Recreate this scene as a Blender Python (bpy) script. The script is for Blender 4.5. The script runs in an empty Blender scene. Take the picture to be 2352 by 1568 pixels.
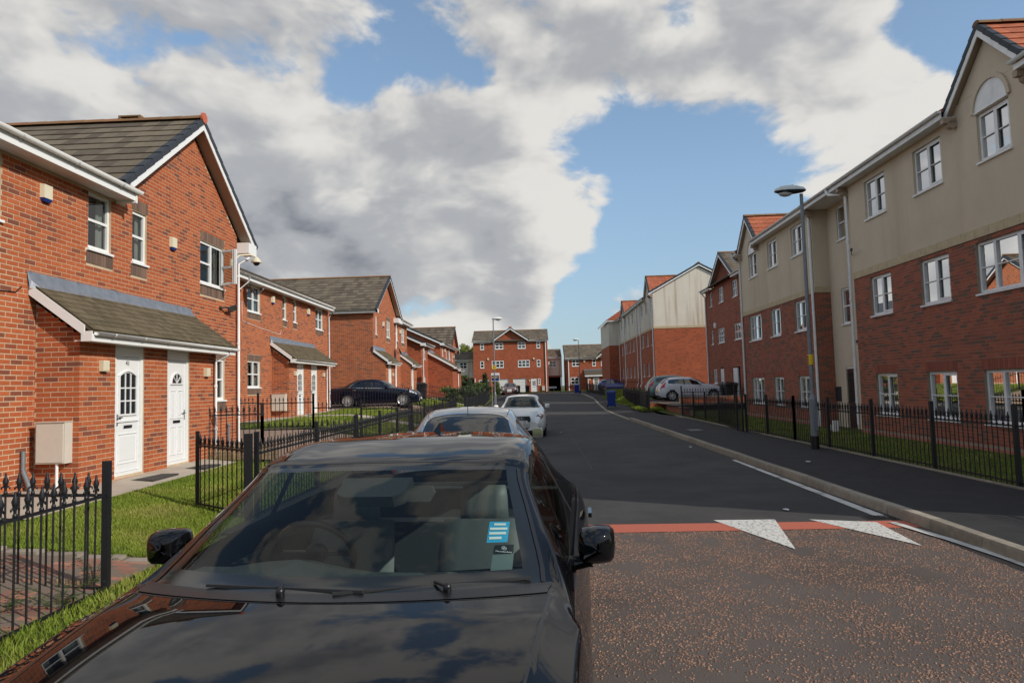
import bpy, math, random
import numpy as np
from mathutils import Matrix, Vector, noise
random.seed(7); rng = np.random.default_rng(7)
SC = bpy.context.scene
COL = SC.collection
PI = math.pi
def R_(d): return math.radians(d)

# ------------------------------------------------------------ camera
CAM_H = 1.75
cam_d = bpy.data.cameras.new('camera')
cam_d.sensor_width = 36.0
cam_d.lens = 36.0 * 1555.0 / 2352.0
cam_d.clip_start = 0.05; cam_d.clip_end = 3000
cam = bpy.data.objects.new('camera', cam_d); COL.objects.link(cam)
_y, _p, _r = R_(1.657), R_(3.728), R_(1.608)
_f = Vector((-math.sin(_y)*math.cos(_p), math.cos(_y)*math.cos(_p), math.sin(_p)))
_rt = Vector((math.cos(_y), math.sin(_y), 0)); _up = _rt.cross(_f)
_r2 = math.cos(_r)*_rt - math.sin(_r)*_up; _u2 = math.sin(_r)*_rt + math.cos(_r)*_up
_m = Matrix((( _r2.x, _u2.x, -_f.x), (_r2.y, _u2.y, -_f.y), (_r2.z, _u2.z, -_f.z))).to_4x4()
_m.translation = Vector((0, 0, CAM_H))
cam.matrix_world = _m
SC.camera = cam

# ------------------------------------------------------------ light, sky, exposure
SUN = Vector((1.0, -0.55, 0.66)).normalized()
sun_el = math.asin(SUN.z)
sd = bpy.data.lights.new('sun', 'SUN'); sd.energy = 3.6; sd.angle = R_(0.55); sd.color = (1.0, 0.945, 0.87)
so = bpy.data.objects.new('sun', sd); COL.objects.link(so)
so.rotation_euler = SUN.to_track_quat('Z', 'Y').to_euler(); so.location = (60, -40, 60)
SC.view_settings.view_transform = 'Standard'; SC.view_settings.look = 'None'
SC.view_settings.exposure = -0.02; SC.view_settings.gamma = 1.0; SC.view_settings.use_curve_mapping = False
SC.render.engine = 'CYCLES'
SC.cycles.max_bounces = 7; SC.cycles.diffuse_bounces = 3; SC.cycles.glossy_bounces = 4
SC.cycles.transparent_max_bounces = 12; SC.cycles.caustics_reflective = False; SC.cycles.caustics_refractive = False
SC.cycles.use_denoising = True
SC.cycles.sample_clamp_indirect = 6.0

def pix(x, y):   # a direction of the sky, named by where it stands in a 2352 px wide view
    v = Vector(((x-1176)/1555, -(y-784)/1555, -1.0)); v = _m.to_3x3() @ v; return v.normalized()

wd = bpy.data.worlds.new('World'); SC.world = wd; wd.use_nodes = True
nt = wd.node_tree; nt.nodes.clear()
def N(t, **k):
    n = nt.nodes.new(t)
    for a, b in k.items(): setattr(n, a, b)
    return n
def lk(a, b): nt.links.new(a, b)
def mth(op, a, b=None, c=None, clamp=False):
    n = N('ShaderNodeMath', operation=op); n.use_clamp = clamp
    for i, v in enumerate((a, b, c)):
        if v is None: continue
        if isinstance(v, (int, float)): n.inputs[i].default_value = v
        else: lk(v, n.inputs[i])
    return n.outputs[0]
def vmth(op, a, b=None, s=None):
    n = N('ShaderNodeVectorMath', operation=op)
    for i, v in enumerate((a, b)):
        if v is None: continue
        if isinstance(v, (tuple, list, Vector)): n.inputs[i].default_value = tuple(v)
        else: lk(v, n.inputs[i])
    if s is not None:
        if isinstance(s, (int, float)): n.inputs['Scale'].default_value = s
        else: lk(s, n.inputs['Scale'])
    return n
out = N('ShaderNodeOutputWorld'); bg = N('ShaderNodeBackground'); bg.inputs[1].default_value = 0.15
lk(bg.outputs[0], out.inputs[0])
sky = N('ShaderNodeTexSky', sky_type='NISHITA'); sky.sun_disc = False
sky.sun_elevation = sun_el; sky.sun_rotation = math.atan2(SUN.x, SUN.y); sky.altitude = 50; sky.air_density = 1.0; sky.dust_density = 0.2; sky.ozone_density = 1.6
tc = N('ShaderNodeTexCoord'); D0 = vmth('NORMALIZE', tc.outputs['Generated']).outputs[0]
sep = N('ShaderNodeSeparateXYZ'); lk(D0, sep.inputs[0])
zc = mth('MAXIMUM', sep.outputs[2], 0.0)
den = mth('ADD', zc, 0.30)
cmb = N('ShaderNodeCombineXYZ'); lk(sep.outputs[0], cmb.inputs[0]); lk(mth('MULTIPLY', sep.outputs[1], .8), cmb.inputs[1]); lk(mth('MULTIPLY', sep.outputs[2], 1.75), cmb.inputs[2])
Pc = cmb.outputs[0]
def fbm(vec, scale, detail=9, rough=0.55, off=(0,0,0), dist=0.0):
    n = N('ShaderNodeTexNoise', noise_dimensions='3D'); n.inputs['Scale'].default_value = scale; n.inputs['Detail'].default_value = detail
    n.inputs['Roughness'].default_value = rough; n.inputs['Distortion'].default_value = dist
    lk(vmth('ADD', vec, off).outputs[0], n.inputs['Vector']); return n.outputs[0]
# broad arrangement of the cloud banks: soft lobes of more (+) or less (-) cover, each round a direction
def lobes(L):
    acc = None
    for (x, y, rad, w) in L:
        dt = vmth('DOT_PRODUCT', D0, tuple(pix(x, y))).outputs['Value']
        e = mth('EXPONENT', mth('MULTIPLY', mth('SUBTRACT', dt, 1.0), 1.0 / (1 - math.cos(R_(rad)))))
        acc = mth('MULTIPLY', e, w) if acc is None else mth('MULTIPLY_ADD', e, w, acc)
    return acc
acc = lobes([(250, 150, 26, .21), (650, 420, 15, .22), (950, 560, 9, .18), (1190, 480, 6.0, .26), (1190, 640, 4.6, .26), (1800, 160, 12, .26), (2020, 250, 6, .22), (1300, 60, 9, .12),
 (1480, 745, 5.0, .40), (1440, 690, 2.6, .16), (1130, 745, 3.4, .26), (1250, 250, 6, .10), (1010,310,7,.14), (1380, 440, 2.2, .16), (1180,620,3,.1),
 (1560, 540, 8.0, -.30), (1660, 420, 5.5, -.24), (1420, 600, 4.5, -.28), (1370, 320, 3.2, -.20), (1830, 380, 5.0, -.20), (1650, 640, 5, -.26), (1480, 360, 4, -.14),
 (810, 165, 2.6, -.22), (890, 130, 2.0, -.10), (980, 110, 2.2, -.18), (1110, 190, 2.2, -.26), (1555,60,2.0,-.24), (1240,300,2,-.14), (1460, 170, 5.5, .20), (1640, 220, 4.5, .16),
 (2330, 100, 6.0, -.34), (2150, 30, 4.0, -.26), (1010, 655, 2.4, -.20), (950, 705, 2.4, -.22), (1320, 740, 2.2, -.34), (1320,660,2.2,-.28), (1070, 690, 2.0,-.14)])
shade = lobes([(860, 620, 5.5, .34), (640, 600, 7, .20), (930, 250, 4.5, .20), (430, 420, 8, .08), (1000, 30, 8, .18), (150, 130, 14, .14), (600, 170, 8, .08), (1120, 545, 3.0, .16), (1170,672,2.5,.24), (1440,765,3.4,.22), (1800,40,8,.14),
 (1230, 430, 3.2, -.25), (1240, 610, 2.6, -.25), (2030, 290, 4.0, -.30), (1950,110,6,-.12), (1440, 670, 2.4, -.34), (700,640,3.0,-.30), (1100,720,2.5,-.2), (1010,140,2.6,-.25)])
warp = N('ShaderNodeTexNoise'); warp.inputs['Scale'].default_value = 2.6; warp.inputs['Detail'].default_value = 3; lk(Pc, warp.inputs['Vector'])
Pw = vmth('MULTIPLY_ADD', warp.outputs['Color'], (.16,.16,.16)); lk(Pc, Pw.inputs[2]); Pw = Pw.outputs[0]
SCL = 3.4
n_big = fbm(Pw, SCL, 12, 0.53, (3.1, 1.7, 0.4))
sdir = (0.03, 0.0, 0.045)
n_sh = fbm(Pw, SCL, 5, 0.52, (3.1+sdir[0], 1.7+sdir[1], 0.4+sdir[2]))
n_low = fbm(Pw, SCL, 5, 0.52, (3.1, 1.7, 0.4))
n_mid = fbm(Pw, 8.5, 8, 0.55, (5.0, 4.0, 2.0))
n_fine = fbm(Pw, 16.0, 7, 0.6, (9.0, 2.0, 0.0))
dens = mth('ADD', mth('ADD', mth('ADD', mth('MULTIPLY_ADD', n_big, 1.95, -.44), mth('MULTIPLY', mth('SUBTRACT', n_mid, .5), .45)), acc), mth('MULTIPLY', mth('SUBTRACT', n_fine, .5), .26))
cover = N('ShaderNodeMapRange', interpolation_type='SMOOTHSTEP'); cover.inputs['From Min'].default_value = .50; cover.inputs['From Max'].default_value = .66; lk(dens, cover.inputs[0])
thick = N('ShaderNodeMapRange', interpolation_type='SMOOTHSTEP'); thick.inputs['From Min'].default_value = .66; thick.inputs['From Max'].default_value = 1.15; lk(dens, thick.inputs[0])
relief = mth('MULTIPLY', mth('SUBTRACT', n_low, n_sh), 3.2)
lit = mth('ADD', mth('SUBTRACT', mth('SUBTRACT', 0.90, mth('MULTIPLY', thick.outputs[0], .30)), shade), relief, clamp=True)
lit = mth('ADD', lit, mth('MULTIPLY', mth('SUBTRACT', n_mid, .5), .45), clamp=True)
lit = mth('ADD', lit, mth('MULTIPLY', mth('SUBTRACT', n_fine, .5), .16), clamp=True)
cr = N('ShaderNodeValToRGB'); cr.color_ramp.interpolation = 'EASE'
els = cr.color_ramp.elements
els[0].position = 0.0; els[0].color = (1.35, 1.42, 1.62, 1)
els[1].position = 1.0; els[1].color = (5.3, 5.15, 4.85, 1)
e_ = els.new(.48); e_.color = (2.85, 2.90, 3.02, 1)
lk(lit, cr.inputs[0])
skyb = N('ShaderNodeMix', data_type='RGBA', blend_type='MULTIPLY'); skyb.inputs[0].default_value = 1.0
lk(sky.outputs[0], skyb.inputs['A']); skyb.inputs['B'].default_value = (1.25, 1.25, 1.22, 1)
veil = N('ShaderNodeMix', data_type='RGBA'); lk(mth('ADD', .32, mth('MULTIPLY', mth('SUBTRACT', 1.0, mth('MULTIPLY', zc, 3.5), clamp=True), .5)), veil.inputs[0]); lk(skyb.outputs['Result'], veil.inputs['A']); veil.inputs['B'].default_value = (1.65, 2.45, 3.3, 1)
mx = N('ShaderNodeMix', data_type='RGBA'); lk(mth('MULTIPLY', cover.outputs[0], .96), mx.inputs[0]); lk(veil.outputs['Result'], mx.inputs['A']); lk(cr.outputs[0], mx.inputs['B'])
lk(mx.outputs['Result'], bg.inputs[0])

# ------------------------------------------------------------ materials
MATS = {}
def mat(name, color=(.5,.5,.5), rough=.6, spec=.5, metal=0.0, coat=0.0, noise_amt=0.0, noise_scale=8.0, bump=0.0, bump_scale=60.0, bump_dist=.004, col2=None, attr=None, transmission=0, emit=None, seg=None, stains=None, coords='Object'):
    if name in MATS: return MATS[name]
    m = bpy.data.materials.new(name); m.use_nodes = True; t = m.node_tree; b = t.nodes['Principled BSDF']
    b.inputs['Roughness'].default_value = rough; b.inputs['Metallic'].default_value = metal
    b.inputs['Specular IOR Level'].default_value = spec; b.inputs['Coat Weight'].default_value = coat; b.inputs['Coat Roughness'].default_value = .02
    def nn(ty, **k):
        n = t.nodes.new(ty)
        for a, v in k.items(): setattr(n, a, v)
        return n
    L = t.links.new
    tcn = nn('ShaderNodeTexCoord'); co = tcn.outputs[coords]
    b.inputs['Base Color'].default_value = (*color, 1)
    src = None
    if attr:
        at = nn('ShaderNodeAttribute'); at.attribute_name = 'rnd'
        rp = nn('ShaderNodeValToRGB'); L(at.outputs['Fac'], rp.inputs[0])
        rp.color_ramp.interpolation = 'LINEAR'
        while len(rp.color_ramp.elements) < len(attr): rp.color_ramp.elements.new(.5)
        for i, (pp, cc) in enumerate(attr):
            rp.color_ramp.elements[i].position = pp; rp.color_ramp.elements[i].color = (*cc, 1)
        src = rp.outputs[0]
    if noise_amt or col2:
        nz = nn('ShaderNodeTexNoise'); nz.inputs['Scale'].default_value = noise_scale; nz.inputs['Detail'].default_value = 6; nz.inputs['Roughness'].default_value = .65
        L(co, nz.inputs['Vector'])
        mr = nn('ShaderNodeMapRange'); mr.inputs['From Min'].default_value = .3; mr.inputs['From Max'].default_value = .7; L(nz.outputs[0], mr.inputs[0])
        if col2:
            mxn = nn('ShaderNodeMix', data_type='RGBA'); L(mr.outputs[0], mxn.inputs[0])
            if src: L(src, mxn.inputs['A'])
            else: mxn.inputs['A'].default_value = (*color, 1)
            mxn.inputs['B'].default_value = (*col2, 1); src = mxn.outputs['Result']
        if noise_amt:
            mr2 = nn('ShaderNodeMapRange'); mr2.inputs['To Min'].default_value = 1-noise_amt; mr2.inputs['To Max'].default_value = 1+noise_amt; L(mr.outputs[0], mr2.inputs[0])
            mm = nn('ShaderNodeMix', data_type='RGBA', blend_type='MULTIPLY'); mm.inputs[0].default_value = 1
            if src: L(src, mm.inputs['A'])
            else: mm.inputs['A'].default_value = (*color, 1)
            L(mr2.outputs[0], mm.inputs['B']); src = mm.outputs['Result']
    if stains:   # vertical weather streaks
        sc_, sz_, colr, lo, hi = stains
        mp = nn('ShaderNodeMapping'); mp.inputs['Scale'].default_value = (sc_, sc_, sz_); L(co, mp.inputs[0])
        ns = nn('ShaderNodeTexNoise'); ns.inputs['Scale'].default_value = 1.0; ns.inputs['Detail'].default_value = 5; L(mp.outputs[0], ns.inputs['Vector'])
        ms = nn('ShaderNodeMapRange'); ms.inputs['From Min'].default_value = lo; ms.inputs['From Max'].default_value = hi; L(ns.outputs[0], ms.inputs[0])
        mq = nn('ShaderNodeMix', data_type='RGBA'); L(ms.outputs[0], mq.inputs[0])
        if src: L(src, mq.inputs['A'])
        else: mq.inputs['A'].default_value = (*color, 1)
        mq.inputs['B'].default_value = (*colr, 1); src = mq.outputs['Result']
    if src: L(src, b.inputs['Base Color'])
    if bump:
        nb = nn('ShaderNodeTexNoise'); nb.inputs['Scale'].default_value = bump_scale; nb.inputs['Detail'].default_value = 4; L(co, nb.inputs['Vector'])
        bp = nn('ShaderNodeBump'); bp.inputs['Strength'].default_value = bump; bp.inputs['Distance'].default_value = bump_dist
        L(nb.outputs[0], bp.inputs['Height']); L(bp.outputs[0], b.inputs['Normal'])
    if emit:
        b.inputs['Emission Color'].default_value = (*emit, 1); b.inputs['Emission Strength'].default_value = 1
    MATS[name] = m; return m

def brick_tex(name, c1, c2, cm, dark, darkp=.25):
    """far brickwork: courses too fine to build, drawn with relief"""
    m = bpy.data.materials.new(name); m.use_nodes = True; t = m.node_tree; b = t.nodes['Principled BSDF']; L = t.links.new
    b.inputs['Roughness'].default_value = .85; b.inputs['Specular IOR Level'].default_value = .25
    tcn = t.nodes.new('ShaderNodeTexCoord'); s = t.nodes.new('ShaderNodeSeparateXYZ'); L(tcn.outputs['Object'], s.inputs[0])
    ad = t.nodes.new('ShaderNodeMath'); ad.operation = 'ADD'; L(s.outputs[0], ad.inputs[0]); L(s.outputs[1], ad.inputs[1])
    cb = t.nodes.new('ShaderNodeCombineXYZ'); L(ad.outputs[0], cb.inputs[0]); L(s.outputs[2], cb.inputs[1])
    br = t.nodes.new('ShaderNodeTexBrick'); L(cb.outputs[0], br.inputs['Vector'])
    br.inputs['Scale'].default_value = 1.0; br.inputs['Brick Width'].default_value = .225; br.inputs['Row Height'].default_value = .075
    br.inputs['Mortar Size'].default_value = .006; br.inputs['Mortar Smooth'].default_value = .1; br.inputs['Bias'].default_value = 0
    br.inputs['Color1'].default_value = (*c1, 1); br.inputs['Color2'].default_value = (*c2, 1); br.inputs['Mortar'].default_value = (*cm, 1)
    nz = t.nodes.new('ShaderNodeTexNoise'); nz.inputs['Scale'].default_value = .7; nz.inputs['Detail'].default_value = 5; L(tcn.outputs['Object'], nz.inputs['Vector'])
    # some bricks burnt dark: coarse brick cells picked by a noise in stretched space
    mp = t.nodes.new('ShaderNodeMapping'); mp.inputs['Scale'].default_value = (4.44, 13.33, 1); L(cb.outputs[0], mp.inputs[0])
    wn = t.nodes.new('ShaderNodeTexVoronoi'); wn.inputs['Scale'].default_value = 1; wn.inputs['Randomness'].default_value = .3; L(mp.outputs[0], wn.inputs['Vector'])
    sc_ = t.nodes.new('ShaderNodeSeparateColor'); L(wn.outputs['Color'], sc_.inputs[0])
    gt = t.nodes.new('ShaderNodeMath'); gt.operation = 'LESS_THAN'; gt.inputs[1].default_value = darkp; L(sc_.outputs[0], gt.inputs[0])
    gm = t.nodes.new('ShaderNodeMath'); gm.operation = 'MULTIPLY'; gm.inputs[1].default_value = .6; L(gt.outputs[0], gm.inputs[0])
    m1 = t.nodes.new('ShaderNodeMix'); m1.data_type = 'RGBA'; L(gm.outputs[0], m1.inputs[0]); L(br.outputs['Color'], m1.inputs['A']); m1.inputs['B'].default_value = (*dark, 1)
    mr = t.nodes.new('ShaderNodeMapRange'); mr.inputs['From Min'].default_value = .3; mr.inputs['From Max'].default_value = .7; mr.inputs['To Min'].default_value = .88; mr.inputs['To Max'].default_value = 1.1; L(nz.outputs[0], mr.inputs[0])
    m2 = t.nodes.new('ShaderNodeMix'); m2.data_type = 'RGBA'; m2.blend_type = 'MULTIPLY'; m2.inputs[0].default_value = 1; L(m1.outputs['Result'], m2.inputs['A']); L(mr.outputs[0], m2.inputs['B'])
    L(m2.outputs['Result'], b.inputs['Base Color'])
    bp = t.nodes.new('ShaderNodeBump'); bp.inputs['Strength'].default_value = .6; bp.inputs['Distance'].default_value = .006; bp.invert = True
    L(br.outputs['Fac'], bp.inputs['Height']); L(bp.outputs[0], b.inputs['Normal'])
    MATS[name] = m; return m

def glass_mat(name, tint=(.8,.85,.83), refl=1.0, rough=.0, base=.04):
    m = bpy.data.materials.new(name); m.use_nodes = True; t = m.node_tree; t.nodes.clear(); L = t.links.new
    o = t.nodes.new('ShaderNodeOutputMaterial'); g = t.nodes.new('ShaderNodeBsdfGlossy'); g.inputs['Roughness'].default_value = rough
    tr = t.nodes.new('ShaderNodeBsdfTransparent'); tr.inputs[0].default_value = (*tint, 1)
    fr = t.nodes.new('ShaderNodeFresnel'); fr.inputs['IOR'].default_value = 1.52
    ml = t.nodes.new('ShaderNodeMath'); ml.operation = 'MULTIPLY_ADD'; ml.inputs[1].default_value = refl; ml.inputs[2].default_value = base; ml.use_clamp = True; L(fr.outputs[0], ml.inputs[0])
    mx_ = t.nodes.new('ShaderNodeMixShader'); L(ml.outputs[0], mx_.inputs[0]); L(tr.outputs[0], mx_.inputs[1]); L(g.outputs[0], mx_.inputs[2]); L(mx_.outputs[0], o.inputs[0])
    MATS[name] = m; return m

OR1 = (.47,.115,.045); OR2 = (.40,.095,.04)
BRK_ATTR = [(0,(.19,.068,.042)), (.12,(.25,.072,.038)), (.26,(.345,.086,.033)), (.6,(.405,.103,.037)), (1,(.455,.124,.044))]
RBRK_ATTR = [(0,(.16,.095,.07)), (.16,(.19,.085,.058)), (.3,(.27,.088,.055)), (.6,(.33,.10,.06)), (1,(.39,.115,.065))]
mat('brick_orange', attr=BRK_ATTR, rough=.85, spec=.25, noise_amt=.12, noise_scale=25, bump=.4, bump_scale=90, bump_dist=.003)
mat('brick_red', attr=RBRK_ATTR, rough=.85, spec=.25, noise_amt=.14, noise_scale=25, bump=.4, bump_scale=90, bump_dist=.003)
mat('mortar', (.55,.42,.28), rough=.95, spec=.1, noise_amt=.15, noise_scale=3, bump=.3, bump_scale=150)
mat('mortar_dark', (.30,.25,.19), rough=.95, spec=.1, noise_amt=.15, noise_scale=3)
mat('brick_brown', attr=[(0,(.13,.085,.065)), (1,(.22,.14,.10))], rough=.85, spec=.2)
mat('brick_soldier_red', attr=[(0,(.24,.08,.055)), (1,(.36,.11,.07))], rough=.85, spec=.2)
mat('plinth_brick', attr=[(0,(.34,.13,.095)), (1,(.43,.17,.12))], rough=.85, spec=.2)
brick_tex('brick_far', (.41,.10,.042), (.35,.082,.036), (.36,.17,.09), (.20,.07,.042), .22)
brick_tex('brick_far_red', (.36,.10,.055), (.30,.085,.05), (.30,.16,.11), (.13,.07,.05), .25)
mat('render_cream', (.60,.50,.375), rough=.9, spec=.2, noise_amt=.06, noise_scale=1.2, bump=.25, bump_scale=120, bump_dist=.003, stains=(1.3,.10,(.50,.41,.30),.52,.80))
mat('render_pale', (.66,.61,.51), rough=.9, spec=.2, noise_amt=.05, noise_scale=1.2, stains=(2.4,.12,(.40,.28,.20),.52,.76))
mat('stone_band', (.52,.42,.27), rough=.85, spec=.2, noise_amt=.12, noise_scale=6)
mat('upvc', (.80,.80,.77), rough=.32, spec=.5, noise_amt=.03, noise_scale=4)
mat('upvc_worn', (.80,.79,.77), rough=.4, spec=.5, noise_amt=.08, noise_scale=5, stains=(6,1.0,(.62,.60,.56),.58,.85))
mat('door_white', (.80,.80,.78), rough=.3, noise_amt=.02)
mat('cream_plastic', (.70,.64,.46), rough=.45, noise_amt=.03)
mat('cream_grey', (.60,.55,.46), rough=.5, noise_amt=.04)
mat('blue_plastic', (.01,.03,.16), rough=.35)
mat('dark_room', (.03,.03,.03), rough=1, spec=0)
mat('tile_brown', attr=[(0,(.105,.085,.063)), (.5,(.15,.12,.088)), (1,(.19,.155,.11))], rough=.9, spec=.15, noise_amt=.18, noise_scale=5, bump=.4, bump_scale=50, bump_dist=.003)
mat('tile_mossy', attr=[(0,(.095,.075,.050)), (.5,(.15,.118,.078)), (1,(.20,.16,.105))], rough=.95, spec=.1, noise_amt=.25, noise_scale=7, col2=(.11,.092,.052), bump=.5, bump_scale=60)
mat('tile_red', attr=[(0,(.33,.10,.055)), (1,(.47,.15,.075))], rough=.85, spec=.2, noise_amt=.15, noise_scale=6)
mat('tile_dark', (.035,.04,.048), rough=.6, spec=.35, noise_amt=.15, noise_scale=8)
mat('ridge_tile', attr=[(0,(.25,.10,.05)), (1,(.40,.15,.08))], rough=.9, noise_amt=.2, noise_scale=9, col2=(.16,.12,.05))
mat('ridge_end', (.50,.12,.06), rough=.8)
mat('lead', (.20,.22,.25), rough=.5, spec=.5, metal=.25, noise_amt=.2, noise_scale=7, bump=.5, bump_scale=20, bump_dist=.01)
mat('soffit_brown', (.36,.27,.20), rough=.6)
mat('black_iron', (.012,.013,.016), rough=.42, spec=.5, noise_amt=.2, noise_scale=30)
mat('dark_gutter', (.03,.03,.035), rough=.4)
mat('asphalt', (.056,.052,.049), rough=.88, spec=.25, noise_amt=.20, noise_scale=.9, bump=.7, bump_scale=240, bump_dist=.004, col2=(.066,.062,.058), stains=(.45,.45,(.036,.034,.032),.54,.70))
mat('asphalt_path', (.038,.036,.036), rough=.88, spec=.25, noise_amt=.2, noise_scale=3, bump=.8, bump_scale=260, bump_dist=.004)
mat('old_asphalt', (.135,.108,.092), rough=.92, spec=.2, noise_amt=.18, noise_scale=2.2, bump=.9, bump_scale=160, bump_dist=.006, col2=(.11,.088,.076), stains=(.5,.5,(.088,.070,.060),.50,.72))
mat('chipping', attr=[(0,(.16,.10,.075)), (.5,(.27,.15,.10)), (1,(.40,.24,.16))], rough=.85, spec=.2)
mat('red_surface', (.46,.115,.065), rough=.85, noise_amt=.12, noise_scale=30, bump=.5, bump_scale=200)
mat('road_paint', (.62,.60,.54), rough=.7, noise_amt=.06, noise_scale=14, stains=(26,26,(.25,.21,.18),.57,.60))
mat('white_line', (.60,.58,.53), rough=.8, noise_amt=.1, noise_scale=8, stains=(3,3,(.25,.23,.21),.52,.68))
mat('kerb_concrete', attr=[(0,(.26,.225,.175)), (1,(.35,.305,.24))], rough=.9, spec=.2, noise_amt=.22, noise_scale=7, bump=.5, bump_scale=50)
mat('concrete_path', (.44,.38,.30), rough=.9, spec=.2, noise_amt=.12, noise_scale=3, bump=.3, bump_scale=60)
mat('paver', attr=[(0,(.20,.11,.08)), (.5,(.31,.145,.10)), (1,(.38,.19,.13))], rough=.9, spec=.2, noise_amt=.15, noise_scale=12, bump=.4, bump_scale=70)
mat('paver_joint', (.17,.13,.095), rough=1)
mat('brick_drive', (.27,.18,.125), rough=.9, noise_amt=.15, noise_scale=9, bump=.4, bump_scale=30)
mat('soil_grass', (.06,.08,.02), rough=1, spec=.1, noise_amt=.3, noise_scale=6, col2=(.09,.10,.03))
mat('grass', noise_amt=.25, noise_scale=1.3, attr=[(0,(.11,.17,.016)), (.5,(.17,.23,.025)), (.85,(.26,.28,.045)), (1,(.34,.29,.10))], rough=.7, spec=.25)
mat('weed', attr=[(0,(.03,.07,.012)), (1,(.09,.14,.03))], rough=.7, spec=.25)
mat('bamboo', attr=[(0,(.18,.12,.06)), (.5,(.36,.25,.13)), (1,(.52,.38,.21))], rough=.8)
mat('door_mat', (.05,.045,.04), rough=1)
mat('curtain', (.62,.64,.60), rough=.9, noise_amt=.05)
mat('curtain_blue', (.34,.44,.46), rough=.9, noise_amt=.05)
mat('galvanised', (.20,.22,.235), rough=.55, metal=.35, noise_amt=.15, noise_scale=12)
mat('lamp_grey', (.62,.64,.60), rough=.4, noise_amt=.05)
mat('lamp_white', (.75,.74,.70), rough=.35)
mat('lamp_bowl', (.55,.56,.54), rough=.1, spec=.8)
mat('yellow_sign', (.75,.50,.02), rough=.5); mat('black_print', (.015,.015,.015), rough=.6); mat('white_print', (.8,.8,.8), rough=.5)
mat('wood_post', (.33,.28,.2), rough=.9)
mat('bin_blue', (.012,.045,.26), rough=.4, noise_amt=.06); mat('bin_black', (.018,.019,.022), rough=.45); mat('bin_blue2', (.015,.03,.28), rough=.4)
mat('rubber', (.018,.018,.019), rough=.75); mat('paint_black', (.0035,.0035,.0045), rough=.4, spec=.0, coat=.85)
mat('paint_silver', (.21,.22,.235), rough=.35, metal=.6, coat=1.0); mat('paint_white', (.74,.73,.68), rough=.3, coat=.8)
mat('paint_navy', (.003,.005,.016), rough=.4, coat=.8, spec=.0); mat('paint_white2', (.62,.63,.66), rough=.3, coat=.8); mat('paint_teal', (.13,.20,.19), rough=.3, coat=.8, metal=.4)
mat('paint_maroon', (.10,.035,.025), rough=.3, coat=.9); mat('paint_blue', (.02,.04,.25), rough=.3, coat=.9)
mat('chrome', (.75,.76,.78), rough=.07, metal=1.0); mat('rim_metal', (.55,.55,.56), rough=.3, metal=.4)
mat('trim_black', (.01,.01,.011), rough=.35); mat('frit', (.012,.013,.013), rough=.12, spec=.6); mat('interior_dark', (.045,.05,.05), rough=.7)
mat('dash', (.075,.088,.084), rough=.65, noise_amt=.1, noise_scale=40); mat('seat_leather', (.10,.112,.108), rough=.5, noise_amt=.06, noise_scale=20)
mat('headliner', (.10,.105,.10), rough=.9); mat('lens_clear', (.55,.56,.58), rough=.08, spec=.8); mat('lens_red', (.45,.01,.012), rough=.15, spec=.7)
mat('sticker_blue', (.03,.36,.62), rough=.5); mat('sticker_white', (.75,.78,.72), rough=.5); mat('plastic_clear', (.13,.17,.16), rough=.15)
mat('plate_white', (.75,.74,.70), rough=.4); mat('plate_yellow', (.72,.55,.08), rough=.4)
mat('door_maroon', (.045,.012,.014), rough=.35); mat('manhole', (.10,.10,.095), rough=.6, metal=.4, noise_amt=.2, noise_scale=30); mat('litter', (.72,.72,.70), rough=.7)
mat('leaf_dark', attr=[(0,(.02,.04,.012)), (1,(.06,.09,.025))], rough=.6); mat('leaf_bright', attr=[(0,(.10,.14,.015)), (1,(.26,.28,.04))], rough=.6); mat('leaf_mid', attr=[(0,(.05,.085,.015)), (1,(.12,.15,.03))], rough=.6)
mat('bark', (.10,.075,.05), rough=.9, noise_amt=.2, noise_scale=20)
mat('garage_white', (.74,.73,.69), rough=.45); mat('terrain', (.07,.10,.025), rough=1, noise_amt=.3, noise_scale=.5)
glass_mat('window_glass', (.66,.70,.68), .95, .0, .03); glass_mat('car_glass', (.74,.82,.79), .50, .0, .012); glass_mat('car_glass_dark', (.30,.34,.33), 1.2, .0, .06)
mat('pane_dark', (.02,.024,.026), rough=.04, spec=.9)

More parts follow.
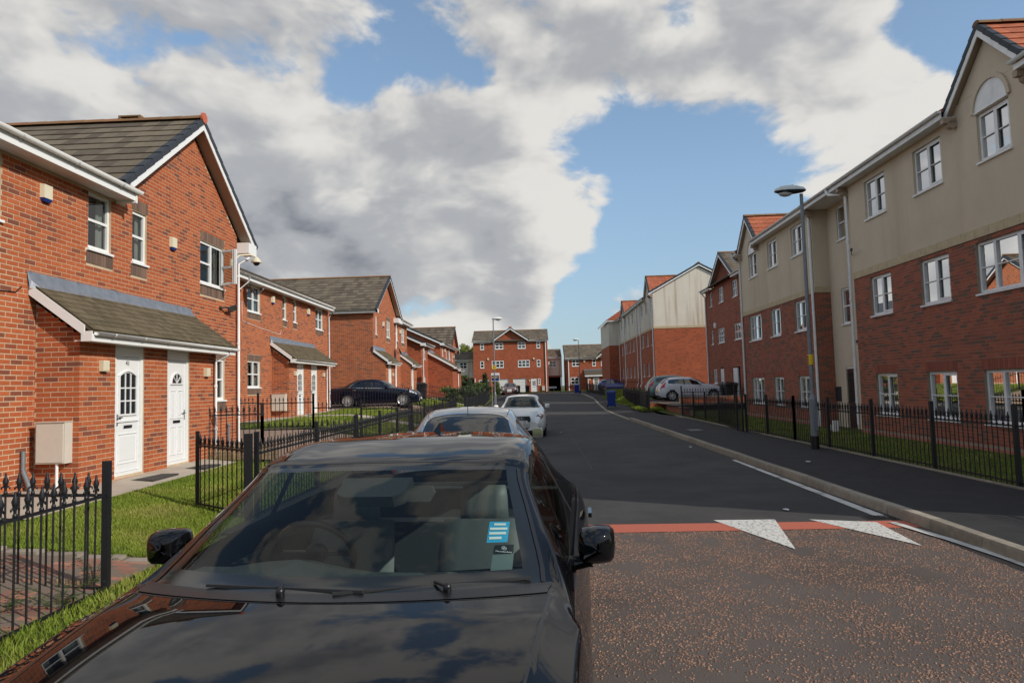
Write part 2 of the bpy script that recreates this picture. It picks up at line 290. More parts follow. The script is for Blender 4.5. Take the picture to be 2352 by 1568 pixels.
# ------------------------------------------------------------ mesh building
class MB:
    def __init__(s): s.v=[]; s.f=[]; s.m=[]; s.r=[]; s.sm=[]
    def add(s, vs, fs, m=0, r=0.0, sm=False):
        o = len(s.v); s.v.extend(vs)
        for f in fs: s.f.append(tuple(i+o for i in f)); s.m.append(m); s.r.append(r); s.sm.append(sm)
    def quad(s, a, b, c, d, m=0, r=0.0, sm=False): s.add([a,b,c,d], [(0,1,2,3)], m, r, sm)
    def box(s, x0,y0,z0,x1,y1,z1, m=0, r=0.0, M=None):
        if x0>x1: x0,x1=x1,x0
        if y0>y1: y0,y1=y1,y0
        if z0>z1: z0,z1=z1,z0
        vs=[(x0,y0,z0),(x1,y0,z0),(x1,y1,z0),(x0,y1,z0),(x0,y0,z1),(x1,y0,z1),(x1,y1,z1),(x0,y1,z1)]
        if M is not None: vs=[tuple(M@Vector(p)) for p in vs]
        s.add(vs, [(0,3,2,1),(4,5,6,7),(0,1,5,4),(1,2,6,5),(2,3,7,6),(3,0,4,7)], m, r)
    def beam(s, a, b, w, h, m=0, r=0.0, up=(0,0,1)):
        a=Vector(a); b=Vector(b); d=(b-a); L=d.length; d.normalize(); u=Vector(up)
        x=d.cross(u)
        if x.length<1e-4: x=Vector((1,0,0))
        x.normalize(); z=x.cross(d)
        M=Matrix(((x.x,d.x,z.x,a.x),(x.y,d.y,z.y,a.y),(x.z,d.z,z.z,a.z),(0,0,0,1)))
        s.box(-w/2,0,-h/2,w/2,L,h/2,m,r,M)
    def tube(s, path, r, n=8, m=0, rad=None, cap=True, rr=0.0):
        P=[Vector(p) for p in path]; rings=[]
        for i,p in enumerate(P):
            d=(P[min(i+1,len(P)-1)]-P[max(i-1,0)]).normalized()
            u=Vector((0,0,1)) if abs(d.z)<.9 else Vector((1,0,0))
            x=d.cross(u).normalized(); z=x.cross(d)
            q=rad[i] if rad else r
            rings.append([tuple(p+x*math.cos(2*PI*k/n)*q+z*math.sin(2*PI*k/n)*q) for k in range(n)])
        vs=[v for rg in rings for v in rg]; fs=[]
        for i in range(len(P)-1):
            for k in range(n): fs.append((i*n+k, i*n+(k+1)%n, (i+1)*n+(k+1)%n, (i+1)*n+k))
        s.add(vs, fs, m, rr, True)
        if cap: s.add(rings[0], [tuple(range(n))[::-1]], m, rr); s.add(rings[-1], [tuple(range(n))], m, rr)
    def cyl(s, c, axis, r, L, n=16, m=0, r2=None):
        c=Vector(c); a=Vector(axis).normalized(); s.tube([c-a*L/2, c+a*L/2], r, n, m, rad=[r, r if r2 is None else r2])
    def poly(s, pts, thick=None, m=0, r=0.0):
        n=len(pts)
        if thick is None: s.add([tuple(p) for p in pts], [tuple(range(n))], m, r); return
        t=Vector(thick); a=[tuple(Vector(p)) for p in pts]; b=[tuple(Vector(p)+t) for p in pts]
        s.add(a+b, [tuple(range(n))[::-1], tuple(range(n,2*n))]+[(i,(i+1)%n,n+(i+1)%n,n+i) for i in range(n)], m, r)
    def ball(s, c, r, m=0, seg=10, ring=7, sx=1, sy=1, sz=1, rr=0.0):
        vs=[]; fs=[]
        for i in range(ring+1):
            th=PI*i/ring
            for k in range(seg): ph=2*PI*k/seg; vs.append((c[0]+r*sx*math.sin(th)*math.cos(ph), c[1]+r*sy*math.sin(th)*math.sin(ph), c[2]+r*sz*math.cos(th)))
        for i in range(ring):
            for k in range(seg): fs.append((i*seg+k, (i+1)*seg+k, (i+1)*seg+(k+1)%seg, i*seg+(k+1)%seg))
        s.add(vs, fs, m, rr, True)
    def mesh(s, name, mats, off=(0,0,0)):
        me=bpy.data.meshes.new(name)
        v=np.array(s.v, dtype=float).reshape(-1,3)-np.array(off)
        me.from_pydata(v.tolist(), [], s.f)
        for q in mats: me.materials.append(MATS[q])
        if len(s.f):
            me.polygons.foreach_set('material_index', np.array(s.m, dtype=np.int32))
            me.polygons.foreach_set('use_smooth', np.array(s.sm, dtype=bool))
            at=me.attributes.new('rnd','FLOAT','FACE'); at.data.foreach_set('value', np.array(s.r, dtype=np.float32))
        me.update(); return me
OFF = {}
def tag(o, label=None, cat=None, group=None, kind=None):
    if label: o['label']=label
    if cat: o['category']=cat
    if group: o['group']=group
    if kind: o['kind']=kind
    return o
def thing(name, loc, label, cat, group=None, rotz=0.0):
    o=bpy.data.objects.new(name, None); COL.objects.link(o)
    o.empty_display_size=.3
    l=Vector(loc)
    o.location = Matrix.Rotation(rotz,3,'Z')@l if rotz else l
    o.rotation_euler=(0,0,rotz); OFF[o]=tuple(l)
    return tag(o, label, cat, group)
def root_of(o):
    while o.parent: o=o.parent
    return o
def obj(name, mb, mats, parent=None, label=None, cat=None, group=None, kind=None):
    if isinstance(mats, str): mats=[mats]
    off=(0,0,0)
    if parent is not None: off=OFF.get(root_of(parent),(0,0,0))
    me=mb.mesh(name, mats, off) if isinstance(mb, MB) else mb
    o=bpy.data.objects.new(name, me); COL.objects.link(o)
    if parent is not None: o.parent=parent
    return tag(o, label, cat, group, kind)
def text_mesh(body, size, M, m, name, parent, extrude=.0008, align='CENTER', sx=1.0):
    cu=bpy.data.curves.new(name,'FONT'); cu.body=body; cu.size=size; cu.extrude=extrude; cu.align_x=align; cu.align_y='CENTER'; cu.resolution_u=2
    t=bpy.data.objects.new(name,cu); COL.objects.link(t); dg=bpy.context.evaluated_depsgraph_get(); me=bpy.data.meshes.new_from_object(t.evaluated_get(dg))
    bpy.data.objects.remove(t); bpy.data.curves.remove(cu)
    off=OFF.get(root_of(parent),(0,0,0)) if parent else (0,0,0)
    me.transform(M@Matrix.Diagonal((sx,1,1,1))); me.transform(Matrix.Translation(-Vector(off)))
    me.materials.clear(); me.materials.append(MATS[m])
    o=bpy.data.objects.new(name,me); COL.objects.link(o); o.parent=parent
    return o
# ------------------------------------------------------------ walls, bricks, windows, doors, roofs
class Fr:
    """a wall face: u runs along it, v is height, w stands out of it"""
    def __init__(s, kind, A): s.k=kind; s.A=A
    def p(s,u,v,w=0.0):
        if s.k=='x+': return (s.A+w,u,v)
        if s.k=='x-': return (s.A-w,u,v)
        if s.k=='y-': return (u,s.A-w,v)
        return (u,s.A+w,v)
    def box(s,mb,u0,v0,w0,u1,v1,w1,m=0,r=0.0):
        a=s.p(u0,v0,w0); b=s.p(u1,v1,w1); mb.box(*a,*b,m,r)
    def n(s): return {'x+':(1,0,0),'x-':(-1,0,0),'y-':(0,-1,0),'y+':(0,1,0)}[s.k]
    def quad(s,mb,u0,v0,u1,v1,w,m=0,r=0.0): mb.quad(s.p(u0,v0,w),s.p(u1,v0,w),s.p(u1,v1,w),s.p(u0,v1,w),m,r)

def wall(mb, fr, u0,u1,v0,v1, holes=(), m=0, reveal=.11, dark=1, rm=None, room=.9):
    rm = m if rm is None else rm
    us=sorted(set([u0,u1]+[h[i] for h in holes for i in (0,1) if u0<h[i]<u1])); vs=sorted(set([v0,v1]+[h[i] for h in holes for i in (2,3) if v0<h[i]<v1]))
    for i in range(len(us)-1):
        for j in range(len(vs)-1):
            cu=(us[i]+us[i+1])/2; cv=(vs[j]+vs[j+1])/2
            if any(h[0]<cu<h[1] and h[2]<cv<h[3] for h in holes): continue
            fr.quad(mb,us[i],vs[j],us[i+1],vs[j+1],0,m)
    for h in holes:
        a,b,c,d=h[:4]
        for (w0,w1,mm) in ((0,-reveal,rm),(-reveal,-room,dark)):
            mb.quad(fr.p(a,c,w0),fr.p(a,d,w0),fr.p(a,d,w1),fr.p(a,c,w1),mm); mb.quad(fr.p(b,c,w0),fr.p(b,d,w0),fr.p(b,d,w1),fr.p(b,c,w1),mm)
            mb.quad(fr.p(a,c,w0),fr.p(b,c,w0),fr.p(b,c,w1),fr.p(a,c,w1),mm); mb.quad(fr.p(a,d,w0),fr.p(b,d,w0),fr.p(b,d,w1),fr.p(a,d,w1),mm)
        fr.quad(mb,a,c,b,d,-room,dark)

def lay(fr, u0,u1,v0,v1, holes=(), clip=None, ph=0.0, dark=.19):
    """running bond: every brick's (u0,u1,v0,v1,shade)"""
    out=[]; row=0; v=v0
    while v < v1-.02:
        off = (row%2)*.1125 + ph
        cuts=[(h[0],h[1]) for h in holes if h[2] < v+.05 and h[3] > v+.02]
        u = u0 - ((u0+off) % .225)
        while u < u1:
            segs=[(max(u,u0)+.006, min(u+.225,u1)-.006)]
            for (a,b) in cuts:
                ns=[]
                for (s,e) in segs:
                    if b<=s or a>=e: ns.append((s,e)); continue
                    if a>s: ns.append((s,a-.001))
                    if b<e: ns.append((b+.001,e))
                segs=ns
            for (s,e) in segs:
                if e-s<.02: continue
                if clip and v+.05>clip((s+e)/2): continue
                r=random.random()
                if r>=dark: r=.3+.7*random.random()
                else: r*=1.0
                out.append((s,e,v+.006,v+.069,r))
            u+=.225
        v+=.075; row+=1
    return out

BRMESH={}
def brick_unit(kind, var, m):
    k=(kind,var,m)
    if k in BRMESH: return BRMESH[k]
    mb=MB(); fr=Fr(kind,0); r=(var+.5)/10
    # five faces with a slightly chipped outer edge
    L,H,T=.213,.063,.0035
    e=.0025
    vs=[fr.p(0,0,-.004),fr.p(L,0,-.004),fr.p(L,H,-.004),fr.p(0,H,-.004),fr.p(e,e,T),fr.p(L-e,e,T),fr.p(L-e,H-e,T),fr.p(e,H-e,T)]
    mb.add(vs,[(4,5,6,7),(0,1,5,4),(1,2,6,5),(2,3,7,6),(3,0,4,7)],0,r)
    BRMESH[k]=mb.mesh('brick',[m]); return BRMESH[k]

def put_bricks(parent, layers, m='brick_orange', limit=300, cam=(0,0,1.75), inview=None):
    """layers: [(frame, bricks)]; the largest in view become single bricks, the rest one joined mesh"""
    allb=[]
    for fr,bs in layers:
        for b in bs:
            c=Vector(fr.p((b[0]+b[1])/2,(b[2]+b[3])/2,0))
            if parent is not None: pass
            d=(c-Vector(cam)); size=abs(d.normalized().dot(Vector(fr.n())))/max(.3,(c-Vector(cam)).length_squared)
            full=(b[1]-b[0])>.212
            allb.append((size if (full and (inview is None or inview(c))) else -1, fr, b))
    allb.sort(key=lambda t:-t[0])
    off=Vector(OFF.get(root_of(parent),(0,0,0)))
    rest=MB()
    for i,(s,fr,b) in enumerate(allb):
        if i<limit and s>0:
            o=bpy.data.objects.new('brick', brick_unit(fr.k,int(min(.999,b[4])*10),m)); COL.objects.link(o); o.parent=parent
            o.location=Vector(fr.p(b[0],b[2],random.uniform(-.001,.001)))-off
        else:
            T=.0035; a0,a1,c0,c1=b[0],b[1],b[2],b[3]
            vs=[fr.p(a0,c0,-.002),fr.p(a1,c0,-.002),fr.p(a1,c1,-.002),fr.p(a0,c1,-.002),fr.p(a0,c0,T),fr.p(a1,c0,T),fr.p(a1,c1,T),fr.p(a0,c1,T)]
            rest.add(vs,[(4,5,6,7),(0,1,5,4),(1,2,6,5),(2,3,7,6),(3,0,4,7)],0,b[4])
    obj('brickwork',rest,m,parent,kind='stuff')

def soldier(parent, fr, u0,u1,v0,h=.215, m='brick_brown'):
    mb=MB(); u=u0
    while u<u1-.02:
        fr.box(mb,u+.004,v0+.004,-.002,min(u+.075,u1)-.004,v0+h-.004,.010,0,random.random()); u+=.075
    return obj('soldier_course',mb,m,parent,kind='stuff' if (u1-u0)/.075>300 else None)

def window(parent, fr, u0,u1,v0,v1, cols=(.5,), rows=(.5,), fw=.055, mull=.06, bar=.045, glass='window_glass', curtain='curtain', sill=True, frm='upvc', w0=-.10, w1=-.035, curt_fr=.65, sash=None, name='window', sill_m=None):
    """white frame with mullions, one pane, a sill and a drawn curtain behind"""
    mb=MB(); g=.003
    a,b,c,d=u0+g,u1-g,v0+g,v1-g
    fr.box(mb,a,c,w0,a+fw,d,w1); fr.box(mb,b-fw,c,w0,b,d,w1); fr.box(mb,a+fw,c,w0,b-fw,c+fw+.01,w1); fr.box(mb,a+fw,d-fw,w0,b-fw,d,w1)
    xs=[a+fw]+[a+(b-a)*q for q in cols]+[b-fw]
    for q in cols: fr.box(mb,a+(b-a)*q-mull/2,c+fw+.01,w0,a+(b-a)*q+mull/2,d-fw,w1+.004)
    for q in rows:
        zz=c+(d-c)*q
        for i in range(len(xs)-1):
            fr.box(mb,xs[i]+(mull/2 if i else 0),zz-bar/2,w0+.01,xs[i+1]-(mull/2 if i<len(xs)-2 else 0),zz+bar/2,w1-.006)
    if sash is not None:
        for i in sash:
            s0=xs[i]+(mull/2 if i else 0); s1=xs[i+1]-(mull/2 if i<len(xs)-2 else 0); t=.035
            fr.box(mb,s0,c+fw+.01,w1-.002,s0+t,d-fw,w1+.012); fr.box(mb,s1-t,c+fw+.01,w1-.002,s1,d-fw,w1+.012)
            fr.box(mb,s0+t,c+fw+.01,w1-.002,s1-t,c+fw+.01+t,w1+.012); fr.box(mb,s0+t,d-fw-t,w1-.002,s1-t,d-fw,w1+.012)
    wo=obj(name,mb,frm,parent)
    pm=MB(); fr.quad(pm,a+.01,c+.01,b-.01,d-.01,(w0+w1)/2-.006); obj('pane',pm,glass,wo)
    if sill:
        sm=MB(); fr.box(sm,u0-.03,v0-.035,w1-.02,u1+.03,v0+.004,.045); obj('sill',sm,sill_m or frm,wo)
    if curtain:
        n=int(max(6,(b-a)/.035)); W=(b-a)*curt_fr/2
        for side in (0,1):
            cm=MB()
            base=a-.02 if side==0 else b+.02-W
            if curt_fr>=1: 
                if side: break
                base=a-.02; Wd=(b-a)+.04
            else: Wd=W
            prev=None
            for i in range(n+1):
                uu=base+Wd*i/n; ww=-.165+.018*math.sin(i*1.9)+.01*math.sin(i*.7)
                if prev: cm.quad(fr.p(prev[0],c-.05,prev[1]),fr.p(uu,c-.05,ww),fr.p(uu,d+.05,ww),fr.p(prev[0],d+.05,prev[1]),0,0,True)
                prev=(uu,ww)
            obj('curtain',cm,curtain,wo)
    return wo

def door(parent, fr, u0,u1,v0,v1, style='plain', number=None, body='door_white', frame='upvc', head=.12):
    """frame, leaf with raised panels, glazing, letterbox and handle"""
    mb=MB(); fw=.065
    fr.box(mb,u0+.002,v0,-.10,u0+fw,v1-.002,-.02); fr.box(mb,u1-fw,v0,-.10,u1-.002,v1-.002,-.02); fr.box(mb,u0+fw,v1-fw-head,-.10,u1-fw,v1-.002,-.02); fr.box(mb,u0+fw,v0,-.10,u1-fw,v0+.05,-.015)
    dn=obj('door',mb,frame,parent)
    a,b,c,d=u0+fw+.006,u1-fw-.006,v0+.055,v1-fw-head-.006; W=b-a; H=d-c
    lf=MB(); fr.box(lf,a,c,-.09,b,d,-.045)
    def panel(x0,x1,y0,y1,arch=False):
        t=.014
        if not arch:
            fr.box(lf,x0,y0,-.046,x0+t,y1,-.034); fr.box(lf,x1-t,y0,-.046,x1,y1,-.034); fr.box(lf,x0+t,y0,-.046,x1-t,y0+t,-.034); fr.box(lf,x0+t,y1-t,-.046,x1-t,y1,-.034)
            fr.box(lf,x0+.05,y0+.05,-.046,x1-.05,y1-.05,-.039)
    gl=MB(); gb=MB()
    cx=(a+b)/2
    if style=='arch':
        panel(a+.1*W,b-.1*W,c+.07*H,c+.33*H)
        x0,x1,y0,y1=a+.17*W,b-.17*W,c+.50*H,c+.83*H; rise=.055
        pts=[(x0,y0),(x1,y0),(x1,y1)]+[(x1+(x0-x1)*t, y1+rise*math.sin(PI*t)) for t in [i/8 for i in range(1,8)]]+[(x0,y1)]
        gl.poly([fr.p(u,v,-.040) for u,v in pts])
        for q in (1/3,2/3):
            fr.box(gb,x0+(x1-x0)*q-.011,y0,-.042,x0+(x1-x0)*q+.011,y1+rise*.8,-.028); fr.box(gb,x0,y0+(y1-y0)*q*1.03-.011,-.042,x1,y0+(y1-y0)*q*1.03+.011,-.0285)
        fr.box(gb,x0-.03,y0-.03,-.042,x1+.03,y0,-.024); fr.box(gb,x0-.03,y0,-.042,x0,y1,-.024); fr.box(gb,x1,y0,-.042,x1+.03,y1,-.024)
        fr.box(gb,a+.03,c+.43*H,-.042,b-.03,c+.445*H,-.022)
        pr=None
        for i in range(11):
            t=i/10; u=x1+.03+(x0-x1-.06)*t; v=y1+(rise+.035)*math.sin(PI*t)
            if pr: gb.beam(fr.p(pr[0],pr[1],-.033),fr.p(u,v,-.033),.022,.025)
            pr=(u,v)
    elif style=='fan':
        x0,x1,y0=a+.24*W,b-.24*W,c+.77*H; r=(x1-x0)/2
        pts=[(cx+r*math.cos(PI*i/12),y0+r*math.sin(PI*i/12)) for i in range(13)]
        gl.poly([fr.p(u,v,-.040) for u,v in pts])
        for i in range(12): gb.beam(fr.p(cx+(r+.02)*math.cos(PI*i/12),y0+(r+.02)*math.sin(PI*i/12),-.033),fr.p(cx+(r+.02)*math.cos(PI*(i+1)/12),y0+(r+.02)*math.sin(PI*(i+1)/12),-.033),.022,.025)
        for k in range(1,4): gb.beam(fr.p(cx,y0,-.034),fr.p(cx+r*math.cos(PI*k/4),y0+r*math.sin(PI*k/4),-.034),.012,.014)
        fr.box(gb,x0-.05,y0-.025,-.042,x1+.05,y0,-.022)
        for (p,q) in ((.16,.46),(.54,.84)):
            panel(a+p*W,a+q*W,c+.06*H,c+.34*H); panel(a+p*W,a+q*W,c+.42*H,c+.70*H)
    elif style=='glazed':
        x0,x1,y0,y1=a+.2*W,b-.2*W,c+.52*H,c+.86*H
        gl.poly([fr.p(x0,y0,-.040),fr.p(x1,y0,-.040),fr.p(x1,y1,-.040),fr.p(x0,y1,-.040)])
        for q in (1/3,2/3): fr.box(gb,x0+(x1-x0)*q-.014,y0,-.042,x0+(x1-x0)*q+.014,y1,-.028)
        for q in (1/3,2/3): fr.box(gb,x0,y0+(y1-y0)*q-.014,-.042,x1,y0+(y1-y0)*q+.014,-.0285)
        panel(a+.12*W,b-.12*W,c+.08*H,c+.40*H)
    elif style=='halfglass':
        x0,x1,y0,y1=a+.1*W,b-.1*W,c+.48*H,c+.94*H
        gl.poly([fr.p(x0,y0,-.040),fr.p(x1,y0,-.040),fr.p(x1,y1,-.040),fr.p(x0,y1,-.040)])
    else:
        for (p,q) in ((.14,.46),(.54,.86)):
            panel(a+p*W,a+q*W,c+.08*H,c+.45*H); panel(a+p*W,a+q*W,c+.52*H,c+.92*H)
    obj('leaf',lf,body,dn)
    if gl.v: obj('pane',gl,'pane_dark',dn)
    if gb.v: obj('glazing_bar',gb,body,dn)
    if style!='halfglass':
        lb=MB(); fr.box(lb,cx-.12,c+.375*H,-.045,cx+.12,c+.40*H,-.030); obj('letterbox',lb,'chrome' if style=='arch' else 'trim_black',dn)
    h=MB(); side=a+.05 if style=='arch' else b-.05
    fr.box(h,side-.015,c+.40*H,-.045,side+.015,c+.50*H,-.035); h.beam(fr.p(side,c+.47*H,-.02),fr.p(side+(.10 if side<cx else -.10),c+.47*H,-.012),.016,.02); obj('handle',h,'chrome',dn)
    if number:
        # numerals reading left to right along the wall face
        if fr.k=='x+': M=Matrix(((0,0,1,fr.A-.0435),(1,0,0,cx),(0,1,0,c+.945*H),(0,0,0,1)))
        else: M=Matrix(((1,0,0,cx),(0,0,-1,fr.A+.0435),(0,1,0,c+.945*H),(0,0,0,1)))
        text_mesh(number,.115,M,'black_print','house_number',dn,.003)
    return dn

def slab(mb, pts, t, m=0):
    """a sloping roof deck: outline (top face) and thickness straight down"""
    mb.poly(pts,(0,0,-t),m)

TILE={}
def tiles(parent, O, U, V, nu, nv, tw, gauge, m, name='roof_tile', single=True, keep=None, th=.022, lap=.05, stagger=True):
    """courses of tiles from the eaves up; O eaves corner, U along, V up the slope"""
    O=Vector(O); U=Vector(U).normalized(); V=Vector(V).normalized(); Nn=U.cross(V).normalized()
    if Nn.z<0: Nn=-Nn
    off=Vector(OFF.get(root_of(parent),(0,0,0)))
    rest=MB()
    def tile_pts(w):
        L=gauge+lap; g=.0022
        # lower edge lifted by the tile underneath
        lo0=th*1.15; 
        prof=[(g,0),(w*.12,.006),(w*.30,.0),(w*.5,.008),(w*.70,.0),(w*.88,.006),(w-g,0)] if single=='profiled' else [(g,0),(w-g,0)]
        return L,lo0,prof
    variants={}
    for j in range(nv):
        for i in range(nu+(1 if stagger and j%2 else 0)):
            x0=i*tw-(tw/2 if (stagger and j%2) else 0); x1=min(x0+tw,nu*tw); x0=max(0,x0); w=x1-x0
            if w<.03: continue
            P=O+U*x0+V*(j*gauge)
            if keep and not keep(P+U*(w/2)+V*(gauge/2)): continue
            r=random.random(); L=gauge+lap; g=.0025
            def corner(u,v,n): return U*u+V*v+Nn*n
            lo=th*1.2; hi=.004
            vs=[corner(g,0,lo-th),corner(w-g,0,lo-th),corner(w-g,L,hi-.003),corner(g,L,hi-.003),corner(g,0,lo),corner(w-g,0,lo),corner(w-g,L,hi+.003),corner(g,L,hi+.003)]
            fs=[(4,5,6,7),(0,1,5,4),(1,2,6,5),(3,0,4,7)]
            if single:
                k=(round(w,3),int(r*6),tuple(round(q,3) for q in (*U,*V)),m,gauge)
                if k not in TILE:
                    t=MB(); t.add([tuple(q) for q in vs],fs,0,(k[1]+.5)/6); TILE[k]=t.mesh(name,[m])
                o=bpy.data.objects.new(name,TILE[k]); COL.objects.link(o); o.parent=parent; o.location=P-off+Nn*random.uniform(0,.002)
            else: rest.add([tuple(P+q) for q in vs],fs,0,r)
    if not single and rest.v: obj(name+'s',rest,m,parent,kind='stuff')

def ridge(parent, A, B, m='ridge_tile', L=.45, r=.115, single=True, endcap=True, name='ridge_tile'):
    A=Vector(A); B=Vector(B); n=max(1,int(round((B-A).length/L))); d=(B-A)/n; off=Vector(OFF.get(root_of(parent),(0,0,0)))
    u=d.normalized(); s=u.cross(Vector((0,0,1))).normalized(); z=Vector((0,0,1))
    rest=MB()
    for i in range(n):
        P=A+d*i; mb=MB() if single else rest; k=7; vs=[]
        for e,(q,rr) in enumerate(((0,r*1.04),(1.03,r*.97))):
            for a in range(k): an=PI*a/(k-1); vs.append(tuple(P+d*q+s*math.cos(an)*rr+z*(math.sin(an)*rr*.8-.03)))
        fs=[(a,a+1,k+a+1,k+a) for a in range(k-1)]+[tuple(range(k))[::-1],tuple(range(k,2*k))]
        mb.add(vs,fs,0,random.random())
        if single: obj(name,mb,m,parent)
    if not single: obj(name+'s',rest,m,parent,kind='stuff')

def verge(parent, A, B, m='tile_dark', n=10, w=.09, h=.16, name='verge_cap', single=True, out=None):
    """stepped dry-verge caps climbing from A (eaves) to B (ridge)"""
    A=Vector(A); B=Vector(B); d=(B-A)/n; u=d.normalized(); o=Vector(out).normalized(); nrm=u.cross(o).normalized()
    if nrm.z<0: nrm=-nrm
    rest=MB()
    for i in range(n):
        P=A+d*i; mb=MB() if single else rest
        a0=.020; a1=.004
        def q(t,ww,hh): return tuple(P+d*t+o*ww+nrm*hh)
        vs=[q(0,-w,a0),q(0,.015,a0),q(0,.015,a0-h),q(0,.0,a0-h),q(1.06,-w,a1),q(1.06,.012,a1),q(1.06,.012,a1-h),q(1.06,0,a1-h)]
        vs2=[(vs[k]) for k in range(8)]
        lift=[tuple(Vector(v)+nrm*.012) for v in vs]
        mb.add(vs+[lift[0],lift[1],lift[4],lift[5]],[(8,9,11,10),(9,2,6,11),(0,8,10,4),(2,3,7,6),(0,3,2,9,8),(10,11,6,7,4)],0,random.random())
        if single: obj(name,mb,m,parent)
    if not single: obj(name+'s',rest,m,parent,kind='stuff')

def rake(parent, A, B, out, m='upvc', d=.20, t=.022, under=None, soff=.28, soff_m='soffit_brown', name='bargeboard'):
    """bargeboard along a verge from A to B (top edge), hanging d, with the soffit behind it"""
    A=Vector(A); B=Vector(B); o=Vector(out).normalized(); dn=Vector((0,0,-d)); mb=MB()
    mb.poly([A,B,B+dn,A+dn],o*t,0)
    ob=obj(name,mb,m,parent)
    if soff:
        sm=MB(); a=A+dn*.72; b=B+dn*.72; sm.poly([a,b,b-o*soff,a-o*soff],(0,0,.012)); obj('soffit',sm,soff_m,parent)
    return ob

def gutter(parent, A, B, r=.058, m='upvc', nb=5, name='gutter', out=(1,0,0), closed=True):
    A=Vector(A); B=Vector(B); d=B-A; u=d.normalized(); o=Vector(out); mb=MB(); k=8
    vs=[]; 
    for e in (A,B):
        for a in range(k): an=PI+PI*a/(k-1); vs.append(tuple(e+o*(math.cos(an)*r)+Vector((0,0,math.sin(an)*r))))
    inner=[]
    for e in (A,B):
        for a in range(k): an=PI+PI*a/(k-1); inner.append(tuple(e+o*(math.cos(an)*(r-.004))+Vector((0,0,math.sin(an)*(r-.004)+.002))))
    mb.add(vs,[(a,a+1,k+a+1,k+a) for a in range(k-1)]+[tuple(range(k)),tuple(range(k,2*k))[::-1]],0,0,True); mb.add(inner,[(a,k+a,k+a+1,a+1) for a in range(k-1)],0,0,True)
    g=obj(name,mb,m,parent)
    if nb:
        for i in range(nb):
            bm=MB(); P=A+d*((i+.5)/nb); rr=r+.007; vs=[]
            for e in (-.02,.02):
                for a in range(k): an=PI+PI*a/(k-1); vs.append(tuple(P+u*e+o*(math.cos(an)*rr)+Vector((0,0,math.sin(an)*rr))))
            bm.add(vs,[(a,a+1,k+a+1,k+a) for a in range(k-1)],0); obj('bracket',bm,m,g)
    return g

def pipe(parent, pts, r=.034, m='upvc', clips=(), name='downpipe'):
    mb=MB(); mb.tube(pts,r,10); g=obj(name,mb,m,parent)
    if clips:
        for (x,y,z) in clips: cm=MB(); cm.tube([(x,y,z-.025),(x,y,z+.025)],r+.009,10); obj('pipe_clip',cm,m,g)
    return g

def alarm(parent, fr, u, v, w=.20, h=.27, d=.07, m='cream_plastic', base='blue_plastic'):
    mb=MB(); a=fr.p(u,v,0)
    def P(uu,vv,ww): return fr.p(u+uu*w/2,v+vv*h/2,ww)
    vs=[P(-1,1,.002),P(1,1,.002),P(1,-.6,.002),P(-1,-.6,.002),P(-.9,.94,d),P(.9,.94,d),P(.9,-.6,d),P(-.9,-.6,d)]
    mb.add(vs,[(4,5,6,7),(0,1,5,4),(1,2,6,5),(2,3,7,6),(3,0,4,7)],0)
    o=obj('alarm_box',mb,m,parent)
    b=MB(); vs=[P(-1,-.6,.002),P(1,-.6,.002),P(.75,-1,.002),P(-.75,-1,.002),P(-.9,-.602,d),P(.9,-.602,d),P(.7,-1,d*.8),P(-.7,-1,d*.8)]
    b.add(vs,[(4,5,6,7),(0,1,5,4),(1,2,6,5),(2,3,7,6),(3,0,4,7)],0); obj('alarm_base',b,base,o); return o

def porch_box(parent, fr, u, v, s=.17, m='cream_plastic'):
    mb=MB(); fr.box(mb,u-s*.45,v-s/2,.002,u+s*.45,v+s/2,.075); fr.box(mb,u-s*.36,v-s*.42,.075,u+s*.36,v+s*.42,.082); return obj('outside_light',mb,m,parent)

def meter(parent, fr, u0,u1,v0,v1,d=.16,m='cream_grey'):
    mb=MB(); fr.box(mb,u0,v0,.0,u1,v1,d); fr.box(mb,u0+.02,v0+.02,d,u1-.02,v1-.02,d+.012); fr.box(mb,u0-.01,v1,.0,u1+.01,v1+.012,d+.02)
    o=obj('meter_cupboard',mb,m,parent); return o

def dish(parent, c, d, r=.3, m='trim_black'):
    mb=MB(); c=Vector(c); d=Vector(d).normalized(); x=d.cross(Vector((0,0,1))).normalized(); z=x.cross(d); n=16; vs=[tuple(c)]; 
    for ring in (.5,1.0):
        for k in range(n): a=2*PI*k/n; vs.append(tuple(c+x*math.cos(a)*r*ring+z*math.sin(a)*r*ring*1.08+d*(ring**2)*.07))
    fs=[(0,1+k,1+(k+1)%n) for k in range(n)]+[(1+k,1+n+k,1+n+(k+1)%n,1+(k+1)%n) for k in range(n)]
    mb.add(vs,fs,0,0,True); mb.tube([c-z*r*.9,c-z*r*.5+d*.35],.012,6); mb.ball(tuple(c-z*r*.45+d*.38),.035); mb.tube([c,c-d*.18],.02,6)
    return obj('satellite_dish',mb,m,parent)
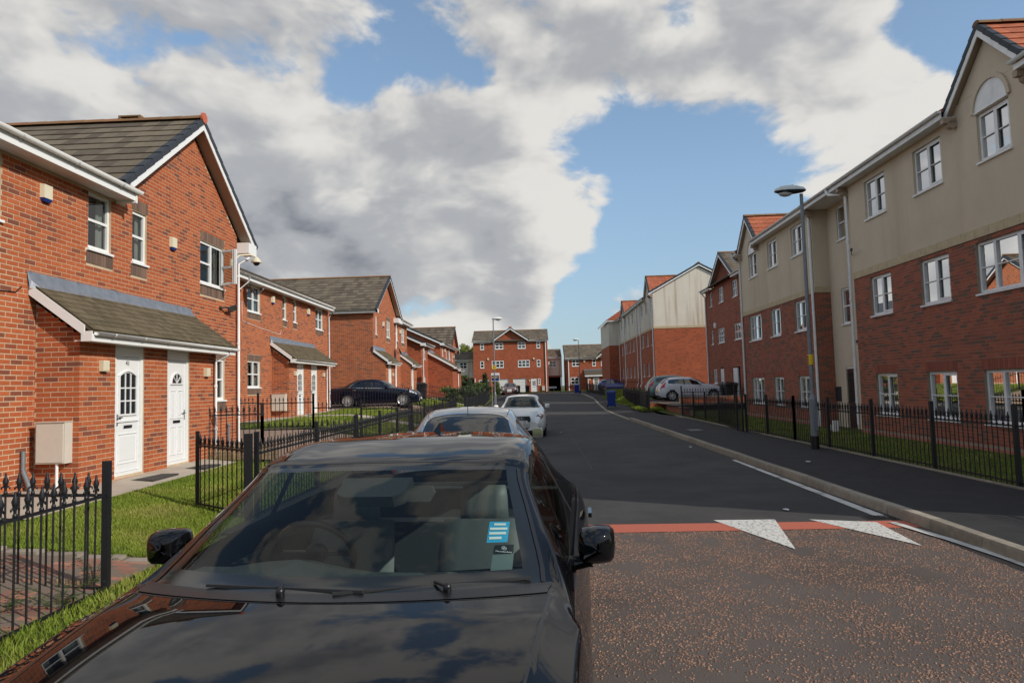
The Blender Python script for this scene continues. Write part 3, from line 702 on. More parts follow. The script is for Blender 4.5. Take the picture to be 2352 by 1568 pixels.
# ------------------------------------------------------------ left-hand houses
G1,G2,G3=.42,.78,1.08
def porch(root, X0, y0, y1, g, ze, doors, single=True, bricks_m='brick_orange', layers=None, tex=None, front=.68, top=.74, yr1=None, pipe_y=None, lights=(), over=.15, gauge=.15, tw=.165, keep_side=True):
    """a lean-to entrance: side wall, front wall with doors, small tiled roof, lead flashing"""
    X1=X0+front; S=Fr('y-',y0); Fm=Fr('x+',X1); m=tex or 'mortar'
    mb=MB(); yr1=yr1 or y1+over
    hs=[(d[0],d[1],g+.04,d[2]) for d in doors]
    wall(mb,Fm,y0,y1,g-.3,ze+.02,hs,0,room=.6)
    sl=top/(front+.30); zt=ze+.075
    mb.poly([S.p(X0,g-.3),S.p(X1,g-.3),S.p(X1,zt),S.p(X0,zt+sl*front)])
    mb.poly([(X0,y1,g-.3),(X1,y1,g-.3),(X1,y1,zt),(X0,y1,zt+sl*front)])
    pw=obj('porch_wall',mb,[m,'dark_room'],root)
    if layers is not None:
        layers.append((S,lay(S,X0+.004,X1+.009,g-.15,zt+sl*front,clip=lambda u:zt+sl*(X1-u),ph=.0)))
        layers.append((Fm,lay(Fm,y0-.004,y1,g-.15,ze+.02,hs,ph=.1125)))
    for d in doors: door(root,Fm,d[0],d[1],g+.04,d[2],*d[3:])
    # roof
    xe=X1+.30; zE=ze+.14; zT=zE+sl*(xe-X0)
    rf=MB(); slab(rf,[(xe,y0-over,zE),(xe,yr1,zE),(X0+.002,yr1,zT),(X0+.002,y0-over,zT)],.05); ro=obj('porch_roof',rf,'tile_mossy',root)
    L=math.hypot(xe-X0,zT-zE); nv=int(L/gauge)
    tiles(ro,(xe+.01,y0-over,zE+.004),(0,1,0),(X0-xe,0,zT-zE),int(round((yr1-y0+over)/tw)),nv,(yr1-y0+over)/round((yr1-y0+over)/tw),gauge,'tile_mossy',single=single,th=.014,lap=.03)
    # fascia, soffit, boxed end, bargeboards, gutter
    fb=MB(); fb.box(xe-.03,y0-over+.02,ze-.02,xe-.008,yr1-.02,ze+.125); fb.box(X1+.001,y0-over+.03,ze-.012,xe-.031,yr1-.03,ze+.002); fb.box(xe-.17,y0-over-.02,ze-.02,xe-.005,y0-over+.019,ze+.13)
    obj('fascia',fb,'upvc',root)
    for yy,o in ((y0-over,-1),(yr1,1)):
        rake(root,(xe-.12,yy,zE+sl*.12-.01),(X0+.01,yy,zT-.02),(0,o,0),d=.16,soff=0)
    gutter(root,(xe+.035,y0-over+.03,ze+.115),(xe+.035,yr1+.02,ze+.115),.05,nb=6 if single else 4)
    fl=MB(); fl.add([(X0+.012,y0-over-.06,zT+.17),(X0+.012,yr1-.12,zT+.15),(X0+.05,yr1+.02,zT-.01),(X0+.14,yr1+.04,zT-.085),(X0+.15,y0-over+.05,zT-.085),(X0+.05,y0-over-.02,zT+.03),(X0+.05,y0-over-.05,zT-.09)],[(0,1,2,5),(2,3,4,5),(0,5,4,6)],0)
    n=18
    for i in range(n):
        ya=y0-over+(yr1-y0+over-.1)*i/n; 
        if i%4==0: fl.box(X0+.012,ya,zT+.02,X0+.022,ya+.03,zT+.17)
    obj('lead_flashing',fl,'lead',root)
    if pipe_y:
        pipe(root,[(xe+.02,pipe_y+.10,ze+.07),(xe+.0,pipe_y+.08,ze-.04),(X1+.05,pipe_y,ze-.16),(X1+.05,pipe_y,g-.1)],.03,clips=[(X1+.05,pipe_y,g+.6),(X1+.05,pipe_y,g+1.5)])
    for (u,v) in lights: porch_box(root,Fm,u,v)
    return ro

def shell(mb,X0,X1,y0,y1,z0,z1,m=0):
    """the plain back and ends of a building, so that it is closed"""
    mb.quad((X0,y0,z0),(X0,y1,z0),(X0,y1,z1),(X0,y0,z1),m)
    mb.quad((X0,y0,z0),(X1,y0,z0),(X1,y0,z1),(X0,y0,z1),m); mb.quad((X0,y1,z0),(X1,y1,z0),(X1,y1,z1),(X0,y1,z1),m)

def eave_run(root, X, y0, y1, zb, w=.35, h=.16, gout=.05, nb=8, m='upvc', soffm='upvc_worn', gr=.058):
    """boxed eaves facing +X: soffit, fascia and gutter"""
    mb=MB(); mb.box(X+w-.02,y0,zb,X+w,y1,zb+h); obj('fascia',mb,m,root)
    sb=MB(); sb.box(X+.001,y0,zb+.02,X+w-.021,y1,zb+.035); obj('soffit',sb,soffm,root)
    gutter(root,(X+w+gout,y0,zb+h+.02),(X+w+gout,y1+.06,zb+h+.02),gr,m=m,nb=nb)

# ---- number 41 and its neighbour, nearest house
h1=thing('brick_house',(-7.45,9.0,G1),'nearest orange brick semi with a gabled wing and porch numbered 41','house')
F=Fr('x+',-7.45); lay1=[]
holes=[(8.05,9.21,4.28,5.27),(11.09,11.72,4.27,5.26),(12.36,12.84,4.27,5.26),(14.97,16.12,4.27,5.26),(15.2,16.2,1.60,2.58)]
apy,apz=14.55,7.60
def clip1(u): return 5.30 if u<12.05 else min(apz-.80*abs(u-apy)+.02, 9)
mb=MB(); wall(mb,F,1.5,16.87,G1-.3,5.32,holes,0)
mb.poly([F.p(12.0,5.32),F.p(16.87,5.32),F.p(16.87,apz-.80*(16.87-apy)),F.p(apy,apz),F.p(12.0,apz-.80*(apy-12.0))])
shell(mb,-15,-7.45,1.5,16.87,G1-.3,5.5); h1w=obj('wall',mb,['mortar','dark_room'],h1)
sold=[(11.05,11.78,4.015),(12.32,12.86,4.015),(12.34,12.86,5.27),(14.97,16.18,4.015),(14.97,16.18,5.27),(15.5,16.26,1.345),(15.2,16.26,2.59)]
pz=[(9.6,14.75,3.30,3.50)]
hh=holes+[(a,b,c,c+.215) for a,b,c in sold]
lay1.append((F,lay(F,1.5,16.875,G1-.12,7.6,hh,clip=clip1)))
lay1.append((Fr('y+',16.87),lay(Fr('y+',16.87),-8.3,-7.45,G1-.1,5.2)))
for a,b,c in sold: soldier(h1,F,a,b,c)
window(h1,F,*holes[0],cols=(.5,),rows=(.5,))
window(h1,F,*holes[1],cols=(),rows=(.52,)); window(h1,F,*holes[2],cols=(),rows=(.52,)); window(h1,F,*holes[4],cols=(.5,),rows=(.5,),curt_fr=1)
# window with an open sash
wo=window(h1,F,*holes[3],cols=(.5,),rows=(),curt_fr=.3)
sm=MB(); 
a=Vector(F.p(16.03,4.35,-.02)); o=Vector((.93,-.36,0)); Wd=.47; zt_=5.20; zb_=4.36
for (q0,q1,z0_,z1_) in ((0,.05,zb_,zt_),(Wd-.05,Wd,zb_,zt_)):
    sm.beam(a+o*q0+Vector((0,0,zb_-4.35)),a+o*q0+Vector((0,0,zt_-4.35)),.05,.05); sm.beam(a+o*q1+Vector((0,0,zb_-4.35)),a+o*q1+Vector((0,0,zt_-4.35)),.05,.05)
for zz in (zb_+.025,(zb_+zt_)/2,zt_-.025): sm.beam(a+o*.0+Vector((0,0,zz-4.35)),a+o*Wd+Vector((0,0,zz-4.35)),.05,.05)
so_=obj('open_sash',sm,'upvc',h1); pm=MB(); pm.poly([a+o*.03+Vector((0,0,.03)),a+o*(Wd-.03)+Vector((0,0,.03)),a+o*(Wd-.03)+Vector((0,0,.83)),a+o*.03+Vector((0,0,.83))]); obj('pane',pm,'window_glass',so_)
lt=MB(); F.box(lt,15.0,4.765-.022,-.09,15.54,4.765+.022,-.04); obj('glazing_bar',lt,'upvc',wo)
bl=MB()
for i in range(30): F.box(bl,15.58,4.34+i*.03,-.16,16.08,4.345+i*.03,-.135)
obj('blind',bl,'soffit_brown',wo)
# eaves of the lower range and its roof
eave_run(h1,-7.45,1.5,11.90,5.28,nb=9)
eb=MB(); eb.box(-7.449,11.86,5.24,-7.08,11.905,5.50); obj('fascia',eb,'upvc',h1)
rb=MB(); rb.poly([(-7.06,1.4,5.50),(-7.06,12.0,5.50),(-11.4,12.0,7.10),(-11.4,1.4,7.10)],(0,0,-.06)); rb.poly([(-15.6,1.4,5.47),(-15.6,12.0,5.47),(-11.4,12.0,7.10),(-11.4,1.4,7.10)],(0,0,-.06)); obj('main_roof',rb,'tile_brown',h1)
# gabled wing roof
X_v=-7.15; sl=.79; zr=7.86
gb=MB()
for s in (-1,1):
    gb.poly([(X_v,apy+s*2.88,zr-sl*2.88),(X_v,apy,zr),(-15.2,apy,zr),(-15.2,apy+s*2.88,zr-sl*2.88)],(0,0,-.06))
gr=obj('gable_roof',gb,'tile_brown',h1)
Vd=Vector((0,1,sl)).normalized()
tiles(gr,(-7.19,apy-2.88,zr-sl*2.88+.004),(-1,0,0),(0,1,sl),22,10,.30,.362,'tile_brown',single=True,th=.026,stagger=False)
tiles(gr,(-7.19,apy+2.88,zr-sl*2.88+.004),(-1,0,0),(0,-1,sl),5,10,.30,.362,'tile_brown',single=True,th=.026,stagger=False)
verge(gr,(X_v-.01,apy-2.90,zr-sl*2.90+.01),(X_v-.01,apy-.03,zr-.015),n=10,w=.13,h=.10,out=(1,0,0)); verge(gr,(X_v-.01,apy+2.92,zr-sl*2.92+.01),(X_v-.01,apy+.03,zr-.015),n=10,w=.13,h=.10,out=(1,0,0))
ridge(gr,(-7.2,apy,zr+.03),(-12.9,apy,zr+.03)); e=MB(); e.cyl((-7.16,apy,zr+.03),(1,0,0),.125,.05,7); obj('ridge_end',e,'ridge_end',h1)
vt=MB(); vt.box(-9.05,apy-.10,zr+.10,-8.55,apy+.10,zr+.13); vt.box(-9.05,apy-.10,zr+.02,-9.0,apy+.1,zr+.10); vt.box(-8.6,apy-.10,zr+.02,-8.55,apy+.1,zr+.10); vt.box(-8.99,apy-.02,zr+.02,-8.61,apy+.02,zr+.10); obj('ridge_vent',vt,'ridge_tile',h1)
rake(h1,(X_v-.03,apy-2.72,zr-sl*2.72-.05),(X_v-.03,apy,zr-.05),(1,0,0),d=.19,soff=.27); rake(h1,(X_v-.03,apy+2.80,zr-sl*2.80-.05),(X_v-.03,apy,zr-.05),(1,0,0),d=.19,soff=.27)
be=MB(); be.box(-7.449,16.88,5.31,-7.14,17.36,5.58); obj('boxed_eave',be,'upvc',h1)
lay_lim=lay1
porch(h1,-7.45,9.93,14.30,G1,2.60,[(10.80,11.62,2.60,'arch','41'),(12.37,13.18,2.60,'fan')],layers=lay1,pipe_y=14.18,lights=((10.46,2.24),(13.83,2.2)),yr1=14.62)
S1=Fr('y-',9.93); meter(h1,S1,-7.30,-6.86,.80,1.40,.17)
gp=MB(); gp.tube([(-7.0,9.80,.42),(-7.0,9.80,.80)],.022,8); obj('gas_pipe',gp,'upvc',h1)
vp=MB(); vp.tube([(-7.40,9.66,.72),(-7.40,9.66,1.0)],.03,8); vp.tube([(-7.40,9.66,.72),(-7.36,9.70,.55),(-7.33,9.72,.42)],.035,8); obj('vent_pipe',vp,'galvanised',h1)
vp=MB(); vp.tube([(-7.38,16.25,.40),(-7.38,16.25,1.0)],.03,8); vp.ball((-7.38,16.25,1.0),.045); obj('vent_pipe',vp,'galvanised',h1)
alarm(h1,F,10.06,4.905); alarm(h1,F,13.76,4.90)
pipe(h1,[(-7.2,17.05,5.22),(-7.25,17.0,5.15),(-7.38,16.80,5.02),(-7.38,16.80,.30)],.034,clips=[(-7.38,16.80,z) for z in (1.15,3.0,4.7)])
# floodlight, dome camera
fm=MB(); fm.tube([F.p(15.92,3.80,0),F.p(15.98,3.82,.10),F.p(16.1,3.82,.14)],.02,8); fm.ball((-7.42,15.92,3.80),.045)
Mf=Matrix.Translation((-7.30,16.25,3.80))@Matrix.Rotation(R_(-28),4,'Y')@Matrix.Rotation(R_(25),4,'Z'); fm.box(-.09,-.14,-.025,.12,.14,.035,0,0,Mf); obj('floodlight',fm,'trim_black',h1)
cm=MB(); cm.tube([(-7.43,16.55,5.02),(-7.30,16.70,5.22),(-7.10,16.86,5.26),(-6.98,16.96,5.22)],.022,8); cm.box(-7.449,16.48,4.90,-7.42,16.62,5.10); cm.cyl((-6.98,16.96,5.16),(0,0,1),.12,.10,16,0,.04); cm.cyl((-6.98,16.96,5.09),(0,0,1),.125,.04,16)
co_=obj('dome_camera',cm,'cream_plastic',h1); dm=MB(); dm.ball((-6.98,16.96,5.07),.085); obj('camera_dome',dm,'trim_black',co_)
cb=MB(); cb.tube([(-7.435,9.62,3.40),(-7.435,9.5,3.30),(-7.435,9.0,3.28),(-7.435,8.2,3.36),(-7.435,6.0,3.33)],.008,5); obj('cable',cb,'trim_black',h1)
put_bricks(h1w,lay1,'brick_orange',300,inview=lambda c: c.y>8.6 and c.z>.6)

# ---- second house (X=-10.2)
h2=thing('brick_house',(-10.2,28.5,G2),'second brick semi on the left, set back, dish beside its first upstairs window','house')
X2=-10.2; F=Fr('x+',X2); holes=[(23.98,25.12,4.70,5.68),(27.42,27.84,4.72,5.68),(28.66,29.06,4.72,5.68),(31.66,32.74,4.68,5.68),(23.96,25.10,1.94,2.92)]
mb=MB(); wall(mb,F,22.4,33.85,G2-.4,5.88,holes,0); shell(mb,-18,X2,22.4,33.85,G2-.4,5.9); h2w=obj('wall',mb,['mortar','dark_room'],h2)
sold=[(23.95,25.2,4.45),(27.40,27.92,4.46),(28.62,29.16,4.46),(31.62,32.82,4.43),(23.95,25.2,1.69),(23.95,25.2,2.93)]
hh=holes+[(a,b,c,c+.215) for a,b,c in sold]; lay2=[(F,lay(F,22.4,33.85,G2-.1,5.82,hh))]
for a,b,c in sold: soldier(h2,F,a,b,c)
window(h2,F,*holes[0],curt_fr=.7,curtain='curtain_blue'); window(h2,F,*holes[4],curt_fr=.8); window(h2,F,*holes[3],curt_fr=.8)
window(h2,F,*holes[1],cols=(),rows=(.5,)); window(h2,F,*holes[2],cols=(),rows=(.5,))
eave_run(h2,X2,22.3,33.35,5.70,nb=12)
rb=MB(); rb.poly([(X2+.385,22.2,5.955),(X2+.385,33.45,5.955),(X2-4.2,33.45,8.0),(X2-4.2,22.2,8.0)],(0,0,-.06)); rb.poly([(X2-8.8,22.2,5.955),(X2-8.8,33.45,5.955),(X2-4.2,33.45,8.0),(X2-4.2,22.2,8.0)],(0,0,-.06)); r2=obj('main_roof',rb,'tile_brown',h2)
tiles(r2,(X2+.40,22.2,5.96),(0,1,0),(-4.585,0,2.045),37,2,.304,.345,'tile_brown',single=True,th=.026,stagger=False)
porch(h2,X2,26.22,31.20,G2,2.90,[(27.15,27.95,2.90,'arch'),(28.90,29.70,2.90,'arch')],layers=lay2,pipe_y=30.95,lights=((26.85,2.48),(30.55,2.48)),yr1=31.5)
put_bricks(h2w,lay2,'brick_orange',0)
S2=Fr('y-',26.22); meter(h2,S2,X2+.04,X2+.60,1.02,1.68,.16)
alarm(h2,F,26.3,5.38,.22,.32,.08); alarm(h2,F,30.55,5.36,.22,.32,.08)
pipe(h2,[(X2+.40,23.25,5.80),(X2+.38,23.22,5.62),(X2+.07,23.1,5.35),(X2+.07,23.1,G2-.1)],.036,clips=[(X2+.07,23.1,z) for z in (2.2,3.9,5.2)])
pipe(h2,[(X2+.40,33.3,5.80),(X2+.38,33.3,5.65),(X2+.07,33.55,5.4),(X2+.07,33.55,G2-.1)],.036,clips=[(X2+.07,33.55,z) for z in (2.4,4.6)])
dish(h2,(X2+.30,23.62,5.35),(.75,.25,.45),.27,'lead')
cb=MB(); cb.tube([(X2+.012,23.5,5.0),(X2+.012,23.5,4.30),(X2+.012,25.0,4.18),(X2+.012,26.9,4.08),(X2+.012,27.15,4.10),(X2+.012,27.2,4.28)],.010,5); obj('cable',cb,'upvc',h2)

# ---- third house: gabled wing with a blank side wall, then a lower range
h3=thing('brick_house',(-8.85,41.0,G3),'third brick house on the left with the wide brown roof and blank side wall','house')
X3=-8.85; F=Fr('x+',X3); S=Fr('y-',37.5); ap3=40.95
holes=[(38.12,38.50,4.88,5.92),(41.02,42.02,4.90,5.92),(43.72,44.45,4.90,5.92),(45.72,46.68,4.90,5.86),(41.3,42.2,2.0,3.05)]
mb=MB(); wall(mb,F,37.5,47.75,G3-.4,6.05,holes,0); mb.poly([F.p(37.5,6.05),F.p(44.4,6.05),F.p(44.3,6.2),F.p(ap3,8.40),F.p(37.5,6.2)])
mb.quad(S.p(-17,G3-.6),S.p(X3,G3-.6),S.p(X3,6.1),S.p(-17,6.1)); mb.quad((-17,47.75,0),(X3,47.75,0),(X3,47.75,6.2),(-17,47.75,6.2)); h3w=obj('wall',mb,['mortar','dark_room'],h3)
sold=[(38.1,38.62,4.62),(40.98,42.1,4.64),(40.98,42.1,5.955),(43.7,44.5,4.64),(45.7,46.75,4.64)]
hh=holes+[(a,b,c,c+.215) for a,b,c in sold]
def clip3(u): return 8.40-.64*abs(u-ap3) if u<44.4 else 6.05
lay3=[(F,lay(F,37.5,47.75,G3,8.4,hh,clip=clip3)),(S,lay(S,-14.6,X3+.008,G3-.15,6.02,dark=.3))]
for a,b,c in sold: soldier(h3,F,a,b,c)
for i,h in enumerate(holes): window(h3,F,*h,cols=() if i in (0,) else (.5,),rows=(.5,),curt_fr=.8)
# side eave (faces the camera), gable verge
ez=6.02
mb=MB(); mb.box(-17,37.20,ez,-8.50,37.22,ez+.17); mb.box(-8.62,37.20,ez-.01,-8.50,37.49,ez+.19); obj('fascia',mb,'upvc',h3); sb=MB(); sb.box(-17,37.221,ez+.02,-8.63,37.499,ez+.035); obj('soffit',sb,'upvc_worn',h3)
gutter(h3,(-14.6,37.15,ez+.20),(-8.50,37.15,ez+.20),.058,out=(0,1,0),nb=6)
sl=.625; zr=8.62; xv=-8.52
gb=MB()
for s in (-1,1): gb.poly([(xv,ap3+s*3.85,zr-sl*3.85),(xv,ap3,zr),(-17,ap3,zr),(-17,ap3+s*3.85,zr-sl*3.85)],(0,0,-.06))
gr=obj('gable_roof',gb,'tile_brown',h3)
tiles(gr,(xv-.04,ap3-3.86,zr-sl*3.86+.004),(-1,0,0),(0,1,sl),26,12,.30,.378,'tile_brown',single=True,th=.028,stagger=False)
verge(gr,(xv-.01,ap3-3.88,zr-sl*3.88+.01),(xv-.01,ap3-.03,zr-.01),n=12,w=.1,h=.14,out=(1,0,0)); verge(gr,(xv-.01,ap3+3.75,zr-sl*3.75+.01),(xv-.01,ap3+.03,zr-.01),n=12,w=.1,h=.14,out=(1,0,0))
ridge(gr,(xv,ap3,zr+.03),(-16,ap3,zr+.03)); rake(h3,(xv-.03,ap3-3.6,zr-sl*3.6-.06),(xv-.03,ap3,zr-.06),(1,0,0),d=.13,soff=.27); rake(h3,(xv-.03,ap3+3.7,zr-sl*3.7-.06),(xv-.03,ap3,zr-.06),(1,0,0),d=.18,soff=.27)
be=MB(); be.box(X3+.001,43.2,6.0,-8.52,44.5,6.3); obj('boxed_eave',be,'upvc',h3)
eave_run(h3,X3,44.3,48.2,6.10,nb=6); rb=MB(); rb.poly([(X3+.385,44.0,6.33),(X3+.385,48.3,6.33),(X3-4,48.3,8.1),(X3-4,44.0,8.1)],(0,0,-.08)); obj('main_roof',rb,'tile_brown',h3)
porch(h3,X3,37.515,40.2,G3,3.15,[(38.25,39.05,3.12,'plain')],layers=lay3,pipe_y=39.95,lights=((39.35,2.6),),yr1=40.45,single=False,over=.07)
porch(h3,X3,45.25,47.6,G3,3.22,[(45.5,46.3,3.12,'plain')],layers=lay3,pipe_y=45.6,yr1=47.9,single=False,over=.07)
put_bricks(h3w,lay3,'brick_orange',0)
alarm(h3,F,40.05,5.6,.25,.34,.08); alarm(h3,F,45.2,5.55,.25,.34,.08)
pipe(h3,[(X3+.40,44.5,6.25),(X3+.1,43.5,5.9),(X3+.07,43.4,3.3)],.036,clips=[(X3+.07,43.4,5.3),(X3+.07,43.4,4.4)])
dish(h3,(X3+.35,43.25,4.1),(.8,.2,.4),.32); pipe(h3,[(X3+.07,43.4,3.3),(X3+.07,43.4,G3)],.036)

# ---- farther houses on the left: courses too fine to build, drawn in the brick material
def far_left(loc, label, X, y0, y1, g, ze, wins, sideX, rake_run, pch=None, alarms=(), ridge_wing=None, pipes=(), rdy=None):
    h=thing('brick_house',loc,label,'house'); F=Fr('x+',X); S=Fr('y-',y0)
    mb=MB(); wall(mb,F,y0,y1,g-.5,ze,wins,0); zt=ze+rake_run*.46
    mb.poly([S.p(X-rake_run,g-.5),S.p(X,g-.5),S.p(X,ze),S.p(X-rake_run,zt)]); mb.quad((X-rake_run,y1,g-.5),(X,y1,g-.5),(X,y1,ze),(X-rake_run,y1,ze)); obj('wall',mb,['brick_far','dark_room'],h)
    for w in wins: window(h,F,*w,cols=(.5,) if w[1]-w[0]>.7 else (),rows=(.5,),curt_fr=1,glass='pane_dark',curtain=None)
    rb=MB(); rb.poly([(X+.40,y0-.25,ze-.05),(X+.40,y1+.2,ze-.05),(X-rake_run,y1+.2,zt+.16),(X-rake_run,y0-.25,zt+.16)],(0,0,-.09)); ro=obj('roof',rb,'tile_dark',h)
    verge(ro,(X+.46,y0-.25,ze-.03),(X-rake_run,y0-.25,zt+.17),n=int(rake_run/.33),w=.1,h=.15,out=(0,-1,0),single=True)
    rake(h,(X+.40,y0-.25,ze-.15),(X-rake_run,y0-.25,zt+.04),(0,-1,0),d=.13,soff=0)
    eave_run(h,X,y0-.2,y1+.2,ze-.20,w=.36,nb=4); be=MB(); be.box(X+.001,y0-.27,ze-.22,X+.40,y0-.20,ze-.02); obj('boxed_eave',be,'upvc',h)
    for (u,v) in alarms: alarm(h,F,u,v,.25,.34,.08)
    if pch: porch(h,*pch)
    for (u,a_,b_) in pipes: pipe(h,[(X+.38,u-.1,a_),(X+.08,u,a_-.3),(X+.08,u,b_)],.04,clips=[(X+.08,u,a_-1.2)])
    return h
h4=far_left((-8.1,51.2,1.1),'fourth brick house on the left, low with a lead-grey roof edge',-8.1,49.3,53.2,1.1,5.05,[(50.6,51.3,3.9,4.85),(50.3,51.2,1.5,2.6)],-12,5.5,alarms=((50.15,4.55),),pipes=((49.7,5.0,1.1),))
porch(h4,-8.1,52.4,55.4,1.1,3.2,[],tex='brick_far',single=False,yr1=55.6,front=1.9,top=1.25)
h5=far_left((-8.2,64,1.0),'fifth brick house on the left, its brown wing roof above the others',-8.2,60.5,71.5,1.0,5.75,[(61.6,62.5,4.6,5.5),(64.3,65.0,4.5,5.5),(66.9,67.8,4.5,5.5),(69.2,69.9,4.4,5.4),(66.5,67.5,1.6,2.7)],-14,6.5,alarms=((63.4,5.2),(70.6,4.9)),pipes=((65.9,5.6,1.0),))
gb=MB()
for s in (-1,1): gb.poly([(-7.95,70.5+s*3.6,5.55),(-7.95,70.5,8.0),(-16,70.5,8.0),(-16,70.5+s*3.6,5.55)],(0,0,-.08))
gr=obj('gable_roof',gb,'tile_brown',h5); tiles(gr,(-7.97,66.9,5.56),(-1,0,0),(0,3.6,2.45),22,8,.36,.54,'tile_brown',single=True,th=.05,stagger=False)
mb=MB(); mb.poly([(-8.19,66.9,5.4),(-8.19,74.1,5.4),(-8.19,70.5,7.85)]); obj('gable_wall',mb,'brick_far',h5)
ridge(gr,(-7.9,70.5,8.04),(-15,70.5,8.04),single=False); rake(h5,(-7.93,74.0,5.55),(-7.93,70.5,7.95),(1,0,0),d=.2,soff=.25); verge(gr,(-7.94,66.9,5.58),(-7.94,70.47,8.0),n=8,h=.15,out=(1,0,0),single=False)
dish(h5,(-7.85,66.2,3.6),(.8,.2,.4),.32); 
porch(h5,-8.2,63.0,66.2,1.0,3.25,[(63.6,64.4,3.1,'plain')],tex='brick_far',single=False,yr1=66.4,front=1.2,top=.9)
# ------------------------------------------------------------ right-hand flats (one slightly turned building line)
ROT=-R_(.594); XR=9.25
def r_gable(h, X, yc, hw, ze, rise, arch=True, zsill=6.1, deep=4.0, tm='tile_red', wallm=2, brk=None, tile_single=True, over=.17, win=None, brick_wall=None):
    """small gable rising from the eaves, red tiles behind, arched panel over its window"""
    Fx=Fr('x-',X); sl=rise/hw
    mb=MB(); mb.poly([Fx.p(yc-hw,ze),Fx.p(yc+hw,ze),Fx.p(yc,ze+rise)],(-.0,0,0)) if False else mb.poly([Fx.p(yc-hw,ze),Fx.p(yc+hw,ze),Fx.p(yc,ze+rise)])
    gw=obj('gable_wall',mb,brick_wall or 'render_cream',h)
    zr=ze+rise+.22; xo=X-over; e=hw+.33; gb=MB()
    for s in (-1,1): gb.poly([(xo,yc+s*e,zr-sl*e),(xo,yc,zr),(X+deep,yc,zr),(X+deep,yc+s*e,zr-sl*e)],(0,0,-.05))
    gr=obj('gable_roof',gb,tm,h); L=math.hypot(e,sl*e); nv=int(round(L/.33)); ga=L/nv
    tiles(gr,(xo+.04,yc-e,zr-sl*e+.004),(1,0,0),(0,1,sl),int(deep/.32),nv,.32,ga,tm,single=tile_single,th=.026,stagger=False)
    tiles(gr,(xo+.04,yc+e,zr-sl*e+.004),(1,0,0),(0,-1,sl),3,nv,.32,ga,tm,single=tile_single,th=.026,stagger=False)
    for s in (-1,1): verge(gr,(xo+.01,yc+s*e,zr-sl*e+.012),(xo+.01,yc+s*.03,zr-.01),n=nv,w=.11,h=.09,out=(-1,0,0)); rake(h,(xo+.03,yc+s*(e-.08),zr-sl*(e-.08)-.04),(xo+.03,yc,zr-.04),(-1,0,0),d=.20,m='upvc_worn',soff=over-.02,soff_m='soffit_brown')
    ridge(gr,(xo,yc,zr+.02),(X+deep,yc,zr+.02),single=tile_single); return gr

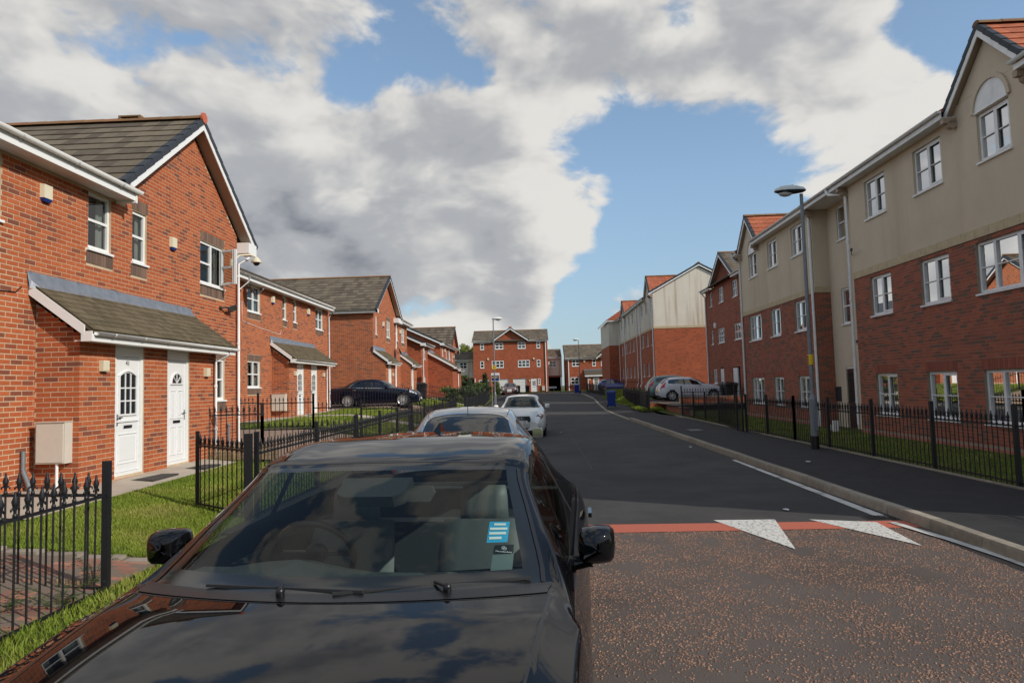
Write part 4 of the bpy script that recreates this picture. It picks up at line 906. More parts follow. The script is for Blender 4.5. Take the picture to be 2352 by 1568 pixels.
def block(h, X, y0, y1, g, zst, zeave, wins, gy=(), gab_hw=1.0, brick_geo=True, sideside=True, depth=9.5, extra=(), tex='brick_far_red', pitch=.55, limit=0, soldier_on=True, soff=.30, shellm=0, glass='window_glass', ridge_t=False, cut=None, roofm='tile_red', gpipe=()):
    """brick below, render above a stone band, boxed eaves; wins=(u0,u1,v0,v1,cols,rows)"""
    Fx=Fr('x-',X); S=Fr('y-',y0); hl=[w[:4] for w in wins if w[2]<zst]; hu=[w[:4] for w in wins if w[2]>=zst]
    lm='mortar_dark' if brick_geo else tex
    mb=MB(); wall(mb,Fx,y0,y1,g-.4,zst,hl,0); mb.quad(S.p(X,g-.4),S.p(X+depth,g-.4),S.p(X+depth,zst),S.p(X,zst)); mb.quad((X,y1,g-.4),(X+depth,y1,g-.4),(X+depth,y1,zst),(X,y1,zst)); mb.quad((X+depth,y0,g),(X+depth,y1,g),(X+depth,y1,zeave),(X+depth,y0,zeave))
    bw=obj('brick_wall',mb,[lm,'dark_room'],h)
    mb=MB(); Fu=Fr('x-',X-.012); Su=Fr('y-',y0-.012); wall(mb,Fu,y0-.012,y1+.012,zst+.2,zeave+.25,hu,0,reveal=.13); rise=pitch*(depth/2)
    mb.poly([Su.p(X-.012,zst+.2),Su.p(X+depth,zst+.2),Su.p(X+depth,zeave+.05),Su.p(X+depth/2,zeave+.05+rise),Su.p(X-.012,zeave+.05)]); mb.poly([(X-.012,y1+.012,zst+.2),(X+depth,y1+.012,zst+.2),(X+depth,y1+.012,zeave+.05),(X+depth/2,y1+.012,zeave+.05+rise),(X-.012,y1+.012,zeave+.05)])
    obj('rendered_wall',mb,['render_pale' if not brick_geo else 'render_cream','dark_room'],h)
    # stone band, block by block
    u=y0
    while u<y1-.05:
        e=min(u+.45,y1); sb=MB(); Fx.box(sb,u+.004,zst+.002,-.02,e-.004,zst+.198,.030); obj('band_stone',sb,'stone_band',h); u+=.45
    sb=MB(); sb.box(X-.029,y0-.030,zst+.002,X+depth,y0-.001,zst+.198); obj('stone_band',sb,'stone_band',h)
    lays=[]
    if brick_geo:
        sol=[]
        for w in wins:
            if w[3]<2.5 and soldier_on: sol.append((w[0]-.04,w[1]+.04,w[3]+.01))
        for a,b,c in sol: soldier(h,Fx,a,b,c,.235,'brick_soldier_red')
        hh=hl+[(a,b,c,c+.235) for a,b,c in sol]+[(y0,y1,.12,.20)]
        lays=[(Fx,lay(Fx,y0,y1,g-.3,zst,hh,dark=.30)),(S,lay(S,X-.008,X+.8,g-.3,zst,dark=.3))]
        pb=MB(); u=y0
        while u<y1: Fx.box(pb,u+.004,.125,-.01,min(u+.225,y1)-.004,.195,.045,0,random.random()); u+=.225
        for v_ in (0,): pass
        obj('plinth_course',pb,'plinth_brick',h)
        put_bricks(bw,lays,'brick_red',limit,inview=lambda c:(c.y>11.6 and c.z>.3))
    for w in wins:
        window(h,Fx if w[2]<zst else Fu,*w[:4],cols=w[4],rows=w[5],fw=.06,mull=.075,bar=.022,sash=[0] if len(w[4]) else None,frm='upvc_worn',curt_fr=w[6] if len(w)>6 else .9,curtain='curtain' if brick_geo else None,glass=glass,w0=-.12,w1=-.055)
    # eaves
    mb=MB(); Fe=Fr('x-',X); segs=[]; p=y0-.1
    for gyc in sorted(gy): segs.append((p,gyc-gab_hw-.12)); p=gyc+gab_hw+.12
    segs.append((p,y1+.1))
    for a,b in segs:
        if b-a<.1: continue
        fb=MB(); fb.box(X-.32,a,zeave,X-.30,b,zeave+.16); obj('fascia',fb,'upvc_worn',h); sb=MB(); sb.box(X-.299,a,zeave+.02,X-.013,b,zeave+.035); obj('soffit',sb,'upvc_worn',h)
        gutter(h,(X-.365,a-.03,zeave+.17),(X-.365,b+.03,zeave+.17),.055,m='upvc_worn',nb=max(1,int((b-a)/1.2)),out=(-1,0,0))
        for e in (a,b):
            cb=MB(); cb.box(X-.30,e-.06,zeave-.12,X-.013,e+.06,zeave+.001); cb.cyl((X-.10,e,zeave-.14),(0,1,0),.10,.12,10); obj('corbel',cb,'soffit_brown',h)
    xr=X+depth/2; zr=zeave+.16+pitch*(depth/2+.35)
    rb=MB(); sg=(zr-zeave-.17)/(xr-X+.36); cuts=[y0-.15]
    for gc in sorted(gy): cuts+=[gc-gab_hw-.22,gc+gab_hw+.22]
    cuts.append(y1+.15)
    for i_ in range(len(cuts)-1):
        a_,b_=cuts[i_],cuts[i_+1]; xa=X-.33 if i_%2==0 else X+1.7
        if b_-a_>.02: rb.poly([(xa,a_,zeave+.19+sg*(xa-X+.36)),(xa,b_,zeave+.17+sg*(xa-X+.36)),(xr,b_,zr),(xr,a_,zr)],(0,0,-.08))
    rb.poly([(X-.36,0,0),(X-.36,.001,0),(X-.36,0,.001)]) if False else None; rb.poly([(X+depth+.36,y0-.15,zeave+.17),(X+depth+.36,y1+.15,zeave+.17),(xr,y1+.15,zr),(xr,y0-.15,zr)],(0,0,-.08)); ro=obj('roof',rb,roofm,h)
    verge(ro,(X-.36,y0-.15,zeave+.19),(xr,y0-.15,zr+.01),n=int(depth/2/.3),w=.1,h=.13,out=(0,-1,0)); verge(ro,(X+depth+.36,y0-.15,zeave+.19),(xr,y0-.15,zr+.01),n=int(depth/2/.3),w=.1,h=.13,out=(0,-1,0))
    rake(h,(X-.34,y0-.14,zeave+.10),(xr,y0-.14,zr-.08),(0,-1,0),d=.14,soff=0); rake(h,(X+depth+.34,y0-.14,zeave+.10),(xr,y0-.14,zr-.08),(0,-1,0),d=.14,soff=0)
    if ridge_t: ridge(ro,(xr,y0-.15,zr+.03),(xr,y1,zr+.03),single=False)
    return Fx,bw

C2=(.5,)
fa=thing('apartment_block',(XR,20,-.05),'nearest brick and cream flats on the right, arched window under the first gable','apartment block',rotz=ROT)
GZ=-.05
def trio(us, zs=((.69,1.80),(3.38,4.46),(6.07,7.14))):
    out=[]
    for (a,b) in us:
        for (c,d) in zs: out.append((a,b,c,d,C2,(.5,),1.0))
    return out
w1=trio([(15.43,16.58),(17.94,19.05)])
w1+=[(12.75,14.52,.69,1.80,(.30,.70),(.5,),.5),(12.75,14.50,3.38,4.46,(.30,.70),(.5,),.5),(13.18,14.16,6.07,7.08,C2,(.5,)),(10.2,11.3,.69,1.8,C2,(.5,)),(10.2,11.3,3.38,4.46,C2,(.5,)),(8.0,9.1,.69,1.8,C2,(.5,)),(8.0,9.1,3.38,4.46,C2,(.5,))]
Fx,bw=block(fa,XR,5.9,20.0,GZ,4.55,7.30,w1,gy=(13.70,),gab_hw=1.02,limit=300)
r_gable(fa,XR-.012,13.70,1.02,7.553,1.02)
w2=[]
for (a,b) in ((23.60,24.66),(26.13,27.20)): w2+=trio([(a,b)])
w2+=[(28.36,29.95,3.38,4.46,(.36,.70),(.5,),1.0),(28.37,29.95,.69,1.80,(.36,.70),(.5,),.8),(28.55,29.62,6.08,7.12,C2,(.5,))]
Fx2,bw2=block(fa,XR,22.78,30.9,GZ,4.55,7.30,w2,gy=(29.42,),gab_hw=1.02,limit=0)
r_gable(fa,XR-.012,29.42,1.02,7.553,1.02)
for yc in (13.68,29.10):   # arched panels over the gable windows
    Fa=Fr('x-',XR-.012); pts=[Fa.p(yc+.50*math.cos(PI*i/14),7.12+.52*math.sin(PI*i/14),.012) for i in range(15)]; mb=MB(); mb.poly(pts,(.02,0,0)); ao=obj('arch_panel',mb,'upvc_worn',fa)
    for i in range(14): mb=MB() if i==0 else mb; mb.beam(Fa.p(yc+.55*math.cos(PI*i/14),7.12+.57*math.sin(PI*i/14),.02),Fa.p(yc+.55*math.cos(PI*(i+1)/14),7.12+.57*math.sin(PI*(i+1)/14),.02),.05,.09)
    obj('arch_surround',mb,'render_cream',ao); tb=MB(); Fa.box(tb,yc-.53,7.10,.0,yc+.53,7.135,.03); obj('arch_transom',tb,'upvc_worn',ao)
# recessed stair between the two halves
Xc=XR+.5; Fc=Fr('x-',Xc); rw=[(21.42,22.0,.0,2.05),(21.45,22.0,3.40,4.54),(21.48,22.05,6.10,7.20)]
mb=MB(); wall(mb,Fc,20.0,22.8,.10,7.6,rw,0,reveal=.13); obj('stair_wall',mb,['render_cream','dark_room'],fa)
mb=MB(); Sc=Fr('y-',22.78)
window(fa,Fc,*rw[1],cols=(),rows=(.5,),fw=.06,frm='upvc_worn'); window(fa,Fc,*rw[2],cols=(),rows=(.5,),fw=.06,frm='upvc_worn')
door(fa,Fc,21.30,22.16,-.05,2.05,'halfglass',None,'door_maroon','upvc_worn',head=.0)
pn=MB(); Fc.box(pn,22.40,.95,0,22.78,1.42,.03); obj('entry_panel',pn,'tile_dark',fa)
rb=MB(); rb.poly([(XR-.33,19.9,7.49),(XR-.33,22.9,7.49),(XR+4.75,22.9,10.28),(XR+4.75,19.9,10.28)],(0,0,-.08)); obj('roof',rb,'tile_red',fa)
fb=MB(); fb.box(XR-.32,20.1,7.30,XR-.30,22.68,7.46); obj('fascia',fb,'upvc_worn',fa); sb=MB(); sb.box(XR-.299,20.1,7.32,Xc,22.68,7.335); obj('soffit',sb,'upvc_worn',fa); gutter(fa,(XR-.365,20.1,7.47),(XR-.365,22.7,7.47),.055,m='upvc_worn',nb=3,out=(-1,0,0))
pipe(fa,[(XR-.36,20.7,7.42),(XR-.34,20.6,7.25),(XR-.06,20.12,7.1),(XR-.06,20.12,.35)],.045,'upvc_worn',clips=[(XR-.06,20.12,z) for z in (1.0,2.0,4.0,5.7)])
pipe(fa,[(XR-.06,22.86,7.2),(XR-.06,22.86,.1)],.045,'upvc_worn',clips=[(XR-.06,22.86,z) for z in (1.6,3.9,5.4)])
pipe(fa,[(XR-.36,30.9,7.42),(XR-.34,30.85,7.2),(XR-.06,30.8,6.95),(XR-.06,30.8,-.1)],.045,'upvc_worn',clips=[(XR-.06,30.8,z) for z in (1.6,3.9,5.4)])
for zz in (5.34,2.72):
    c=MB(); c.tube([(XR-.03,20.0,zz-.06),(XR-.2,19.6,zz)],.012,6); c.tube([(XR-.2,19.62,zz),(XR-.27,19.45,zz+.01)],.035,8); obj('spotlight',c,'trim_black',fa)
mt=MB(); mt.box(XR-.6,20.5,-.05,XR-.45,20.62,.45); mt.box(XR-.55,20.9,-.05,XR-.40,21.0,.30); obj('service_post',mt,'upvc_worn',fa)

# ---- brown brick three-storey house set behind the parking court
hr=thing('brick_house',(11.8,43,.5),'dark brick three-storey townhouse behind the parked white hatchback','house',rotz=ROT)
X=11.8; Fx=Fr('x-',X); g=.45
wins=[(46.02,46.6,6.70,7.66),(43.28,44.28,6.70,7.68),(40.2,41.2,6.68,7.68),(46.10,46.60,4.12,5.08),(43.35,44.9,4.12,5.06),(39.45,41.17,4.10,5.06),(45.55,46.5,1.5,2.46)]
mb=MB(); wall(mb,Fx,37.0,47.75,g-.5,7.9,[w for w in wins]+[(43.9,44.8,g,2.5),(40.4,42.0,g,2.5)],0,room=1.0); S=Fr('y-',37.0); mb.poly([Fx.p(40.4,7.9),Fx.p(45.5,7.9),Fx.p(42.95,9.55)]); mb.quad((X,47.75,0),(X+9,47.75,0),(X+9,47.75,8),(X,47.75,8)); mb.quad((X,37,0),(X+9,37,0),(X+9,37,8),(X,37,8)); obj('wall',mb,['brick_far_red','dark_room'],hr)
for w in wins: window(hr,Fx,*w,cols=() if w[1]-w[0]<.7 else ((.5,) if w[1]-w[0]<1.2 else (.33,.67)),rows=(.5,),curt_fr=.6)
for (a,b) in ((43.95,44.75),(41.0,41.9)): door(hr,Fx,a,b,g,2.45,'plain',frame='upvc_worn')
r_gable(hr,X,42.95,2.5,8.0,1.55,tm='tile_brown',brick_wall='brick_far_red',over=.3,deep=5)
for a,b in ((45.6,47.9),(37,40.3)):
    fb=MB(); fb.box(X-.35,a,7.78,X-.33,b,7.95); fb.box(X-.329,a,7.80,X-.002,b,7.815); obj('fascia',fb,'upvc_worn',hr); gutter(hr,(X-.4,a,7.95),(X-.4,b,7.95),.055,m='upvc_worn',nb=3,out=(-1,0,0))
rb=MB(); rb.poly([(X-.4,37,7.97),(X-.4,47.9,7.97),(X+4.5,47.9,10.2),(X+4.5,37,10.2)],(0,0,-.08)); rb.poly([(X+9.4,37,7.97),(X+9.4,47.9,7.97),(X+4.5,47.9,10.2),(X+4.5,37,10.2)],(0,0,-.08)); obj('roof',rb,'tile_brown',hr)
pipe(hr,[(X-.4,47.6,7.9),(X-.07,47.65,7.5),(X-.07,47.65,g)],.045,'upvc_worn'); alarm(hr,Fx,45.4,5.35,.3,.36,.1,'upvc_worn','upvc_worn')

# ---- far flats with the pale rendered end wall
fb_=thing('apartment_block',(9.35,65,1.1),'far flats on the right with a streaked pale gable end above orange brick','apartment block',rotz=ROT)
Xf=9.33; y0=55.0; w=[]
for (a,b) in ((55.3,56.3),(57.8,58.8),(60.4,61.5),(66.5,67.5),(69.2,70.2),(72,73),(75.5,76.5),(79,80),(83,84)):
    for (c,d) in ((2.2,3.3),(4.75,5.85),(7.5,8.55)): w.append((a,b,c,d,C2,(.5,)))
block(fb_,Xf,y0,88.0,1.0,6.02,8.80,w,gy=(57.2,74.2),gab_hw=1.25,brick_geo=False,tex='brick_far',glass='pane_dark',depth=7.6,pitch=.55,ridge_t=True)
r_gable(fb_,Xf-.012,57.2,1.25,9.053,1.35,tile_single=False,deep=3.5); r_gable(fb_,Xf-.012,74.2,1.25,9.053,1.35,tile_single=False,deep=3.5)
S=Fr('y-',y0-.012)
window(fb_,S,13.7,14.6,7.75,8.75,cols=(),rows=(.5,),glass='pane_dark',curtain=None,frm='upvc',w0=-.02,w1=.03); window(fb_,Fr('y-',y0),13.7,14.6,4.9,5.9,cols=(),rows=(.5,),glass='pane_dark',curtain=None,frm='upvc',w0=-.02,w1=.03)
for yy in (55.1,61.9,64.0,73.0,78.0): pipe(fb_,[(Xf-.36,yy,8.9),(Xf-.07,yy,8.6),(Xf-.07,yy,1.6),(Xf-.2,yy,1.4),(Xf-.2,yy,1.0)],.05,'upvc_worn')
wg_=MB(); Xw=Xf-1.25; mats_=['brick_far','render_pale','tile_red']
wg_.quad((Xw,78,.5),(Xf,78,.5),(Xf,78,6.02),(Xw,78,6.02),0); wg_.quad((Xw,78,.5),(Xw,87.9,.5),(Xw,87.9,6.02),(Xw,78,6.02),0); wg_.quad((Xw,87.9,.5),(Xf,87.9,.5),(Xf,87.9,6.02),(Xw,87.9,6.02),0)
wg_.quad((Xw,78,6.02),(Xf,78,6.02),(Xf,78,8.9),(Xw,78,8.9),1); wg_.quad((Xw,78,6.02),(Xw,87.9,6.02),(Xw,87.9,8.9),(Xw,78,8.9),1)
wo_=obj('end_wing',wg_,mats_,fb_); hr_=MB(); hr_.poly([(Xw-.3,77.7,8.9),(Xf+3.6,77.7,8.9),(Xf+3.6,81.5,10.9),(Xw+2.6,81.5,10.9)]); hr_.poly([(Xw-.3,77.7,8.9),(Xw-.3,88.2,8.9),(Xw+2.6,85,10.9),(Xw+2.6,81.5,10.9)]); obj('hipped_roof',hr_,'tile_red',fb_)
for k_ in range(8):
    hb_=MB(); z_=8.9+2.0*k_/8; hb_.beam((Xw-.3+2.9*k_/8,77.66+3.8*k_/8,z_+.02),(Xf+3.6,77.66+3.8*k_/8,z_+.02),.10,.06); obj('tile_course',hb_,'tile_red',fb_)
hb_=MB(); hb_.box(Xw-.33,77.66,8.74,Xf,77.70,8.92); hb_.box(Xw-.33,77.701,8.74,Xw-.29,88.2,8.92); obj('fascia',hb_,'upvc_worn',fb_)
# ------------------------------------------------------------ houses closing the end of the street
GC=.68
hc=thing('brick_house',(-3,97,GC),'wide three-storey brick pair with central gable and two white garage doors','house')
F=Fr('y-',97); x0,x1=-8.43,2.25
wins=[(-7.41,-6.86,7.0,7.95),(-5.28,-4.09,7.0,7.95),(-2.0,-.88,7.0,7.95),(.68,1.22,7.0,7.95),(-7.45,-6.9,4.35,5.35),(-5.79,-4.09,4.35,5.35),(-2.04,-.36,4.35,5.35),(.65,1.19,4.35,5.35),(.76,1.12,1.75,2.66),(-7.7,-7.2,1.75,2.66)]
holes=wins+[(-5.1,-3.42,GC,2.74),(-2.79,-.90,GC,2.74),(-.25,.62,GC,2.68),(-7.1,-6.25,GC,2.68)]
mb=MB(); wall(mb,F,x0,x1,GC-.5,8.15,holes,0,room=.6); mb.poly([F.p(-5.3,8.15),F.p(-.75,8.15),F.p(-3.02,9.75)])
for xx in (x0,x1): mb.poly([(xx,97,GC-.5),(xx,104.5,GC-.5),(xx,104.5,8.15),(xx,100.75,9.8),(xx,97,8.15)])
obj('wall',mb,['brick_far','dark_room'],hc)
for w in wins: window(hc,F,*w,cols=() if w[1]-w[0]<.7 else ((.5,) if w[1]-w[0]<1.3 else (.34,.66)),rows=(.5,),glass='pane_dark',curtain=None,fw=.09,mull=.11,bar=.09,w0=-.06,w1=.01)
for a,b in ((-5.1,-3.42),(-2.79,-.90)):
    for i in range(9):
        gm=MB(); F.box(gm,a+.05,GC+.02+i*.22,-.15,b-.05,GC+.23+i*.22,-.12+(.012 if i%2 else 0)); obj('garage_slat',gm,'garage_white',hc)
    gm=MB(); F.box(gm,a,GC,-.16,a+.05,2.74,-.06); F.box(gm,b-.05,GC,-.16,b,2.74,-.06); F.box(gm,a+.05,2.66,-.16,b-.05,2.74,-.06); obj('garage_frame',gm,'upvc',hc)
door(hc,F,-.25,.62,GC,2.68,'glazed',head=0); door(hc,F,-7.1,-6.25,GC,2.68,'glazed',head=0)
rb=MB(); zr=9.95
for s,yy in ((0,96.6),(1,104.9)): rb.poly([(x0-.15,yy,8.2),(x1+.15,yy,8.2),(x1+.15,100.75,zr),(x0-.15,100.75,zr)],(0,0,-.1))
ro=obj('roof',rb,'tile_brown',hc)
tiles(ro,(x0-.15,96.6,8.21),(1,0,0),(0,4.15,zr-8.2),28,13,(x1-x0+.3)/28,.346,'tile_brown',single=True,th=.03,stagger=False,keep=lambda p: abs(p.x+3.02)>(2.75-(p.z-8.2)/.66))
ridge(ro,(x0-.15,100.75,zr+.03),(x1+.15,100.75,zr+.03),single=False)
gb=MB(); zg=9.95
for s in (-1,1): gb.poly([(-3.02+s*2.65,96.55,8.25),(-3.02,96.55,zg+.08),(-3.02,100.9,zg+.08),(-3.02+s*2.65,100.9,8.25)],(0,0,-.1))
gg=obj('gable_roof',gb,'tile_dark',hc)
for s in (-1,1):
    verge(gg,(-3.02+s*2.65,96.54,8.27),(-3.02+s*.03,96.54,zg+.10),n=8,w=.18,h=.16,out=(0,-1,0)); rake(hc,(-3.02+s*2.5,96.5,8.25),(-3.02,96.5,zg-.02),(0,-1,0),d=.17,soff=.4)
    a,b=((x0-.1,-5.5) if s<0 else (-.55,x1+.1)); fb=MB(); fb.box(a,96.66,8.0,b,96.69,8.2); obj('fascia',fb,'upvc',hc); gutter(hc,(a,96.6,8.22),(b,96.6,8.22),.07,out=(0,1,0),nb=0)
e=MB(); e.box(-3.25,96.5,zg+.10,-2.80,96.8,zg+.24); obj('ridge_end',e,'ridge_end',hc)
pipe(hc,[(1.95,96.6,8.15),(1.95,96.9,7.9),(1.95,96.9,GC)],.06); pipe(hc,[(-8.25,96.9,2.9),(-8.25,96.9,GC)],.06)
alarm(hc,F,-6.32,5.6,.22,.34,.1); alarm(hc,F,.23,5.5,.22,.34,.1); alarm(hc,F,-.46,2.38,.18,.22,.08); meter(hc,F,1.30,1.68,.93,1.58,.2)
for (a,b,lab,dark_,g_) in ((-11.6,-8.43,'pale link bay with one window left of the wide three-storey pair',1,0),(2.25,4.3,'pale link bay over a dark car passage right of the wide pair',1,0)):
    hl=thing('link_house',((a+b)/2,99,GC),lab,'link building'); Fl=Fr('y-',99.0)
    ww=[(a+.95,a+2.05,4.40,5.36)] if a<0 else [(2.46,3.5,4.27,5.18)]
    mb=MB(); wall(mb,Fl,a,b,3.05,5.62,ww,0); obj('rendered_wall',mb,['render_pale','dark_room'],hl)
    window(hl,Fl,*ww[0],glass='pane_dark',curtain=None,fw=.08,mull=.09,bar=.08,w0=-.05,w1=.01,frm='upvc_worn')
    bm=MB(); Fl.box(bm,a,2.80,-.2,b,3.05,.04); obj('lintel_beam',bm,'brick_soldier_red',hl)
    dk=MB(); dk.quad((a,104,GC),(b,104,GC),(b,104,2.9),(a,104,2.9)); dk.quad((a,99,2.82),(b,99,2.82),(b,104,2.82),(a,104,2.82)); obj('passage',dk,'dark_room',hl)
    rb=MB(); rb.poly([(a,98.6,5.72),(b,98.6,5.72),(b,102,7.05),(a,102,7.05)],(0,0,-.1)); ro=obj('roof',rb,'tile_brown',hl)
    tiles(ro,(a,98.6,5.73),(1,0,0),(0,3.4,1.33),int((b-a)/.4),9,(b-a)/int((b-a)/.4),.40,'tile_brown',single=True,th=.03,stagger=False)
    fb=MB(); fb.box(a,98.62,5.52,b,98.65,5.70); obj('fascia',fb,'upvc_worn',hl); gutter(hl,(a,98.56,5.72),(b,98.56,5.72),.06,out=(0,1,0),nb=0)
    pipe(hl,[((a+.25) if a<0 else (b-.1),98.7,5.6),((a+.25) if a<0 else (b-.1),98.9,5.4),((a+.25) if a<0 else (b-.1),98.9,GC)],.06,'upvc_worn')
hq=thing('brick_house',(8,97,GC),'far two-storey brick house behind the further blue bin, brown roof','house'); a,b=4.84,14.5
wins=[(5.67,6.75,4.24,5.2),(8.57,9.08,4.2,5.17),(9.81,10.26,4.2,5.17),(5.41,6.6,1.68,2.69),(12.2,13.2,4.2,5.2)]
mb=MB(); wall(mb,F,a,b,GC-.5,5.3,wins,0); mb.quad((a,97,0),(a,104,0),(a,104,5.3),(a,97,5.3)); mb.poly([(a,97,5.3),(a,104,5.3),(a,100.5,7.3)]); mb.poly([F.p(9.3,5.3),F.p(14.3,5.3),F.p(11.8,7.3)]); obj('wall',mb,['brick_far','dark_room'],hq)
for w in wins: window(hq,F,*w,cols=() if w[1]-w[0]<.7 else (.5,),rows=(.5,),glass='pane_dark',curtain=None,fw=.09,mull=.11,bar=.09,w0=-.06,w1=.01)
rb=MB(); rb.poly([(a-.25,96.6,5.42),(b,96.6,5.42),(b,100.5,7.45),(a-.25,100.5,7.45)],(0,0,-.1)); ro=obj('roof',rb,'tile_brown',hq)
tiles(ro,(a-.25,96.6,5.43),(1,0,0),(0,3.9,2.03),14,12,.40,.366,'tile_brown',single=True,th=.03,stagger=False); ridge(ro,(a-.2,100.5,7.48),(b,100.5,7.48),single=False)
gb=MB()
for s in (-1,1): gb.poly([(11.8+s*2.8,96.5,5.3),(11.8,96.5,7.55),(11.8,100.6,7.55),(11.8+s*2.8,100.6,5.3)],(0,0,-.1))
obj('gable_roof',gb,'tile_dark',hq); rake(hq,(9.1,96.5,5.35),(11.8,96.5,7.5),(0,-1,0),d=.17,soff=.4)
fb=MB(); fb.box(a-.2,96.65,5.22,9.3,96.68,5.42); obj('fascia',fb,'upvc',hq); gutter(hq,(a-.2,96.58,5.43),(9.3,96.58,5.43),.07,out=(0,1,0),nb=0); pipe(hq,[(5.15,96.6,5.3),(5.15,96.9,5.0),(5.15,96.9,GC)],.07); verge(ro,(a-.26,96.6,5.44),(a-.26,100.45,7.47),n=10,w=.1,h=.14,out=(-1,0,0),single=False)
mb=MB(); Fp=Fr('y-',95.9); wall(mb,Fp,7.6,12,GC-.4,2.85,[(8.5,9.4,GC,2.6),(9.95,10.8,GC,2.6)],0,room=.5); mb.poly([(7.6,95.9,GC-.4),(7.6,97,GC-.4),(7.6,97,3.5),(7.6,95.9,2.85)]); obj('porch_wall',mb,['brick_far','dark_room'],hq)
for u in (8.5,9.95): door(hq,Fp,u,u+.88,GC,2.6,'glazed',head=0)
rb=MB(); rb.poly([(7.35,95.6,2.88),(12.2,95.6,2.88),(12.2,96.99,3.62),(7.35,96.99,3.62)],(0,0,-.08)); obj('porch_roof',rb,'tile_brown',hq); fb=MB(); fb.box(7.35,95.58,2.72,12.2,95.62,2.9); obj('fascia',fb,'upvc',hq); alarm(hq,F,7.45,4.95,.26,.36,.1,base='cream_plastic'); alarm(hq,Fp,8.05,2.3,.2,.24,.08,base='cream_plastic'); lf_=MB(); lf_.box(7.3,96.9,3.60,12.2,96.985,3.78); obj('lead_flashing',lf_,'lead',hq)
pipe(hq,[(7.8,95.6,2.75),(7.8,95.85,2.5),(7.8,95.85,GC)],.06)

# ------------------------------------------------------------ ground
def smooth(a,b,t): t=max(0,min(1,(t-a)/(b-a))); return t*t*(3-2*t)
def road_z(y): return .05*smooth(30,48,y)+.62*smooth(48,80,y)
def hz(y):
    xs=[-10,9,14,23,30,37,48,60,75,100]; zs=[.40,G1-.02,.46,G2-.05,G2+.02,G3-.10,1.05,1.0,.9,.68]; return float(np.interp(y,xs,zs))
def gz(x,y):   # gardens on the left climb from the fence to the house fronts
    f=road_z(y)+.10+.10*smooth(12,40,y); t=min(1,max(0,(-3.75-x)/3.3)); return f+(hz(y)-f)*t
def rz(x,y):   # yards on the right
    base=road_z(y)+.13; t=smooth(30,40,y); c=.5+.6*smooth(42,60,y); return base*(1-t*min(1,max(0,(x-6.8)/1.5)))+ (c if x>6.8 else base)*(t*min(1,max(0,(x-6.8)/1.5)))
def sheet(name, xs, ys, zf, m, kind='structure', lift=0.0, keep=None, label=None, cat=None, parent=None, smoothed=True):
    mb=MB(); vs=[(x,y,zf(x,y)+lift) for y in ys for x in xs]; n=len(xs); fs=[]
    for j in range(len(ys)-1):
        for i in range(n-1):
            if keep and not keep((xs[i]+xs[i+1])/2,(ys[j]+ys[j+1])/2): continue
            fs.append((j*n+i,j*n+i+1,(j+1)*n+i+1,(j+1)*n+i))
    mb.add(vs,fs,0,0,smoothed); return obj(name,mb,m,parent,label=label,cat=cat,kind=kind)
def fr_(a,b,s): n=max(1,int(math.ceil((b-a)/s))); return [a+(b-a)*i/n for i in range(n+1)]
mb=MB(); mb.quad((-900,-600,-1.2),(900,-600,-1.2),(900,1400,-1.2),(-900,1400,-1.2)); obj('ground',mb,'terrain',kind='structure')
sheet('ground_left',fr_(-60,-3.72,1.1),fr_(-30,130,1.4),lambda x,y: gz(x,y)-.004 if x>-13 else gz(-13,y)-.01,'soil_grass')
sheet('ground_far',fr_(-60,60,6),fr_(91.2,200,4),lambda x,y:.66,'soil_grass')
yc=8.42
sheet('road',fr_(-2.0,4.42,1.2)[0:],fr_(yc,42,1.0),lambda x,y:road_z(y),'asphalt')
def kx(y): return float(np.interp(y,[42,50,62,72,80,86,91],[4.42,4.9,5.5,5.3,4.4,2.6,.2]))
mb=MB(); ys=fr_(42,91,1.0)
for i in range(len(ys)-1):
    a,b=ys[i],ys[i+1]; la=-2.0 if a<70 else -2.0-(a-70)*.9; lb=-2.0 if b<70 else -2.0-(b-70)*.9
    mb.quad((la,a,road_z(a)),(kx(a),a,road_z(a)),(kx(b),b,road_z(b)),(lb,b,road_z(b)))
obj('road',mb,'asphalt',kind='structure')
mb=MB(); mb.quad((-14,90.9,.665),(8,90.9,.665),(8,92.6,.672),(-14,92.6,.672)); obj('pavement',mb,'asphalt_path',kind='structure')
mb=MB(); mb.quad((-6,83.2,road_z(84)-.0+.006),(3.0,83.2,road_z(84)+.006),(1.5,86.5,road_z(86)+.006),(-8,86.5,road_z(86)+.006)); obj('red_road_table',mb,'red_surface',kind='structure')
sheet('old_road',fr_(-2.0,12,1.5),fr_(-14,yc-.0,1.2),lambda x,y:-.002,'old_asphalt',keep=lambda x,y: x<4.42 or y<3.0)
# red band and white give-way teeth at the start of the old surface
mb=MB(); mb.quad((-2.0,8.12,.004),(4.40,8.02,.004),(4.40,8.40,.004),(-2.0,8.66,.004)); obj('red_band',mb,'red_surface',kind='structure')
for (p) in (((2.20,8.66),(2.95,8.62),(2.63,7.12)),((3.35,8.58),(4.05,8.34),(3.92,7.15))):
    mb=MB(); mb.poly([(x,y,.0065) for x,y in p]); 
    n=4
    obj('give_way_tooth',mb,'road_paint',kind='structure')
mb=MB(); mb.quad((4.20,8.75,.008),(4.34,8.55,.008),(4.36,15.0,.008),(4.27,15.0,.008)); obj('edge_line',mb,'white_line',kind='structure')
mb=MB(); pts=[(4.16,8.3),(4.28,7.4),(4.34,6.6),(4.34,3.0)]
for i in range(3): (a,b),(c,d)=pts[i],pts[i+1]; mb.quad((a,b,.012),(a+.10,b,.012),(c+.10,d,.012),(c,d,.012))
obj('edge_line',mb,'white_line',kind='structure')
mb=MB()
mb.poly([(1.15,14,.004),(1.17,14,.004),(1.33,30,.004),(1.31,30,.004)]); obj('road_joint',mb,'old_asphalt',kind='structure')
